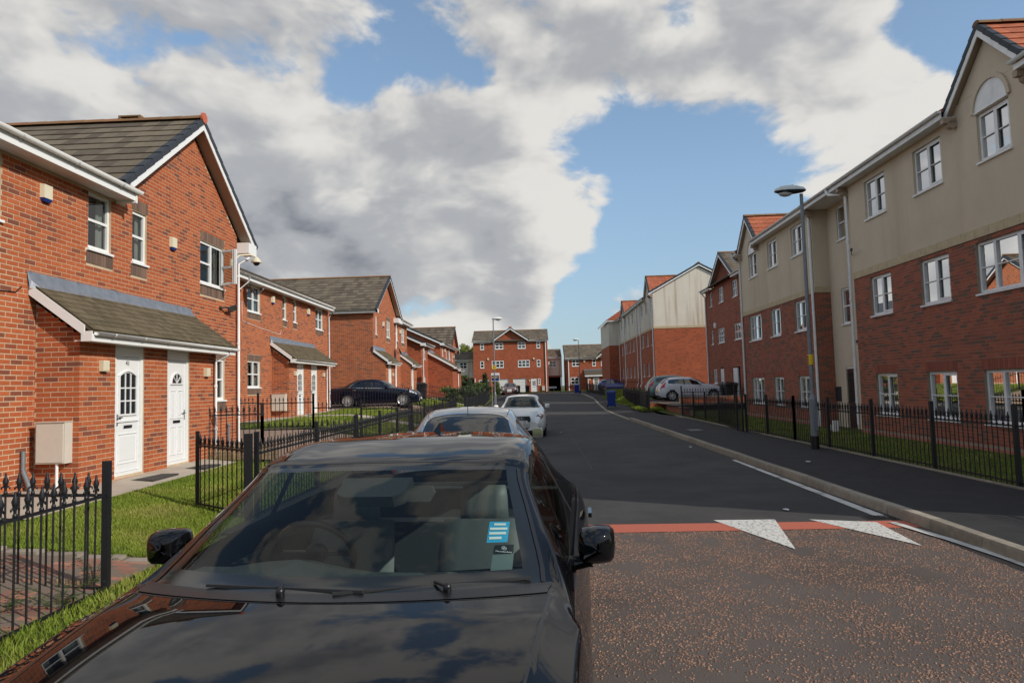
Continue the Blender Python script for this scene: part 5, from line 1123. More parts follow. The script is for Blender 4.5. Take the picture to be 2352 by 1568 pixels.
# kerb of separate stones
kb=bpy.data.objects.new('kerb',None); COL.objects.link(kb); kb['kind']='structure'; OFF[kb]=(0,0,0)
def kerb_stone(a,b,zt,w=.135,drop=0,flip=1):
    a=Vector((*a,0)); b=Vector((*b,0)); u=(b-a).normalized(); s=Vector((u.y,-u.x,0))*flip; g=.004; a=a+u*g; b=b-u*g; mb=MB()
    za=road_z(a.y)+zt; zb=road_z(b.y)+zt; c=.018; q=lambda p,o,z: tuple(p+s*o+Vector((0,0,z)))
    sec=[(0,-.25),(0,-zt+.0),(.008,-c*1.4),(c,-.0),(w,0),(w,-.25)]
    vs=[q(a,o,za+z) for o,z in sec]+[q(b,o,zb+z) for o,z in sec]; n=len(sec)
    mb.add(vs,[(i,i+1,n+i+1,n+i) for i in range(n-1)]+[tuple(range(n))[::-1],tuple(range(n,2*n))],0,random.random()); obj('kerb_stone',mb,'kerb_concrete',kb)
y=1.5
while y<31.0:
    wob=.012*math.sin(y*1.7); kerb_stone((4.42+wob,y),(4.42+.012*math.sin((y+.915)*1.7),y+.915),.12); y+=.915
while y<42: kerb_stone((4.42,y),(4.42,y+.915),.035); y+=.915
while y<90:
    y2=y+.915; kerb_stone((kx(y),y),(kx(y2),y2),.035 if y<62 else .10); y=y2
y=3.0
while y<70: kerb_stone((-2.0,y),(-2.0,y+.915),.12 if y>9 and y<44 else .04,flip=-1); y+=.915
# right pavement, grass strip, left pavement
mb=MB(); ys=fr_(-14,91,1.0)
def fx(y): return float(np.interp(y,[-14,20.4,21.1,31.6,34,60,91],[6.66,6.66,6.50,6.85,6.3,7.2,9.5]))
for i in range(len(ys)-1):
    a,b=ys[i],ys[i+1]
    if a<1.5: continue
    h0=.118 if a<31 else (.033 if a<62 else .098)
    mb.quad((kx(a)+.135,a,road_z(a)+h0),(fx(a),a,road_z(a)+.14 if a<31 else road_z(a)+.11),(fx(b),b,road_z(b)+.14 if b<31 else road_z(b)+.11),(kx(b)+.135,b,road_z(b)+(.118 if b<=31 else (.033 if b<62 else .098))))
obj('pavement_right',mb,'asphalt_path',kind='structure')
mb=MB()
for i in range(len(ys)-1):
    a,b=ys[i],ys[i+1]
    if a<7.4 or b>70: continue
    h0=.116 if 9<a<44 else .036; h1_=.116 if 9<b<44 else .036
    mb.quad((-3.74,a,road_z(a)+.11),(-2.135,a,road_z(a)+h0),(-2.135,b,road_z(b)+h1_),(-3.74,b,road_z(b)+.11))
obj('pavement_left',mb,'asphalt_path',kind='structure')
sheet('grass_verge',fr_(-3.80,-2.0,.6),fr_(-14,8.4,1.2),lambda x,y:.085,'soil_grass')
sheet('ground_right',[6.66+.5*i for i in range(5)]+fr_(9.2,60,3),fr_(-14,130,1.2),lambda x,y:(rz(x,y) if x<30 else rz(30,y)) if x>fx(y)-.3 else road_z(y)+.08,'soil_grass')
mb=MB()
for i in range(34): mb.box(6.62,1.0+i*.915,.02,6.68,1.0+i*.915+.905,.165,0,random.random())
obj('edging_kerb',mb,'kerb_concrete',kind='structure')
mb=MB(); mb.quad((7.0,34.0,.53),(11.8,34.0,.56),(11.8,47,.60),(7.0,47,.56)); obj('parking_court',mb,'old_asphalt',kind='structure')
# paths and drives on the left
def strip(name,x0,x1,y0,y1,m,lift=.012,n=6,kind='structure'):
    return sheet(name,fr_(x0,x1,.6),fr_(y0,y1,1.0),lambda x,y:gz(x,y),m,lift=lift,kind=kind)
strip('path',-7.45,-6.05,8.0,13.75,'concrete_path'); strip('path',-7.45,-6.9,3.5,8.0,'concrete_path')
strip('driveway',-9.9,-3.74,14.35,20.2,'brick_drive'); strip('path',-10.2,-9.2,23.3,33.4,'concrete_path',.014); strip('path',-9.2,-3.8,26.0,27.2,'concrete_path',.012); strip('driveway',-12,-3.74,32.6,36.6,'brick_drive',.016)
strip('path',-8.85,-7.6,38.0,48,'concrete_path'); strip('path',-7.6,-3.8,46.5,47.5,'concrete_path',.016)
# the nearest drive: block paving, each block laid by itself
dv=bpy.data.objects.new('block_driveway',None); COL.objects.link(dv); dv['kind']='structure'; OFF[dv]=(0,0,0)
mb=MB(); vs=[]; 
sheet('paving_bed',fr_(-7.4,-3.74,.5),fr_(4.2,6.86,.5),lambda x,y:gz(x,y),'paver_joint',lift=.004,parent=dv,kind=None)
cnt=0; rest=MB()
cells=[]
yy=4.3; row=0
while yy<6.62:
    xx=-7.3+(row%2)*.1
    while xx<-3.85: cells.append((xx,yy)); xx+=.205
    yy+=.105; row+=1
cells.sort(key=lambda c:-(c[1]*2+c[0]*.4))
for (xx,yy) in cells:
    z=gz(xx+.1,yy+.05)+random.uniform(.010,.016); tx=(gz(xx+.2,yy)-gz(xx,yy)); r=random.random(); c=.006
    vs=[(xx+.003,yy+.003,z-.02),(xx+.199,yy+.003,z-.02+tx),(xx+.199,yy+.099,z-.02+tx),(xx+.003,yy+.099,z-.02),(xx+.003+c,yy+.003+c,z),(xx+.199-c,yy+.003+c,z+tx),(xx+.199-c,yy+.099-c,z+tx),(xx+.003+c,yy+.099-c,z)]
    fs=[(4,5,6,7),(0,1,5,4),(1,2,6,5),(2,3,7,6),(3,0,4,7)]
    if cnt<300: mb=MB(); mb.add(vs,fs,0,r); obj('paver',mb,'paver',dv)
    else: rest.add(vs,fs,0,r)
    cnt+=1
obj('pavers',rest,'paver',dv,kind='stuff')
eg=MB()
for i in range(9): xx=-7.4+i*.41; z=gz(xx+.2,6.75); eg.box(xx,6.66,z-.03,xx+.40,6.80,z+.02,0,random.random())
obj('edging_stones',eg,'kerb_concrete',dv)
# ------------------------------------------------------------ cars: one smooth skin lofted over measured sections
def pchip(xs, ys, x):
    xs=np.asarray(xs,float); ys=np.asarray(ys,float); h=np.diff(xs); d=np.diff(ys)/h; m=np.zeros(len(xs)); 
    for i in range(1,len(xs)-1):
        if d[i-1]*d[i]>0: w1=2*h[i]+h[i-1]; w2=h[i]+2*h[i-1]; m[i]=(w1+w2)/(w1/d[i-1]+w2/d[i])
    m[0]=d[0]; m[-1]=d[-1]
    i=min(max(int(np.searchsorted(xs,x))-1,0),len(h)-1); t=(x-xs[i])/h[i]; t=min(max(t,0),1)
    return float((1+2*t)*(1-t)**2*ys[i]+t*(1-t)**2*h[i]*m[i]+t*t*(3-2*t)*ys[i+1]+t*t*(t-1)*h[i]*m[i+1])
class Skin:
    def __init__(s, keys):
        s.k=keys; s.ys=[k[0] for k in keys]; s.cache={}
    def sec(s,y):
        y=round(y,4)
        if y not in s.cache:
            s.cache[y]=([pchip(s.ys,[k[2][j][0] for k in s.k],y) for j in range(7)],[pchip(s.ys,[k[2][j][1] for k in s.k],y) for j in range(7)],pchip(s.ys,[k[1] for k in s.k],y))
        return s.cache[y]
    def P(s,y,j,side=1):
        X,Z,sw=s.sec(y); J=range(7)
        i=min(int(j),5); t=j-i
        def cr(a):
            p0=a[i-1] if i>0 else (-a[1] if a is X else a[1]); p3=a[i+2] if i<5 else 2*a[6]-a[5]
            if i==2 : p0=2*a[2]-a[3]*1.0 if False else p0
            m1=(a[i+1]-p0)/2; m2=(p3-a[i])/2
            k=.75
            if i==2: m1=(a[3]-a[2])*.9; m2=(a[3]-a[2])*.9
            if i==1: m2=(m2*.55+(a[2]-a[1])*.45)
            if i==3: m1=m1*.6+(a[4]-a[3])*.4
            return (2*t**3-3*t*t+1)*a[i]+(t**3-2*t*t+t)*m1+(-2*t**3+3*t*t)*a[i+1]+(t**3-t*t)*m2
        x=cr(X); z=cr(Z); f=(min(j,2)/2)**2*(1 if j<=2 else max(0,1-(j-2)))
        return Vector((side*max(x,0),y+sw*f,z))
    def N(s,y,j,side=1):
        e=.01; a=s.P(min(y+e,s.ys[-1]),j,side)-s.P(max(y-e,s.ys[0]),j,side); b=s.P(y,min(j+.04,6),side)-s.P(y,max(j-.04,0),side)
        n=a.cross(b).normalized(); c=s.P(y,j,side)-Vector((0,y,.55)); return n if n.dot(c)>0 else -n
    def patch(s,mb,y0,y1,j0,j1,side=1,off=.003,ny=6,nj=6,m=0,shape=None):
        for a in range(ny):
            for b in range(nj):
                if shape and not shape((a+.5)/ny,(b+.5)/nj): continue
                q=[]
                for (p,r) in ((a,b),(a+1,b),(a+1,b+1),(a,b+1)):
                    y=y0+(y1-y0)*p/ny; j=j0+(j1-j0)*r/nj; q.append(tuple(s.P(y,j,side)+s.N(y,j,side)*off))
                mb.quad(*q,m,0,True)
    def line(s,mb,pts,w=.005,off=.0015,side=1,m=0):
        P_=[]; 
        for i in range(len(pts)-1):
            (y0,j0),(y1,j1)=pts[i],pts[i+1]; n=max(2,int((abs(y1-y0)/.08+abs(j1-j0)/.2)))
            for k in range(n): t=k/n; P_.append((y0+(y1-y0)*t,j0+(j1-j0)*t))
        P_.append(pts[-1]); Q=[(s.P(y,j,side)+s.N(y,j,side)*off, s.N(y,j,side)) for y,j in P_]
        for i in range(len(Q)-1):
            a,na=Q[i]; b,nb=Q[i+1]; d=(b-a).normalized(); sa=d.cross(na).normalized()*w/2; sb=d.cross(nb).normalized()*w/2
            mb.quad(tuple(a-sa),tuple(a+sa),tuple(b+sb),tuple(b-sb),m,0,True)

def make_wheel(t, c, side, r=.33, w=.21, spokes=10, rim_r=.72, rimm='rim_metal'):
    wm=MB(); cx,cy,cz=c; n=28; prof=[(-w/2,r*.70),(-w/2,r*.93),(-w*.36,r),(w*.36,r),(w/2,r*.93),(w/2,r*.71)]
    vs=[]; 
    for k in range(n): a=2*PI*k/n; vs+= [(cx+p,cy+q*math.cos(a),cz+q*math.sin(a)) for p,q in prof]
    m_=len(prof); fs=[(k*m_+i,((k+1)%n)*m_+i,((k+1)%n)*m_+i+1,k*m_+i+1) for k in range(n) for i in range(m_-1)]
    wm.add(vs,fs,0,0,True); wo=obj('wheel',wm,'rubber',t)
    rm=MB(); x=cx+side*w*.47; R=r*rim_r
    for k in range(n):
        a=2*PI*k/n; b=2*PI*(k+1)/n
        for (r0,r1,o0,o1) in ((R*1.0,R*.88,0,-.02),):
            rm.quad((x+side*o0,cy+r0*math.cos(a),cz+r0*math.sin(a)),(x+side*o0,cy+r0*math.cos(b),cz+r0*math.sin(b)),(x+side*o1,cy+r1*math.cos(b),cz+r1*math.sin(b)),(x+side*o1,cy+r1*math.cos(a),cz+r1*math.sin(a)))
    for k in range(spokes):
        a=2*PI*k/spokes; d=Vector((0,math.cos(a),math.sin(a))); rm.beam(Vector((x-side*.005,cy,cz))+d*R*.12,Vector((x-side*.015,cy,cz))+d*R*.95,.03 if spokes>8 else .06,.02,up=(1,0,0))
    rm.cyl((x,cy,cz),(1,0,0),R*.2,.03,12); obj('rim',rm,rimm,wo)
    dk=MB(); dk.cyl((x-side*.06,cy,cz),(1,0,0),R*.97,.01,18); obj('brake_disc',dk,'trim_black',wo)

def car(name, loc, rotz, label, cat, K, paint, group=None, step=.07, sub=(3,5,5,4,4,2), glass='car_glass', interior=True, mirrors=True, nwheel=(1,1), spokes=10, mir_s=1.0, mir_paint=None, rimm='rim_metal'):
    t=bpy.data.objects.new(name,None); COL.objects.link(t); t.location=loc; t.rotation_euler=(0,0,rotz); OFF[t]=(0,0,0); tag(t,label,cat,group or 'cars parked in the street and on the drives')
    S=Skin(K['keys']); ws0,ws1=K['ws']; rw0,rw1=K['rw']; sa,sb=K['side']; yf,yr,wr=K['wheels']; pil=K.get('pillars',[]); L=S.ys[-1]
    FR=K.get('frit',.06); ys=set([S.ys[0],L,ws0,ws1,rw0,rw1,sa,sb,ws0+FR,ws1-.04]+[p for q in pil for p in q]); y=S.ys[0]
    for k in K['keys']: ys.add(k[0])
    base=sorted(ys); full=[base[0]]
    for a,b in zip(base,base[1:]):
        n=max(1,int(math.ceil((b-a)/step)))
        full+= [a+(b-a)*i/n for i in range(1,n+1)]
    ys=full; js=[0.0]
    for i,s_ in enumerate(sub): js+= [i+(k+1)/s_ for k in range(s_)]
    parts={}
    def which(yc,jc,pc,side):
        if ws0<yc<ws1 and jc<1.83:
            return ('windscreen',0 if (yc<ws0+FR or yc>ws1-.04 or jc>1.7) else 1)
        if rw0<yc<rw1 and jc<1.75: return ('rear_window',0 if (yc<rw0+.07 or jc>1.6) else 1)
        if sa<yc<sb and 2.12<jc<2.93:
            for i,(a,b) in enumerate(pil):
                if a<yc<b: return ('side_trim',0)
            k=sum(1 for a,b in pil if yc>b); return ('side_window_%d_%d'%(k,side),1)
        return ('body',0)
    grids={}
    for side in (1,-1):
        V=[[S.P(y,j,side) for j in js] for y in ys]
        for a in range(len(ys)-1):
            for b in range(len(js)-1):
                yc=(ys[a]+ys[a+1])/2; jc=(js[b]+js[b+1])/2; pc=(V[a][b]+V[a+1][b+1])/2
                if jc>3.2 and any(math.hypot(pc.y-w,pc.z-wr)<wr+.035 for w in (yf,yr)): continue
                key,mi=which(yc,jc,pc,side); g=parts.setdefault(key,MB())
                q=[tuple(V[a][b]),tuple(V[a+1][b]),tuple(V[a+1][b+1]),tuple(V[a][b+1])]
                if side>0: q=q[::-1]
                g.quad(*q,mi,0,True)
    body=parts.pop('body')
    for end in (ys[0],ys[-1]):
        pts=[tuple(S.P(end,j,1)) for j in js]+[tuple(S.P(end,j,-1)) for j in reversed(js)][:-1]; body.poly(pts)
    for side in (1,-1):   # wheel housings
        for w in (yf,yr):
            x=S.P(w,4,side).x; n=14; r=wr+.05
            for k in range(n):
                a=PI*k/n; b=PI*(k+1)/n; body.quad((x*.985,w+r*math.cos(a),wr+r*math.sin(a)),(x*.985,w+r*math.cos(b),wr+r*math.sin(b)),(x-side*.28,w+r*math.cos(b),wr+r*math.sin(b)),(x-side*.28,w+r*math.cos(a),wr+r*math.sin(a)),1)
    body.box(-.7,.15,.17,.7,L-.15,.24,1)
    def weld(mb):
        me=mb; return me
    bo=obj('body',body,[paint,'trim_black'],t)
    import bmesh
    def merge(o):
        bm=bmesh.new(); bm.from_mesh(o.data); bmesh.ops.remove_doubles(bm,verts=bm.verts,dist=.0006); bm.to_mesh(o.data); bm.free()
    merge(bo)
    for k_,g in parts.items():
        nm=k_.split('_window_')[0]+'_window' if '_window_' in k_ else k_
        o=obj(nm,g,['frit',glass] if nm!='side_trim' else ['trim_black'],t if nm!='side_trim' else bo); merge(o)
    for w in (yf,yr):
        for side in (1,-1):
            make_wheel(t,(S.P(w,4,side).x-side*.115,w,wr),side,wr,spokes=spokes,rimm=rimm)
    if mirrors:
        for side in (1,-1):
            p=S.P(K['mir'],3,side); m_=MB(); c=p+Vector((side*.10*mir_s,.0,.070)); 
            n=12; rings=[]; prof=[(-.07,.02),(-.062,.62),(-.03,.92),(.02,1.0),(.055,.98),(.060,.90)]
            vs=[];
            for (dy,q) in prof:
                for k in range(n):
                    a=2*PI*k/n; ex=abs(math.cos(a))**.45*(1 if math.cos(a)>0 else -1); ez=abs(math.sin(a))**.5*(1 if math.sin(a)>0 else -1)
                    vs.append((c.x+ex*.082*mir_s*q, c.y+dy+side*ex*.018*side, c.z+ez*.078*mir_s*q))
            fs=[(i*n+k,i*n+(k+1)%n,(i+1)*n+(k+1)%n,(i+1)*n+k) for i in range(len(prof)-1) for k in range(n)]+[tuple(range(n))]
            m_.add(vs,fs,0,0,True); mo=obj('mirror',m_,mir_paint or paint,t)
            gm=MB(); gm.add([v for v in vs[-n:]],[tuple(range(n))],0); obj('mirror_glass',gm,'chrome',mo)
            fm=MB(); fm.tube([p+Vector((-side*.03,-.0,-.01)),p+Vector((side*.06,-.01,.005)),c+Vector((-side*.03,-.01,-.06*mir_s))],.03,8,rad=[.035,.026,.034]); obj('mirror_foot',fm,'paint_black' if paint=='paint_black' else 'trim_black',mo)
    if interior:
        zb=S.P((ws0+ws1)/2,3).z; xw=S.P(ws1,3).x-.06
        dm=MB(); n=10
        prof=[(ws0+.06,-.02),(ws0+.25,.0),(ws0+.55,-.01),(ws0+.72,-.06),(ws0+.78,-.22)]
        zc_=S.P(ws0,0).z-.055
        for i in range(len(prof)-1):
            for k in range(n):
                u0=-xw+2*xw*k/n; u1=-xw+2*xw*(k+1)/n; f=lambda u:.055*math.exp(-((u+.36)/.22)**2)+.0
                sw=lambda u:.17*(u/xw)**2
                (ya,za),(yb,zb2)=prof[i],prof[i+1]
                hh=lambda i_,u: (f(u) if 0<i_<4 else 0)
                dm.quad((u0,ya+sw(u0),zc_+za+hh(i,u0)),(u1,ya+sw(u1),zc_+za+hh(i,u1)),(u1,yb+sw(u1)*.6,zc_+zb2+hh(i+1,u1)),(u0,yb+sw(u0)*.6,zc_+zb2+hh(i+1,u0)),0,0,True)
        obj('dashboard',dm,'dash',t)
        fl=MB(); fl.box(-xw,ws0+.78,.35,xw,rw1-.35,.37); fl.box(-xw-.02,ws0+.5,.35,-xw,rw1-.4,.90); fl.box(xw,ws0+.5,.35,xw+.02,rw1-.4,.90); fl.box(-xw,ws0+.78,.36,xw,ws0+.80,zc_-.2); fl.box(-xw,rw1-.30,.5,xw,rw1-.28,S.P(rw1,0).z-.06); fl.box(-xw*.9,rw0+.25,S.P(rw1,0).z-.10,xw*.9,rw1-.28,S.P(rw1,0).z-.085); obj('cabin_lining',fl,'interior_dark',t)
        hl=MB(); N_=6
        for i in range(6):
            ya=ws1+.06+(rw0-ws1-.1)*i/6; yb=ws1+.06+(rw0-ws1-.1)*(i+1)/6
            for k in range(-3,3):
                def q(y,kk): p=S.P(y,abs(kk)/3*1.85,1 if kk>=0 else -1); return (p.x*.97,p.y,p.z-.03)
                hl.quad(q(ya,k),q(ya,k+1),q(yb,k+1),q(yb,k),0,0,True)
        obj('headlining',hl,'headliner',t)
        sw_=MB(); c=Vector((-.36,ws0+.86,zc_-.00)); ax=Vector((0,-.86,-.5)).normalized(); e1=Vector((1,0,0)); e2=ax.cross(e1); 
        sw_.tube([c+e1*math.cos(2*PI*k/24)*.185+e2*math.sin(2*PI*k/24)*.185 for k in range(25)],.017,8); sw_.ball(tuple(c),.06,0,10,6,1,.5,.8); 
        for a in (0,PI,PI*1.5): sw_.beam(c,c+e1*math.cos(a)*.18+e2*math.sin(a)*.18,.04,.02)
        obj('steering_wheel',sw_,'trim_black',t)
        for sx in (-.37,.37):
            st=MB(); y0=ws0+1.28
            def pad(cx,cy,cz,w,h,d,rk): 
                M=Matrix.Translation((cx,cy,cz))@Matrix.Rotation(rk,4,'X'); vs=[]; nx,nz=8,6
                for a in range(nz+1):
                    for b in range(nx+1):
                        u=b/nx*2-1; v=a/nz*2-1; bul=d*(1-.8*abs(u)**4)*(1-.7*abs(v)**6); rib=.006*math.cos(u*PI*3.0); vs.append(tuple(M@Vector((u*w/2*(1-.12*max(0,v)**2),-bul/2-rib,v*h/2))))
                st.add(vs,[(a*(nx+1)+b,a*(nx+1)+b+1,(a+1)*(nx+1)+b+1,(a+1)*(nx+1)+b) for a in range(nz) for b in range(nx)],0,0,True)
                back=[tuple(M@Vector((u*w/2,d/2,v*h/2))) for u,v in ((-1,-1),(1,-1),(.88,1),(-.88,1))]; st.add(back,[(0,1,2,3)],0)
                for (b0,b1,i0,i1) in ((0,1,0,nx),):
                    pass
                for a in range(nz): st.quad(vs[a*(nx+1)],vs[(a+1)*(nx+1)],back[3] if a>nz/2 else back[0],back[0] if a<nz else back[3],0); st.quad(vs[a*(nx+1)+nx],vs[(a+1)*(nx+1)+nx],back[2] if a>nz/2 else back[1],back[1],0)
            pad(sx,y0+.06,.72,.50,.62,.12,-R_(17)); st.box(sx-.25,y0-.5,.38,sx+.25,y0,.52)
            so2=obj('seat',st,'seat_leather',t)
            st=MB(); pad(sx,y0+.19,1.10,.27,.19,.09,-R_(10)); st.tube([(sx-.06,y0+.16,.98),(sx-.06,y0+.18,1.05)],.006,6); st.tube([(sx+.06,y0+.16,.98),(sx+.06,y0+.18,1.05)],.006,6); obj('headrest',st,'seat_leather',so2)
        bs=MB(); bs.box(-xw*.9,ws0+1.95,.4,xw*.9,ws0+2.10,.90); obj('rear_seat',bs,'interior_dark',t)
    return t,S,bo

SALOON=dict(ws=(1.22,1.98),rw=(3.42,4.08),side=(1.66,3.70),pillars=[(2.62,2.70)],wheels=(.86,3.72,.335),mir=1.70,keys=[
 (0.0,.0,[(0,.50),(.28,.50),(.50,.50),(.60,.46),(.62,.38),(.60,.28),(.5,.22)]),
 (.05,.10,[(0,.68),(.32,.675),(.55,.655),(.68,.60),(.74,.48),(.73,.3),(.66,.2)]),
 (.18,.16,[(0,.765),(.36,.76),(.62,.74),(.76,.68),(.83,.55),(.83,.34),(.76,.2)]),
 (.60,.10,[(0,.872),(.38,.868),(.655,.862),(.81,.80),(.895,.64),(.895,.38),(.84,.19)]),
 (1.05,.12,[(0,.940),(.38,.938),(.66,.932),(.83,.875),(.915,.67),(.91,.39),(.86,.19)]),
 (1.19,.22,[(0,.958),(.38,.955),(.68,.945),(.845,.895),(.918,.68),(.912,.39),(.86,.19)]),
 (1.22,.24,[(0,.962),(.38,.960),(.715,.948),(.85,.90),(.92,.68),(.912,.39),(.86,.19)]),
 (1.60,.20,[(0,1.175),(.35,1.165),(.625,1.125),(.855,.925),(.923,.69),(.914,.39),(.865,.19)]),
 (1.98,.12,[(0,1.352),(.31,1.340),(.545,1.295),(.858,.945),(.925,.70),(.915,.39),(.865,.19)]),
 (2.10,.06,[(0,1.385),(.31,1.373),(.552,1.325),(.86,.950),(.926,.70),(.915,.39),(.865,.19)]),
 (2.60,.0,[(0,1.432),(.32,1.420),(.575,1.365),(.868,.968),(.93,.72),(.918,.39),(.865,.19)]),
 (3.10,-.02,[(0,1.415),(.32,1.402),(.570,1.345),(.872,.985),(.935,.74),(.92,.39),(.865,.19)]),
 (3.42,-.06,[(0,1.368),(.32,1.355),(.555,1.298),(.868,.998),(.935,.75),(.92,.39),(.865,.19)]),
 (4.08,-.18,[(0,1.075),(.34,1.070),(.62,1.045),(.82,.975),(.915,.75),(.905,.39),(.85,.19)]),
 (4.16,-.18,[(0,1.045),(.34,1.042),(.62,1.022),(.81,.965),(.905,.75),(.90,.39),(.84,.20)]),
 (4.60,-.12,[(0,1.015),(.34,1.010),(.60,.990),(.76,.925),(.86,.72),(.86,.42),(.80,.24)]),
 (4.76,-.08,[(0,.975),(.33,.970),(.57,.945),(.70,.87),(.78,.66),(.78,.42),(.72,.28)]),
 (4.83,.0,[(0,.72),(.30,.72),(.50,.70),(.60,.66),(.66,.56),(.66,.44),(.58,.34)])])
def scaled(K, L=None, sx=1.0, sz=1.0, over=None):
    k2=dict(K); L0=K['keys'][-1][0]; f=(L or L0)/L0; k2['keys']=[(y*f,s,[(x*sx,z*sz) for x,z in pts]) for y,s,pts in K['keys']]
    for q in ('ws','rw','side'): k2[q]=tuple(v*f for v in K[q])
    k2['pillars']=[(a*f,b*f) for a,b in K['pillars']]; w=K['wheels']; k2['wheels']=(w[0]*f,w[1]*f,w[2]*sz); k2['mir']=K['mir']*f; return k2
HATCH=dict(ws=(1.02,1.86),rw=(3.36,3.80),side=(1.52,3.42),pillars=[(2.42,2.50)],wheels=(.78,3.22,.31),mir=1.56,keys=[
 (0.0,.0,[(0,.52),(.30,.52),(.50,.51),(.60,.47),(.62,.38),(.60,.28),(.5,.22)]),
 (.05,.14,[(0,.70),(.32,.695),(.54,.675),(.66,.61),(.72,.48),(.71,.3),(.64,.2)]),
 (.20,.20,[(0,.80),(.36,.79),(.60,.77),(.74,.70),(.81,.55),(.81,.34),(.74,.2)]),
 (.55,.12,[(0,.915),(.36,.910),(.63,.888),(.78,.80),(.865,.60),(.862,.36),(.80,.19)]),
 (.98,.20,[(0,.995),(.36,.990),(.66,.965),(.80,.885),(.872,.64),(.868,.37),(.82,.19)]),
 (1.02,.22,[(0,1.0),(.36,.995),(.68,.968),(.805,.895),(.872,.65),(.868,.37),(.82,.19)]),
 (1.45,.18,[(0,1.215),(.34,1.205),(.60,1.150),(.81,.925),(.872,.66),(.868,.37),(.82,.19)]),
 (1.86,.10,[(0,1.375),(.30,1.362),(.54,1.305),(.815,.945),(.872,.67),(.868,.37),(.82,.19)]),
 (2.05,.04,[(0,1.415),(.30,1.40),(.555,1.345),(.818,.955),(.872,.68),(.868,.37),(.82,.19)]),
 (2.60,.0,[(0,1.435),(.31,1.420),(.57,1.36),(.822,.985),(.874,.72),(.87,.37),(.82,.19)]),
 (3.20,-.02,[(0,1.40),(.31,1.385),(.56,1.325),(.815,1.02),(.872,.76),(.868,.37),(.82,.19)]),
 (3.36,-.05,[(0,1.375),(.31,1.36),(.55,1.30),(.805,1.035),(.868,.77),(.865,.37),(.82,.20)]),
 (3.80,-.10,[(0,1.04),(.33,1.03),(.60,1.00),(.75,.93),(.82,.74),(.83,.40),(.78,.24)]),
 (3.90,-.10,[(0,.80),(.30,.80),(.56,.79),(.68,.75),(.76,.62),(.76,.42),(.70,.28)]),
 (3.95,.0,[(0,.60),(.30,.60),(.50,.59),(.60,.56),(.66,.50),(.66,.42),(.58,.34)])])

BLACK=dict(SALOON); BLACK['mir']=1.86; BLACK['frit']=.11; BLACK['keys']=[
 (0.0,.0,[(0,.52),(.28,.52),(.50,.52),(.60,.48),(.62,.40),(.60,.28),(.5,.22)]),
 (.05,.10,[(0,.72),(.34,.715),(.60,.70),(.70,.64),(.74,.50),(.73,.3),(.66,.2)]),
 (.18,.16,[(0,.82),(.40,.815),(.70,.795),(.83,.73),(.86,.58),(.85,.34),(.78,.2)]),
 (.60,.10,[(0,.935),(.42,.930),(.76,.915),(.885,.85),(.925,.68),(.915,.38),(.86,.19)]),
 (1.05,.12,[(0,1.005),(.42,1.002),(.795,.985),(.905,.925),(.940,.71),(.925,.39),(.87,.19)]),
 (1.19,.22,[(0,1.022),(.42,1.018),(.81,1.0),(.910,.945),(.942,.72),(.925,.39),(.87,.19)]),
 (1.22,.24,[(0,1.026),(.42,1.022),(.820,1.005),(.890,.950),(.943,.72),(.925,.39),(.87,.19)]),
 (1.60,.20,[(0,1.225),(.40,1.215),(.745,1.175),(.885,.972),(.945,.73),(.926,.39),(.87,.19)]),
 (1.98,.12,[(0,1.392),(.38,1.385),(.665,1.348),(.880,.988),(.946,.74),(.926,.39),(.87,.19)]),
 (2.10,.06,[(0,1.425),(.38,1.418),(.665,1.378),(.880,.992),(.947,.74),(.926,.39),(.87,.19)]),
 (2.60,.0,[(0,1.478),(.38,1.472),(.665,1.432),(.882,1.003),(.948,.75),(.926,.39),(.87,.19)]),
 (3.10,-.02,[(0,1.472),(.38,1.464),(.640,1.415),(.885,1.015),(.950,.77),(.928,.39),(.87,.19)]),
 (3.42,-.06,[(0,1.425),(.36,1.414),(.600,1.362),(.885,1.025),(.952,.78),(.930,.39),(.87,.19)]),
 (4.08,-.18,[(0,1.120),(.34,1.115),(.63,1.085),(.84,1.01),(.935,.77),(.915,.39),(.85,.19)])]+SALOON['keys'][14:]
th=-R_(4.2)
bc,S,bo=car('parked_car',(-.86,1.20,0),th,'glossy black saloon with dark windows filling the foreground, facing the camera','car',BLACK,'paint_black',step=.045,sub=(6,12,8,8,6,3),mir_s=1.0)
for s in (1,-1):
    for pts_,w_ in (([(.16,1.93),(.6,1.96),(1.0,1.98),(1.165,1.99),(1.168,1.0),(1.168,0)],.009),([(2.02,0),(2.02,1.0),(2.02,1.85),(2.08,1.88),(2.7,1.90),(3.35,1.87)],.011),([(1.50,2.95),(1.46,3.6),(1.40,4.2),(1.42,5.8)],.006),([(2.66,3.0),(2.66,5.8)],.006)):
        ln=MB(); S.line(ln,pts_,w_,.001,s); obj('panel_gap',ln,'trim_black',bo)
for s in (1,-1): tr=MB(); S.line(tr,[(1.50,3.0),(2.2,3.0),(3.0,3.0),(3.74,2.98)],.020,.006,s); obj('window_trim',tr,'chrome',bc)
for s in (1,-1): at_=MB(); S.line(at_,[(1.24,1.86),(1.6,1.86),(1.97,1.86)],.018,.004,s); obj('windscreen_seal',at_,'trim_black',bc)
cw=MB(); S.patch(cw,1.172,1.235,0,1.95,1,.004,3,14); S.patch(cw,1.172,1.235,0,1.95,-1,.004,3,14); obj('scuttle_panel',cw,'trim_black',bc)
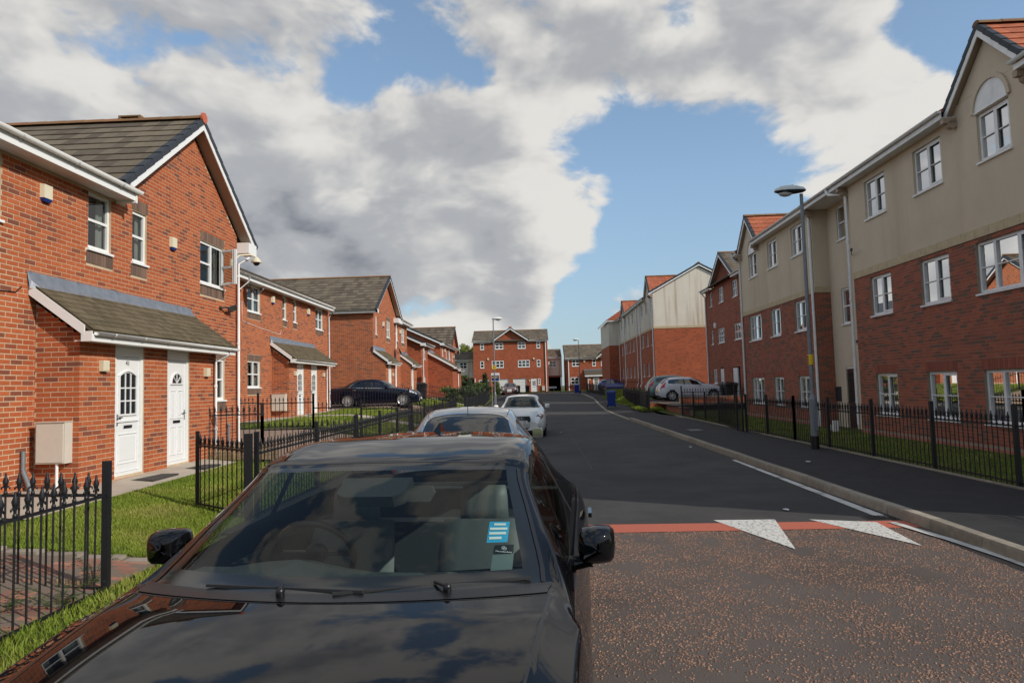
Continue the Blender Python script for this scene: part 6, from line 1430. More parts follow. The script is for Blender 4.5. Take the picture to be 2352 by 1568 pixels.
for (piv,b0,b1,sd) in (((1.215,.35),(1.225,1.15),(1.26,-.35),-1),((1.225,1.05),(1.235,.10),(1.42,1.78),1)):
    wm=MB(); lift=Vector((0,-.002,.010))
    def sp(q): return S.P(q[0],abs(q[1]),1 if q[1]>=0 else -1)
    a=S.P(piv[0],piv[1],sd)+lift; e0=S.P(b0[0],b0[1],sd) +lift; e1=(S.P(b1[0],abs(b1[1]),1 if sd<0 else 1))+lift
    if sd<0: e0=S.P(1.245,1.15,-1)+lift; e1=S.P(1.235,.35,1)+lift
    else: e0=S.P(1.225,.10,1)+lift; e1=S.P(1.262,1.74,1)+lift
    wm.cyl(tuple(a),(0,-.3,1),.015,.022,12); wm.ball(tuple(a+Vector((0,0,.010))),.015); md=(e0+e1)/2+Vector((0,0,.014)); wm.tube([a+Vector((0,0,.012)),(a+md)/2+Vector((0,0,.006)),md],.006,6); wo_=obj('wiper',wm,'trim_black',bc)
    bl_=MB(); bl_.beam(e0,e1,.008,.010); obj('wiper_blade',bl_,'rubber',wo_)
# sensor housing and inside mirror
hm=MB(); p=S.P(1.86,0)
for k in range(1): hm.poly([p+Vector((-.16,.06,.0)),p+Vector((.16,.06,.0)),p+Vector((.15,-.07,-.05)),p+Vector((.11,-.10,-.06)),p+Vector((-.11,-.10,-.06)),p+Vector((-.15,-.07,-.05))],(0,.03,-.05))
obj('sensor_housing',hm,'interior_dark',bc)
hm=MB(); p=S.P(1.93,.0)+Vector((0,.06,-.11)); hm.poly([p+Vector((-.02,0,.03)),p+Vector((.23,.0,.03)),p+Vector((.245,0,.0)),p+Vector((.22,0,-.04)),p+Vector((-.01,0,-.04)),p+Vector((-.03,0,0))],(0,.03,0)); rm_=obj('rear_view_mirror',hm,'headliner',bc)
# parking permit and holder inside the glass, lower right
def on_ws(y,j,off=-.012): return S.P(y,j,1)+S.N(y,j,1)*off
def ws_rect(mb,y0,y1,x0,x1,off,m=0,r=0,n=3):
    def pt(y,x):
        lo,hi=0.0,1.95
        for _ in range(24):
            mid=(lo+hi)/2
            if S.P(y,mid,1).x<x: lo=mid
            else: hi=mid
        return tuple(S.P(y,lo,1)+S.N(y,lo,1)*off)
    for a in range(n):
        for b in range(n):
            ya=y0+(y1-y0)*a/n; yb=y0+(y1-y0)*(a+1)/n; xa=x0+(x1-x0)*b/n; xb=x0+(x1-x0)*(b+1)/n; mb.quad(pt(ya,xa),pt(ya,xb),pt(yb,xb),pt(yb,xa),m,r)
st=MB(); ws_rect(st,1.475,1.585,.545,.625,-.008); so3=obj('windscreen_sticker',st,'sticker_blue',bc)
st=MB()
for k,(x0_,x1_) in enumerate(((.552,.600),(.550,.615),(.550,.618),(.564,.610))): ws_rect(st,1.488+k*.024,1.500+k*.024,x0_,x1_,-.005,n=2)
obj('sticker_panel',st,'sticker_white',so3)
st=MB(); ws_rect(st,1.345,1.465,.575,.655,-.012); ho=obj('disc_holder',st,'plastic_clear',bc)
st=MB(); ws_rect(st,1.420,1.462,.578,.652,-.008); obj('holder_card',st,'trim_black',ho)
def ws_frame(y,x):
    lo,hi=0,1.95
    for _ in range(24):
        mid=(lo+hi)/2
        if S.P(y,mid,1).x<x: lo=mid
        else: hi=mid
    p=S.P(y,lo,1); n=S.N(y,lo,1); u=(S.P(y+.02,lo,1)-S.P(y-.02,lo,1)).normalized(); r=u.cross(n).normalized(); 
    return Matrix(((r.x,u.x,n.x,p.x-n.x*.005),(r.y,u.y,n.y,p.y-n.y*.005),(r.z,u.z,n.z,p.z-n.z*.005),(0,0,0,1)))
text_mesh('Mercedes-Benz',.0105,ws_frame(1.426,.615),'white_print','lettering',ho,.0002)
Mq=ws_frame(1.443,.615); sg=MB()
for k in range(20): a=2*PI*k/20; b=2*PI*(k+1)/20; sg.add([tuple(Mq@Vector((math.cos(q)*r,math.sin(q)*r,0))) for q,r in ((a,.0085),(b,.0085),(b,.010),(a,.010))],[(0,1,2,3)])
for k in range(3): a=PI/2+2*PI*k/3; sg.add([tuple(Mq@Vector((math.cos(a)*.0088,math.sin(a)*.0088,.0002))),tuple(Mq@Vector((math.cos(a+PI/2)*.0016,math.sin(a+PI/2)*.0016,.0002))),tuple(Mq@Vector((math.cos(a-PI/2)*.0016,math.sin(a-PI/2)*.0016,.0002)))],[(0,1,2)])
obj('emblem',sg,'white_print',ho)
for q,(yy,xx,sz,tx) in enumerate(((1.577,.486,.008,'PARKING'),(1.553,.492,.006,'Resident permit'),(1.529,.492,.006,'valid in this street'))): pass
fin=MB(); p=S.P(3.25,0); fin.add([tuple(p+Vector(v)) for v in ((-.028,-.09,.0),(.028,-.09,0),(.03,.07,-.01),(-.03,.07,-.01),(-.004,.03,.062),(.004,.03,.062),(-.006,.075,.055),(.006,.075,.055))],[(0,1,5,4),(1,2,7,5),(3,0,4,6),(2,3,6,7),(4,5,7,6)],0,0,False); obj('antenna_fin',fin,'paint_black',bc)
for s in (1,-1):
    for yy in (2.50,3.42):
        hd=MB(); c=S.P(yy,3.55,s)+S.N(yy,3.55,s)*.028; hd.beam(c-Vector((0,.10,0)),c+Vector((0,.10,0)),.022,.028); obj('door_handle',hd,'paint_black',bc)
    hl_=MB(); S.patch(hl_,.10,.48,2.15,3.3,s,.004,6,6); obj('headlight',hl_,'lens_clear',bc)
gl_=MB(); S.patch(gl_,.012,.06,0,1.6,1,.01,3,8); S.patch(gl_,.012,.06,0,1.6,-1,.01,3,8); obj('grille',gl_,'trim_black',bc)
pl_=MB(); pl_.box(-.26,-.03,.38,.26,-.012,.49); obj('number_plate',pl_,'plate_white',bc)

# ---- silver car beyond it, seen from behind
SK=scaled(SALOON,4.45,1.0,1.03)
sc_,S2,bo2=car('parked_car',(-.96,11.85,0),PI+R_(2.0),'silver coupe parked between the black and the white car','car',SK,'paint_silver',step=.07,glass='car_glass_dark')
ln=MB()
for s in (1,-1): S2.line(ln,[(SK['rw'][0]-.03,1.80),(2.6,1.87),(1.95,1.86)],.012,.001,s)
obj('panel_gap',ln,'trim_black',bo2); tr=MB()
for s in (1,-1):
    S2.line(tr,[(SK['rw'][1]-.02,1.86),(SK['rw'][0]+.12,1.84),(SK['rw'][0]+.02,1.55),(SK['rw'][0]-.0,1.0),(SK['rw'][0]-.01,0.0)],.020,.005,s); S2.line(tr,[(1.6,3.0),(3.4,3.0)],.02,.006,s)
obj('window_trim',tr,'chrome',sc_); an=MB(); p=S2.P(SK['rw'][0]-.12,0); an.tube([p,p+Vector((0,.05,.06))],.005,5); obj('antenna',an,'trim_black',sc_)
for s in (1,-1): l_=MB(); S2.patch(l_,4.2,4.42,2.6,3.9,s,.005,4,4); obj('tail_light',l_,'lens_red',sc_)

# ---- white hatchback facing us
wc,S3,bo3=car('parked_car',(-.47,22.75,0),-R_(1.5),'small white hatchback facing the camera beyond the silver car','car',scaled(HATCH,3.95,1.0,.99),'paint_white',step=.06,spokes=5,mir_s=1.05)
g_=MB(); 
def front_poly(pts,yoff,mb,m=0,thick=.02): mb.poly([(x,yoff+abs(x)**2*.28,z) for x,z in pts],(0,-thick,0),m)
front_poly([(-.33,.71),(.33,.71),(.36,.62),(.31,.36),(.24,.28),(-.24,.28),(-.31,.36),(-.36,.62)],-.005,g_); go=obj('grille',g_,'trim_black',wc)
c_=MB(); P8=[(-.33,.71),(.33,.71),(.36,.62),(.31,.36),(.24,.28),(-.24,.28),(-.31,.36),(-.36,.62)]
for i in range(8): (a,b),(c,d)=P8[i],P8[(i+1)%8]; c_.beam((a,-.027+a*a*.28,b),(c,-.027+c*c*.28,d),.012,.014)
for i in range(6): c_.box(-.30,-.03,.64-.05*i,.30,-.026,.646-.05*i)
obj('grille_frame',c_,'chrome',go)
e_m=MB()
for k in range(4):
    cx=-.09+.06*k; e_m.tube([(cx+.038*math.cos(2*PI*a/20),-.045,.645+.038*math.sin(2*PI*a/20)) for a in range(21)],.005,5,cap=False)
obj('emblem',e_m,'chrome',wc)
pl_=MB(); pl_.box(-.26,-.06,.46,.26,-.045,.575); po=obj('number_plate',pl_,'plate_white',wc)
text_mesh('FR',.10,Matrix(((1,0,0,.165),(0,0,-1,-.0605),(0,1,0,.518),(0,0,0,1))),'black_print','lettering',po,.001,sx=.8)
for s in (1,-1):
    h_=MB(); S3.patch(h_,.07,.42,1.95,3.25,s,.006,6,6,shape=lambda a,b: b>.0 and (a<.35+.75*b) and (a>.0)); ho_=obj('headlight',h_,'frit',wc); h_=MB(); S3.patch(h_,.16,.26,2.3,2.8,s,.012,3,3); obj('lamp_lens',h_,'lens_clear',ho_)
    f_=MB(); f_.poly([(s*x,.03+abs(x)**2*.28,z) for x,z in ((.40,.37),(.68,.40),(.66,.27),(.42,.25))],(0,-.02,0)); fo=obj('air_intake',f_,'trim_black',wc); f_=MB(); f_.cyl((s*.57,.09,.325),(0,1,0),.045,.06,12); obj('fog_lamp',f_,'lens_clear',fo)
sp=MB(); sp.box(-.42,-.02,.22,.42,.05,.245); obj('splitter',sp,'trim_black',wc)
wm=MB(); 
for (a,b) in (((1.0,-.05),(1.08,.55)),((1.0,.35),(1.12,.68))): pa=S3.P(a[0],abs(a[1])/.34,1 if a[1]>0 else -1)+Vector((0,0,.02)); pb=S3.P(b[0],b[1]/.34,1)+Vector((0,-.01,.02)); wm.tube([pa,pb],.010,5)
obj('wiper',wm,'trim_black',wc)
t1=MB(); p=S3.P(1.18,1.60)+Vector((0,.02,-.02)); t1.poly([p+Vector(v) for v in ((-.04,0,-.045),(.04,.02,-.045),(.03,.05,.045),(-.04,.04,.045))]); obj('tax_disc',t1,'sticker_white',wc)
t1=MB(); p=S3.P(1.76,0)+Vector((0,.03,-.05)); t1.box(p.x-.11,p.y,p.z-.035,p.x+.11,p.y+.03,p.z+.03); t1.tube([p,p+Vector((0,0,-.16))],.002,4); t1.cyl(tuple(p+Vector((0,0,-.19))),(0,1,0),.035,.008,12); obj('rear_view_mirror',t1,'headliner',wc)

# ---- navy saloon on a drive, side-on to us, nose to the street
nv_,S4,bo4=car('parked_car',(-5.75,34.6,hz(35)-.06),PI/2+R_(3),'navy blue saloon side-on on the drive behind the railings','car',scaled(SALOON,4.6,.98,.99),'paint_navy',step=.08,glass='car_glass_dark',spokes=14)
ch=MB()
for s in (1,-1):
    for yy in (2.30,3.18): c=S4.P(yy,3.5,s)+S4.N(yy,3.5,s)*.02; ch.beam(c-Vector((0,.09,0)),c+Vector((0,.09,0)),.018,.022)
obj('door_handle',ch,'chrome',nv_)
for s in (1,-1):
    h_=MB(); S4.patch(h_,.10,.46,2.1,3.5,s,.006,5,5); obj('headlight',h_,'lens_clear',nv_); tr=MB(); S4.line(tr,[(1.6,3.0),(3.5,3.0)],.016,.005,s); obj('window_trim',tr,'chrome',nv_); f_=MB(); f_.box(s*.45,-.01,.28,s*.62,.06,.36); obj('fog_lamp',f_,'lens_clear',nv_)
pl_=MB(); pl_.box(-.26,-.04,.36,.26,-.015,.47); obj('number_plate',pl_,'plate_white',nv_)

# ---- pair in the parking court on the right
for (loc,rz_,lab,pt,kk) in (((7.55,41.6,.57),-PI/2-R_(6),'white hatchback with red tail lamps in the parking court','paint_white2',HATCH),((7.35,44.6,.58),-PI/2-R_(3),'grey-green estate car half hidden behind the parked white hatchback','paint_teal',scaled(HATCH,4.3,1.0,1.10))):
    Lk=kk['keys'][-1][0]
    loc2=(loc[0]+Lk*math.cos(0),loc[1],loc[2]); ct,Sx,bx=car('parked_car',loc2,PI/2,lab,'car',kk,pt,step=.09,glass='car_glass_dark',interior=False,spokes=7)
    for s in (1,-1): l_=MB(); Sx.patch(l_,Lk*.905,Lk*.985,2.3,3.8,s,.012,5,5,shape=lambda a,b: a>.15*b); obj('tail_light',l_,'lens_red',ct)
    b_=MB(); b_.box(-.6,Lk*.2,.35,.6,Lk*.85,.85); obj('cabin_lining',b_,'interior_dark',ct)
    p_=MB(); p_.box(-.26,Lk-.02,.55,.26,Lk+.02,.66); obj('number_plate',p_,'plate_yellow',ct)
for (loc,rz_,lab,pt,kk) in (((-2.75,79.0,.66),0,'dark maroon saloon facing us on a far drive','paint_maroon',SALOON),((11.2,76.5,.75),R_(84),'bright blue car behind the far railings on the right','paint_blue',HATCH)):
    ct,Sx,bx=car('parked_car',loc,rz_,lab,'car',kk,pt,step=.12,glass='car_glass_dark',interior=False,spokes=5)
    for s in (1,-1): l_=MB(); Sx.patch(l_,.08,.40,2.1,3.2,s,.012,4,4); obj('headlight',l_,'lens_clear',ct)
    p_=MB(); p_.box(-.26,-.05,.38,.26,-.02,.49); obj('number_plate',p_,'plate_white',ct)
    g_=MB(); front_poly([(-.3,.68),(.3,.68),(.25,.52),(-.25,.52)],-.01,g_); obj('grille',g_,'chrome',ct)
# ------------------------------------------------------------ railings
PK={}
def picket_mesh(style,h=1.06,detail=True):
    k=(style,h,detail)
    if k in PK: return PK[k]
    mb=MB(); r=.0085
    if detail:
        mb.tube([(0,0,.02),(0,0,h-.17)],r,6)
        mb.tube([(0,0,h-.19),(0,0,h-.185),(0,0,h-.165),(0,0,h-.155)],r,8,rad=[.009,.016,.016,.009])
        mb.tube([(0,0,h-.155),(0,0,h-.125),(0,0,h-.10),(0,0,h-.075),(0,0,h-.03),(0,0,h-.015),(0,0,h)],r,8,rad=[.010,.012,.018,.024,.009,.009,.006])
        for s in (-1,1): mb.tube([(0,0,h-.135),(s*.022,0,h-.118),(s*.036,0,h-.13),(s*.038,0,h-.143)],.007,5,rad=[.008,.008,.009,.005])
    else:
        mb.tube([(0,0,.02),(0,0,h-.12)],.0095,4); mb.add([(-.028,0,h-.12),(.028,0,h-.12),(0,.012,h-.12),(0,-.012,h-.12),(0,0,h)],[(0,2,4),(2,1,4),(1,3,4),(3,0,4),(0,3,1,2)],0)
    PK[k]=mb.mesh('picket',['black_iron']); return PK[k]
def railing(pts, zf, label, group=None, posts=2.05, sp=.125, h=1.06, post=.055, detail=True, step_levels=False, ph=1.16, bottom=.02, single=True, jitter=0, skip=0):
    """black railings: square posts, two rails and pickets with spear heads, each its own piece"""
    a0=Vector((*pts[0],0)); t=thing('railing',(pts[0][0],pts[0][1],zf(*pts[0])),label,'railing',group or 'black garden railings'); off=Vector(OFF[t])
    for (p,q) in zip(pts,pts[1:]):
        a=Vector((*p,0)); b=Vector((*q,0)); d=b-a; L=d.length; u=d.normalized(); npan=max(1,int(round(L/posts))); ang=math.atan2(u.y,u.x)
        for k in range(npan+1):
            P=a+u*(L*k/npan); z=zf(P.x,P.y); mb=MB(); Mx=Matrix.Translation((P.x,P.y,z))@Matrix.Rotation(ang,4,'Z'); mb.box(-post/2,-post/2,-.15,post/2,post/2,ph,0,0,Mx); 
            if not (skip and k==0): obj('post',mb,'black_iron',t)
            if k<npan:
                A=P+u*post/2; B=a+u*(L*(k+1)/npan)-u*post/2; zA=zf(A.x,A.y); zB=zf(B.x,B.y)
                if step_levels: zA=zB=(zA+zB)/2
                for zz in (h-.195,bottom+.06): rm=MB(); rm.beam((A.x,A.y,zA+zz),(B.x,B.y,zB+zz),.012,.026 if detail else .03); obj('rail',rm,'black_iron',t)
                n=max(1,int(round((B-A).length/sp))); 
                for i in range(1,n):
                    Q=A+(B-A)*i/n; z=zA+(zB-zA)*i/n
                    o=bpy.data.objects.new('picket',picket_mesh(0,h,detail)); COL.objects.link(o); o.parent=t; o.location=Vector((Q.x,Q.y,z))-off; o.rotation_euler=(random.uniform(-.006,.006),random.uniform(-.006,.006),ang+random.uniform(-.1,.1))
    return t
lz=lambda x,y: gz(x,y)
railing([(-3.70,1.9),(-3.70,3.85),(-3.70,5.80)],lambda x,y:.04,'front railing nearest the camera, running to the first big gatepost',posts=2.0,detail=True)
railing([(-3.72,5.81),(-5.6,5.81),(-7.4,5.81)],lambda x,y:.04+max(0,(-3.7-x))*.02,'side railing behind the bamboo screen, crossing to the nearest house',posts=1.84,detail=True,skip=1)
# open gate leaf
gt=thing('gate',(-3.70,8.85,.08),'open iron garden gate leaning in beside the double gatepost','gate'); A=Vector((-3.78,8.80,.06)); B=Vector((-4.72,9.42,.10)); u=(B-A).normalized()
mb=MB(); mb.box(B.x-.02,B.y-.02,.04,B.x+.02,B.y+.02,1.24); obj('stile',mb,'black_iron',gt)
for zz in (.14,.94): mb=MB(); mb.beam(A+Vector((0,0,zz)),B+Vector((0,0,zz)),.02,.026); obj('rail',mb,'black_iron',gt)
for i in range(10):
    Q=A+(B-A)*((i+.7)/10.4); o=bpy.data.objects.new('picket',picket_mesh(0,1.10)); COL.objects.link(o); o.parent=gt; o.location=Vector((Q.x,Q.y,Q.z))-Vector(OFF[gt]); o.rotation_euler=(0,0,math.atan2(u.y,u.x))
mb=MB(); mb.box(-3.80,8.80,.0,-3.71,8.88,1.22); obj('hinge_post',mb,'black_iron',gt)
railing([(-3.70,8.98),(-3.70,13.98)],lambda x,y:.075,'front railing behind the black car roof, up to the bamboo-screened corner',posts=2.5)
railing([(-3.76,14.0),(-5.65,14.0)],lambda x,y:.11 if x>-5.66 else .4,'lower half of the cross railing at fourteen metres, next to the front line',posts=1.9,step_levels=True,skip=1)
railing([(-5.65,14.0),(-7.40,14.0)],lambda x,y:.44,'upper half of the cross railing rising beside the porch, reeds tied to its foot',posts=1.8,step_levels=True,ph=1.10)
railing([(-3.70,14.1),(-3.70,20.5)],lambda x,y:.08+.003*(y-14),'middle front railing before the paved drive, second house',posts=2.13)
railing([(-3.76,20.5),(-6.7,20.5)],lambda x,y:.30+.1*max(0,-5.2-x),'lower cross railing beyond the paved drive',posts=1.5,detail=False,step_levels=True)
railing([(-6.7,20.5),(-10.1,20.5)],lambda x,y:.58 if x<-6.8 else .52,'upper cross railing ending at the second house downpipe',posts=1.75,detail=False,step_levels=True)
railing([(-3.70,20.6),(-3.70,32.4)],lambda x,y:road_z(y)+.12,'long front railing before the second house garden',posts=2.3,detail=False)
railing([(-3.76,31.9),(-10.1,31.9)],lambda x,y:gz(x,y),'cross railing just in front of the navy saloon',posts=2.1,detail=False)
railing([(-3.76,37.0),(-8.7,37.0)],lambda x,y:gz(x,y),'cross railing just behind the navy saloon',posts=2.1,detail=False)
railing([(-3.70,37.0),(-3.70,48.0)],lambda x,y:road_z(y)+.12,'front railing passing behind the white hatchback and its lamp post',posts=2.3,detail=False)
railing([(-3.76,48.0),(-8.0,48.0)],lambda x,y:gz(x,y),'far cross railing tangled with dark hedge on the left',posts=2.1,detail=False)
railing([(-3.70,48.1),(-4.0,62.0)],lambda x,y:road_z(y)+.12,'farthest front railing on the left, running toward the two conifers',posts=2.3,detail=False,sp=.18)
fr_r=lambda x,y:.13
railing([(6.66,5.8),(6.66,7.75),(6.70,9.70),(6.74,11.75),(6.68,13.68),(6.66,15.62),(6.66,17.64),(6.66,19.68),(6.50,21.05)],fr_r,'long railing on the right pavement before the nearest flats',posts=2.2,sp=.118)
railing([(6.42,21.15),(6.46,21.85),(6.80,25.2),(6.88,27.5),(6.84,29.3),(6.80,31.3)],fr_r,'railing beyond the kink on the right pavement, dark wall behind',posts=2.3,detail=False)
railing([(6.80,31.4),(11.6,31.4)],lambda x,y:.36,'cross railing at the end of the nearer flats, before the parking court',posts=2.3,detail=False)
railing([(6.1,36.0),(6.5,44.0)],lambda x,y:.25,'railing left of the parked white hatchback along the pavement',posts=2.0,detail=False,ph=1.2)
railing([(6.9,46.5),(7.4,56.0)],lambda x,y:road_z(y)+.15,'dark railing by the far flats behind the standing blue bin',posts=2.2,detail=False,sp=.1)
railing([(7.6,57.0),(8.9,57.2)],lambda x,y:.9,'short railing across the grass of the far flats',posts=1.3,detail=False)
railing([(6.9,66.0),(6.0,76.0)],lambda x,y:road_z(y)+.12,'far railing in front of the bright blue car',posts=2.2,detail=False,sp=.12)

# ------------------------------------------------------------ low walls by the parking court
def brick_low(loc,label,kind,A,u0,u1,v0,v1,d,m='brick_orange'):
    t=thing('garden_wall',loc,label,'wall'); Fw=Fr(kind,A); mb=MB(); a=Fw.p(u0,v0,-.002); b=Fw.p(u1,v1,-d); mb.box(*a,*b); obj('wall_core',mb,'mortar',t); bs=lay(Fw,u0,u1,v0,v1,dark=.3); r=MB()
    for q in bs: Fw.box(r,q[0],q[2],-.004,q[1],q[3],.009,0,q[4])
    obj('brickwork',r,m,t,kind='stuff')
    cp=MB(); u=u0
    while u<u1: Fw.box(cp,u+.004,v1,-d-.02,min(u+.225,u1)-.004,v1+.07,.03,0,random.random()); u+=.225
    obj('coping',cp,'brick_brown',t); return t
brick_low((9.6,36.8,0),'sunlit orange brick retaining wall behind the right railings','y-',36.8,7.9,11.7,-.1,.82,.3)
brick_low((6.9,38.6,0),'low brick wall under the tail of the parked white hatchback','y-',38.6,6.35,7.85,0,.52,.3)
brick_low((6.95,34,0),'dark brick wall behind the kinked right-hand railings','x-',7.15,31.5,36.8,-.1,.42,.25,'brick_red')

# ------------------------------------------------------------ lamps, signs, bins
def lamp(loc,label,head=-1,H=6.02,hm='lamp_grey',yellow=None,hl=.62,ydir=0.0):
    t=thing('street_lamp',loc,label,'street lamp','street lamps'); x,y,z=loc
    mb=MB(); mb.tube([(x,y,z),(x,y,z+1.12)],.085,16); mb.tube([(x,y,z+1.12),(x,y,z+1.24)],.085,16,rad=[.085,.045]); mb.tube([(x,y,z+1.24),(x,y,z+H-.08)],.05,14,rad=[.046,.038]); obj('pole',mb,'galvanised',t)
    b=MB(); b.tube([(x,y,z-.02),(x,y,z+.30)],.089,16); obj('pole_base',b,'trim_black',t)
    dr=MB(); dr.box(x-.05,y-.093,z+.42,x+.05,y-.075,z+.95); obj('access_door',dr,'galvanised',t)
    n=12; hd=MB(); prof=[(.10,.30,.02),(.04,.75,.05),(-.12,.98,.075),(-.32,1.0,.085),(-.48,.80,.07),(-.60,.35,.03)]
    def ring(px,wf,hf,up):
        vs=[]
        for k in range(n+1):
            a=PI*k/n; vs.append((x+head*(-px),y+math.cos(a)*.15*wf+0,z+H+math.sin(a)*hf*1.6*(1 if up else -.55)))
        return vs
    for up in (True,False):
        R=[ring(p,w,h_,up) for p,w,h_ in prof]; vs=[v for r in R for v in r]
        fs=[(i*(n+1)+k,i*(n+1)+k+1,(i+1)*(n+1)+k+1,(i+1)*(n+1)+k) for i in range(len(R)-1) for k in range(n)]+[tuple(range(n+1)),tuple(range((len(R)-1)*(n+1),len(R)*(n+1)))]
        hd.add(vs,fs,0 if up else 1,0,True)
    ho=obj('lamp_head',hd,[hm,'tile_dark'],t); bw=MB(); bw.ball((x+head*.36,y,z+H-.05),.11,0,12,8,1.5,.9,.75); obj('lamp_bowl',bw,'lamp_bowl',ho); c=MB(); c.cyl((x+head*.20,y,z+H+.11),(0,0,1),.035,.05,10); obj('photocell',c,'galvanised',ho)
    if yellow:
        yb=MB(); yy,yh=yellow
        yb.tube([(x,y,z+yy-yh/2),(x,y,z+yy+yh/2)],.060,16); so_=obj('yellow_sign',yb,'yellow_sign',t)
        return t,so_
    return t,None
lt,ys_=lamp((6.33,15.6,.13),'nearest grey street lamp on the right pavement with a yellow band',-1,5.93,'lamp_grey',(2.02,.23))
mb=MB()
for (dx,za,zb_) in ((-.062,1.93,1.965),(-.062,1.995,2.03),(-.062,2.06,2.10)): mb.box(6.33-.066,15.57,.13+za,6.33-.058,15.60,.13+zb_)
obj('lettering',mb,'black_print',ys_)
l2,y2=lamp((-2.58,46.0,.12),'lamp post on the left pavement carrying a yellow H plate, lamp head to the right',1,6.2,'lamp_white',(2.9,.10))
mb=MB(); mb.box(-2.71,45.90,2.90,-2.45,45.93,3.14); yo=obj('hydrant_plate',mb,'yellow_sign',l2); text_mesh('H',.24,Matrix(((1,0,0,-2.58),(0,0,-1,45.897),(0,1,0,3.02),(0,0,0,1))),'black_print','lettering',yo,.002)
lamp((5.18,75.0,.72),'smallest street lamp, far off beside the further blue bin',-1,5.9,'lamp_white',None)
# estate agent's board seen edge of the lamp
t=thing('sale_board',(-2.9,50.0,.12),'white and purple estate agent board just behind the left lamp post','sign')
mb=MB(); mb.box(-3.06,50.0,2.10,-2.44,50.03,2.72); b=obj('board',mb,'plate_white',t); mb=MB(); mb.box(-3.02,49.985,2.15,-2.48,49.999,2.55); obj('panel',mb,'blue_plastic',b); mb=MB(); mb.box(-2.97,49.975,2.43,-2.55,49.984,2.47); mb.box(-2.97,49.975,2.35,-2.62,49.984,2.39); obj('print_line',mb,'yellow_sign',b); mb=MB(); mb.box(-3.04,50.031,.1,-2.99,50.07,2.7); obj('post',mb,'wood_post',t)
t=thing('street_name_sign',(2.45,88,.67),'white street name plate on two short posts on the far verge','sign')
mb=MB(); mb.box(1.95,87.98,1.28,3.05,88.0,1.48); b=obj('plate',mb,'plate_white',t)
for x in (2.18,2.70): mb=MB(); mb.box(x-.03,88.001,.55,x+.03,88.05,1.45); obj('post',mb,'galvanised',t)
mb=MB(); random.seed(3)
x=2.06
while x<2.92: w_=random.choice((.05,.06,.07)); mb.box(x,87.972,1.345,x+w_*.75,87.979,1.415); x+=w_+.015
obj('lettering',mb,'black_print',b)
def bin_(loc,label,m,rot=0,s=1.0):
    t=bpy.data.objects.new('wheelie_bin',None); COL.objects.link(t); t.location=loc; t.rotation_euler=(0,0,rot); OFF[t]=(0,0,0); tag(t,label,'bin','wheelie bins')
    mb=MB(); lo=[(-.23,-.27),(.23,-.27),(.23,.22),(-.23,.22)]; hi=[(-.28,-.36),(.28,-.36),(.28,.34),(-.28,.34)]
    vs=[(x*s,y*s,.06*s) for x,y in lo]+[(x*s,y*s,.92*s) for x,y in hi]; mb.add(vs,[(0,3,2,1),(0,1,5,4),(1,2,6,5),(2,3,7,6),(3,0,4,7)]); mb.box(-.30*s,-.38*s,.90*s,.30*s,.36*s,.95*s); mb.box(-.2*s,.30*s,.80*s,.2*s,.40*s,.84*s)
    obj('tub',mb,m,t)
    lm=MB(); vs=[(-.30,-.40,.955),(.30,-.40,.955),(.30,.38,1.0),(-.30,.38,1.0),(-.22,-.30,1.02),(.22,-.30,1.02),(.22,.28,1.075),(-.22,.28,1.075)]; lm.add([(a*s,b*s,c*s) for a,b,c in vs],[(4,5,6,7),(0,1,5,4),(1,2,6,5),(2,3,7,6),(3,0,4,7)]); lm.tube([(-.22*s,.42*s,.98*s),(.22*s,.42*s,.98*s)],.018*s,8); obj('lid',lm,m,t)
    for q in (-1,1): wm=MB(); wm.cyl((q*.26*s,.24*s,.10*s),(1,0,0),.10*s,.05*s,16); obj('wheel',wm,'rubber',t)
    return t
bin_((5.12,44.7,.17),'blue wheelie bin standing alone on the right pavement','bin_blue',PI-.15)
bin_((4.75,74.0,.70),'far blue wheelie bin beside the smallest street lamp','bin_blue2',PI,.92)
bin_((12.2,40.6,.55),'dark bin against the brown brick house, left of a pair','bin_black',-PI/2) if False else None
bin_((11.3,40.0,.56),'dark blue wheelie bin by the townhouse doors, nearer of two','bin_black',PI/2); bin_((11.3,39.2,.56),'black wheelie bin by the townhouse doors, right of the dark blue one','bin_black',PI/2)
bin_((-7.0,42.6,1.03),'black wheelie bin on the grass behind the navy saloon bonnet','bin_black',PI)
bin_((-.75,93.6,.68),'black bin before the right-hand garage of the far brick pair','bin_black',PI); bin_((-2.0,92.0,.68),'dark bin left of the far garage door, near the maroon saloon','bin_black',PI)
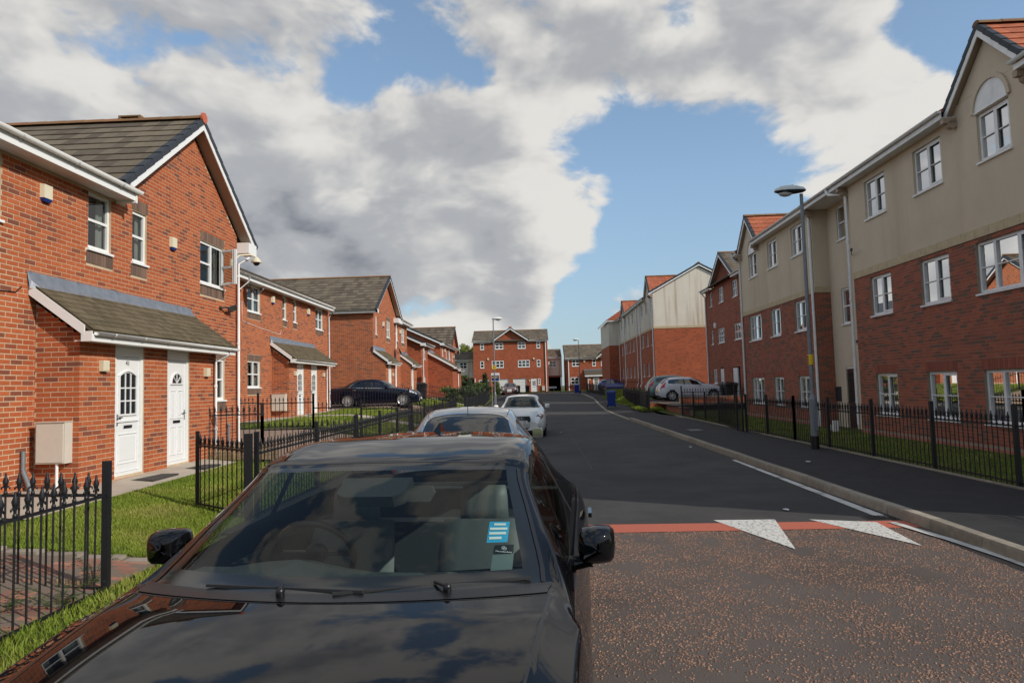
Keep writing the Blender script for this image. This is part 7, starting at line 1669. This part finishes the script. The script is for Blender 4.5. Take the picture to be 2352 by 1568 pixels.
# ironwork in the ground, litter, mats
def flat(name,x0,x1,y0,y1,z,m,label,cat,th=.008,par=None):
    mb=MB(); mb.box(x0,y0,z-.02,x1,y1,z+th); o=obj(name,mb,m,par,label=label,cat=cat); return o
d=thing('road_gully',(4.18,8.52,0),'iron gully grating by the kerb beside the second white tooth','drain cover'); mb=MB(); mb.box(4.02,8.42,-.03,4.40,8.72,.006); obj('frame',mb,'manhole',d); mb=MB()
for i in range(9): mb.box(4.04+i*.04,8.44,.006,4.06+i*.04,8.70,.013)
obj('grate_bar',mb,'trim_black',d)
flat('inspection_cover',5.02,5.42,21.95,22.75,.139,'manhole','square grey inspection cover in the right pavement','manhole cover')
for (x,y,z,l) in ((5.2,13.2,.14,'scrap of white paper on the right pavement near the lamp'),(4.1,18.1,.004,'small white litter in the road beside the raised kerb'),(.95,24.8,.01,'white scrap on the road just right of the white hatchback'),(3.3,9.2,.003,'dry leaf on the road close to the gully')):
    mb=MB(); random.seed(int(x*10)); pts=[(x+.05*math.cos(a)*random.uniform(.6,1.1),y+.07*math.sin(a)*random.uniform(.6,1.1),z+.006+random.uniform(0,.012)) for a in [k*PI/3 for k in range(6)]]; mb.add(pts+[(x,y,z+.015)],[(k,(k+1)%6,6) for k in range(6)]); obj('litter',mb,'litter',label=l,cat='litter')
flat('door_mat',-6.72,-6.22,10.95,11.75,gz(-6.4,11.3)+.016,'door_mat','dark mat on the path outside door 41','door mat',.012); flat('door_mat',-6.55,-6.1,12.45,13.1,gz(-6.3,12.8)+.016,'door_mat','dark mat on the path outside the fan-light door','door mat',.012)

# ------------------------------------------------------------ reed screens
def reeds(a,b,zf,h,label,sp=.011):
    t=thing('reed_screen',(a[0],a[1],zf(*a)),label,'screen'); A=Vector((*a,0)); B=Vector((*b,0)); n=int((B-A).length/sp); mb=MB(); u=(B-A).normalized(); s=Vector((-u.y,u.x,0))
    for i in range(n):
        P=A+(B-A)*i/n+s*random.uniform(-.006,.006); z=zf(P.x,P.y); hh=h*random.uniform(.88,1.04); q=.0045; lean=random.uniform(-.012,.012)
        mb.quad(tuple(P-u*q+Vector((0,0,z-.02))),tuple(P+u*q+Vector((0,0,z-.02))),tuple(P+u*(q+lean)+Vector((0,0,z+hh))),tuple(P-u*(q-lean)+Vector((0,0,z+hh))),0,random.random())
    obj('reeds',mb,'bamboo',t,kind='stuff'); w=MB()
    for zz in (.25,.7): w.beam(A+Vector((0,0,zf(*a)+h*zz)),B+Vector((0,0,zf(*b)+h*zz)),.006,.004)
    obj('binding_wire',w,'trim_black',t)
reeds((-3.9,5.90),(-7.3,5.90),lambda x,y:.0+max(0,(-3.7-x))*.02,.17,'low strip of bamboo reeds at the foot of the near side railing')
reeds((-5.3,13.92),(-7.42,13.92),lambda x,y:.40,.30,'waist of pale bamboo reeds below the porch-side railing'); reeds((-3.8,13.94),(-5.3,13.94),lambda x,y:.20,.22,'shorter bamboo strip behind the open gate')

# ------------------------------------------------------------ grass and planting
def grass(name,region,n,zf,h=.035,m='grass',label=None,lift=0.0,wide=.004):
    """blades as single triangles over a region (x0,x1,y0,y1)"""
    x0,x1,y0,y1=region; X=rng.uniform(x0,x1,n); Y=y0+(y1-y0)*rng.random(n)**1.35; th=rng.random(n)*2*PI; H=h*rng.uniform(.5,1.3,n); W=wide*rng.uniform(.7,1.4,n)*(1+Y/14); le=rng.normal(0,.4,(n,2))*H[:,None]
    Z=np.array([zf(a,b) for a,b in zip(X,Y)])+lift; dx=np.cos(th)*W; dy=np.sin(th)*W
    V=np.stack([np.stack([X-dx,Y-dy,Z-.004],1),np.stack([X+dx,Y+dy,Z-.004],1),np.stack([X+le[:,0],Y+le[:,1],Z+H],1)],1).reshape(-1,3)
    me=bpy.data.meshes.new(name); me.vertices.add(3*n); me.vertices.foreach_set('co',V.ravel()); me.loops.add(3*n); me.loops.foreach_set('vertex_index',np.arange(3*n,dtype=np.int32)); me.polygons.add(n); me.polygons.foreach_set('loop_start',np.arange(0,3*n,3,dtype=np.int32))
    me.update(calc_edges=True); me.materials.append(MATS[m]); at=me.attributes.new('rnd','FLOAT','FACE')
    pat=np.array([noise.noise(Vector((a*1.1,b*1.1,0))) for a,b in zip(X,Y)]); at.data.foreach_set('value',np.clip(rng.random(n)*.6+.25+pat*.5,0,1).astype(np.float32))
    o=bpy.data.objects.new(name,me); COL.objects.link(o); tag(o,label,'grass',None,'stuff'); return o
grass('grass',(-6.03,-3.78,6.84,13.9),80000,gz,.042,label='short sunlit lawn in front of the nearest house')
grass('grass',(-7.4,-3.76,1.6,4.2),22000,lambda x,y:gz(x,y),.07,label='rough grass inside the nearest front railing')
grass('grass',(-9.1,-3.8,21.0,25.9),26000,gz,.05,wide=.006,label='lawn before the second house'); grass('grass',(-9.0,-3.8,27.3,32.3),20000,gz,.05,wide=.007,label='lawn between the path and the navy saloon drive')
grass('grass',(-7.5,-3.8,38,46),16000,gz,.07,wide=.01,label='grass behind the navy saloon'); grass('grass',(6.72,9.2,5,31),20000,lambda x,y:rz(x,y),.05,label='shaded grass strip between the right railing and the flats')
grass('grass',(-6,9,92.7,96.6),9000,lambda x,y:.68,.12,wide=.02,label='verge before the far brick houses'); grass('grass',(6.4,8.9,46,64),9000,lambda x,y:rz(x,y),.08,wide=.012,label='grass before the far flats')
grass('grass',(5.9,7.0,37,42.2),3000,lambda x,y:.18,.16,wide=.01,label='tuft of grass by the low wall at the parking court')
grass('grass',(-3.72,-2.1,1.4,7.6),24000,lambda x,y:.09 if x<-2.2 else .02,.06,label='grass verge between the near railing and the black car')
def leafy(name,loc,label,cat,clumps,n,size,m,stem=True,seed=1,group=None):
    """a plant as many small leaves gathered in clumps"""
    r=np.random.default_rng(seed); t=thing(name,loc,label,cat,group); mb=MB(); per=n//len(clumps)
    for (cx,cy,cz,rx,ry,rz2) in clumps:
        for _ in range(per):
            d=r.normal(size=3); d/=np.linalg.norm(d); q=r.random()**.45; p=np.array([cx+d[0]*rx*q,cy+d[1]*ry*q,cz+d[2]*rz2*q]); s=size*r.uniform(.6,1.4)
            a=Vector(r.normal(size=3)).normalized(); b=a.cross(Vector(r.normal(size=3))).normalized(); P=Vector(p)
            mb.add([tuple(P-a*s),tuple(P+b*s*.5),tuple(P+a*s),tuple(P-b*s*.5)],[(0,1,2,3)],0,float(r.random()))
    obj('foliage',mb,m,t,kind='stuff')
    if stem:
        sm=MB(); zb=loc[2]
        for (cx,cy,cz,rx,ry,rz2) in clumps[:8]: sm.tube([(loc[0],loc[1],zb),((loc[0]+cx)/2,(loc[1]+cy)/2,(zb+cz)/2+.1*rz2),(cx,cy,cz)],.03*size*14,5,rad=[.30*size*3,.2*size*3,.05*size])
        obj('stems',sm,'bark',t)
    return t
def clumps(cx,cy,z0,w,h,n,seed,taper=0.0,d=None):
    r=random.Random(seed); out=[]
    for _ in range(n):
        t=r.random(); k=(1-taper*t); a=r.random()*2*PI; q=r.random()**.5
        out.append((cx+math.cos(a)*q*w*k*.8,cy+math.sin(a)*q*(d or w)*k*.8,z0+t*h,w*k*.38,(d or w)*k*.38,h*.16))
    return out
leafy('conifer',(-5.0,71,.95),'dark clipped conifer, left of the two before the garages','shrub',clumps(-5.0,71,1.2,.75,1.8,26,4,.75),5200,.05,'leaf_dark',seed=4); leafy('conifer',(-3.9,69,.95),'rounder dark conifer just right of the lamp post pole','shrub',clumps(-3.75,69,1.0,.75,1.5,26,5,.35),5200,.05,'leaf_mid',seed=5)
leafy('shrub',(-6.5,50.5,1.0),'yellow-green bush behind the left railings','shrub',clumps(-6.4,50.5,1.1,.7,.75,14,6),2600,.045,'leaf_bright',seed=6)
for i,(x,y,w,h,m_,lb) in enumerate(((-5.6,46.0,.9,.8,'leaf_dark','dark hedge clump nearest behind the railing tangle'),(-4.8,49.5,.8,.85,'leaf_dark','dark hedge clump between the yellow bush and lamp post'),(-5.2,54,1.1,1.0,'leaf_dark','dark shrub mass left of the first conifer'),(-4.7,58.5,1.0,1.2,'leaf_dark','tall dark shrub just before the conifers'),(-5.4,63.5,1.2,1.1,'leaf_mid','loose shrub behind the railing by the far lamp'))):
    leafy('shrub',(x,y,gz(x,y)),lb,'shrub',clumps(x,y,gz(x,y)+.15,w,h,16,20+i),3200,.05,m_,seed=20+i)
leafy('shrub',(-9.3,84,.9),'light green bush under the pale link bay','shrub',clumps(-9.2,84,1.1,1.1,1.9,18,31),3000,.08,'leaf_mid',seed=31); leafy('shrub',(-7.9,82,.9),'dark bush at the left corner of the three-storey pair','shrub',clumps(-7.9,82,1.0,.8,1.5,14,32),2400,.08,'leaf_dark',seed=32)
leafy('shrub',(-2.9,40,.1),'dry yellow weeds at the kerbside foot of the left railing','weeds',clumps(-3.3,40,.15,.35,.45,10,33,d=2.2),1600,.03,'leaf_bright',seed=33,stem=False); leafy('shrub',(9.9,79,.8),'dark evergreen beside the far porch door','shrub',clumps(9.7,84,1.0,.8,2.0,14,34),2400,.07,'leaf_dark',seed=34)
leafy('tree',(-12.2,125,.5),'yellow-green treetop over the dark link roof','tree',clumps(-12.0,125,5.0,2.6,4.2,40,35,.3),9000,.14,'leaf_bright',seed=35)
leafy('tree',(-17.5,128,.5),'second paler treetop behind the left row','tree',clumps(-17,128,4.0,2.4,4.0,30,36,.3),5000,.14,'leaf_mid',seed=36)
def fern(loc,label,n,seed,h=.30,spread=.22):
    r=random.Random(seed); t=thing('weed',loc,label,'weeds'); mb=MB(); x,y,z=loc
    for i in range(n):
        a=r.random()*2*PI; L=h*r.uniform(.6,1.2); d=Vector((math.cos(a),math.sin(a),0)); prev=Vector((x+r.uniform(-.1,.1),y+r.uniform(-.1,.1),z)); s=Vector((-d.y,d.x,0)); k=9
        for j in range(1,k+1):
            tt=j/k; p=Vector((x,y,z))+d*(spread*L/h*tt*1.3)+Vector((0,0,L*(math.sin(tt*2.1))*.75)); lw=.045*(1-tt*.8)
            for q in (-1,1): mb.add([tuple(p),tuple(p+s*q*lw+d*.008),tuple(p+s*q*lw*.9+d*.022),tuple(p+d*.012)],[(0,1,2,3)],0,r.random())
            mb.quad(tuple(prev-s*.002),tuple(prev+s*.002),tuple(p+s*.0015),tuple(p-s*.0015),0,.2); prev=p
    obj('leaves',mb,'weed',t,kind='stuff')
fern((-3.80,5.35,.05),'ferny weed at the foot of the nearest gatepost',16,1,.26); fern((-3.95,6.02,.08),'tall feathery weed just right of the nearest gatepost',12,2,.40); fern((-4.15,5.2,.05),'ferny weed in the rough grass behind the bamboo strip',14,3,.26); fern((-3.85,4.6,.04),'low weed by the near front railing',10,4,.2)

# ------------------------------------------------------------ chippings bedded in the old road surface
def chips(n,seed=5):
    r=np.random.default_rng(seed); X=r.uniform(.05,7.5,n*2); Y=1.6+(8.12-1.6)*r.random(n*2)
    dens=np.array([noise.noise(Vector((a*1.3,b*1.3,3.0)))*.5+noise.noise(Vector((a*4,b*4,1.0)))*.5 for a,b in zip(X,Y)]); ok=(r.random(n*2)<.50+dens*1.3)&((X<4.25)|(Y<2.4)); X=X[ok][:n]; Y=Y[ok][:n]; m=len(X)
    k=5; A=r.random(m)*2*PI; L=r.uniform(.005,.013,m); W=L*r.uniform(.45,.85,m); T=r.uniform(.0012,.0035,m)
    ang=np.arange(k)*2*PI/k; V=np.zeros((m,2*k,3))
    for i in range(k):
        rr=r.uniform(.8,1.15,m); ex=np.cos(ang[i])*L*rr; ey=np.sin(ang[i])*W*rr; px=X+ex*np.cos(A)-ey*np.sin(A); py=Y+ex*np.sin(A)+ey*np.cos(A)
        V[:,i,0]=px; V[:,i,1]=py; V[:,i,2]=-.003; V[:,k+i,0]=X+(px-X)*.8; V[:,k+i,1]=Y+(py-Y)*.8; V[:,k+i,2]=T+r.normal(0,.0006,m)-.001
    faces=[]; loops=[]; 
    base=(np.arange(m)*2*k)[:,None]
    side=np.concatenate([base+np.array([[i,(i+1)%k,k+(i+1)%k,k+i]]) for i in range(k)],1).reshape(-1); top=(base+np.arange(k,2*k)[None,:])
    lp=np.concatenate([side.reshape(m,-1),top],1).reshape(-1).astype(np.int32); st=np.array([4*i for i in range(k)]+[4*k]); starts=(np.arange(m)*(4*k+k))[:,None]+st[None,:]
    me=bpy.data.meshes.new('chippings'); me.vertices.add(m*2*k); me.vertices.foreach_set('co',V.ravel()); me.loops.add(len(lp)); me.loops.foreach_set('vertex_index',lp); me.polygons.add(m*(k+1)); me.polygons.foreach_set('loop_start',starts.ravel().astype(np.int32)); me.update(calc_edges=True)
    me.materials.append(MATS['chipping']); at=me.attributes.new('rnd','FLOAT','FACE'); at.data.foreach_set('value',np.repeat(r.random(m),k+1).astype(np.float32))
    o=bpy.data.objects.new('road_chippings',me); COL.objects.link(o); tag(o,'tan stone chippings bedded in the old brown road surface','gravel',None,'stuff')
chips(60000)
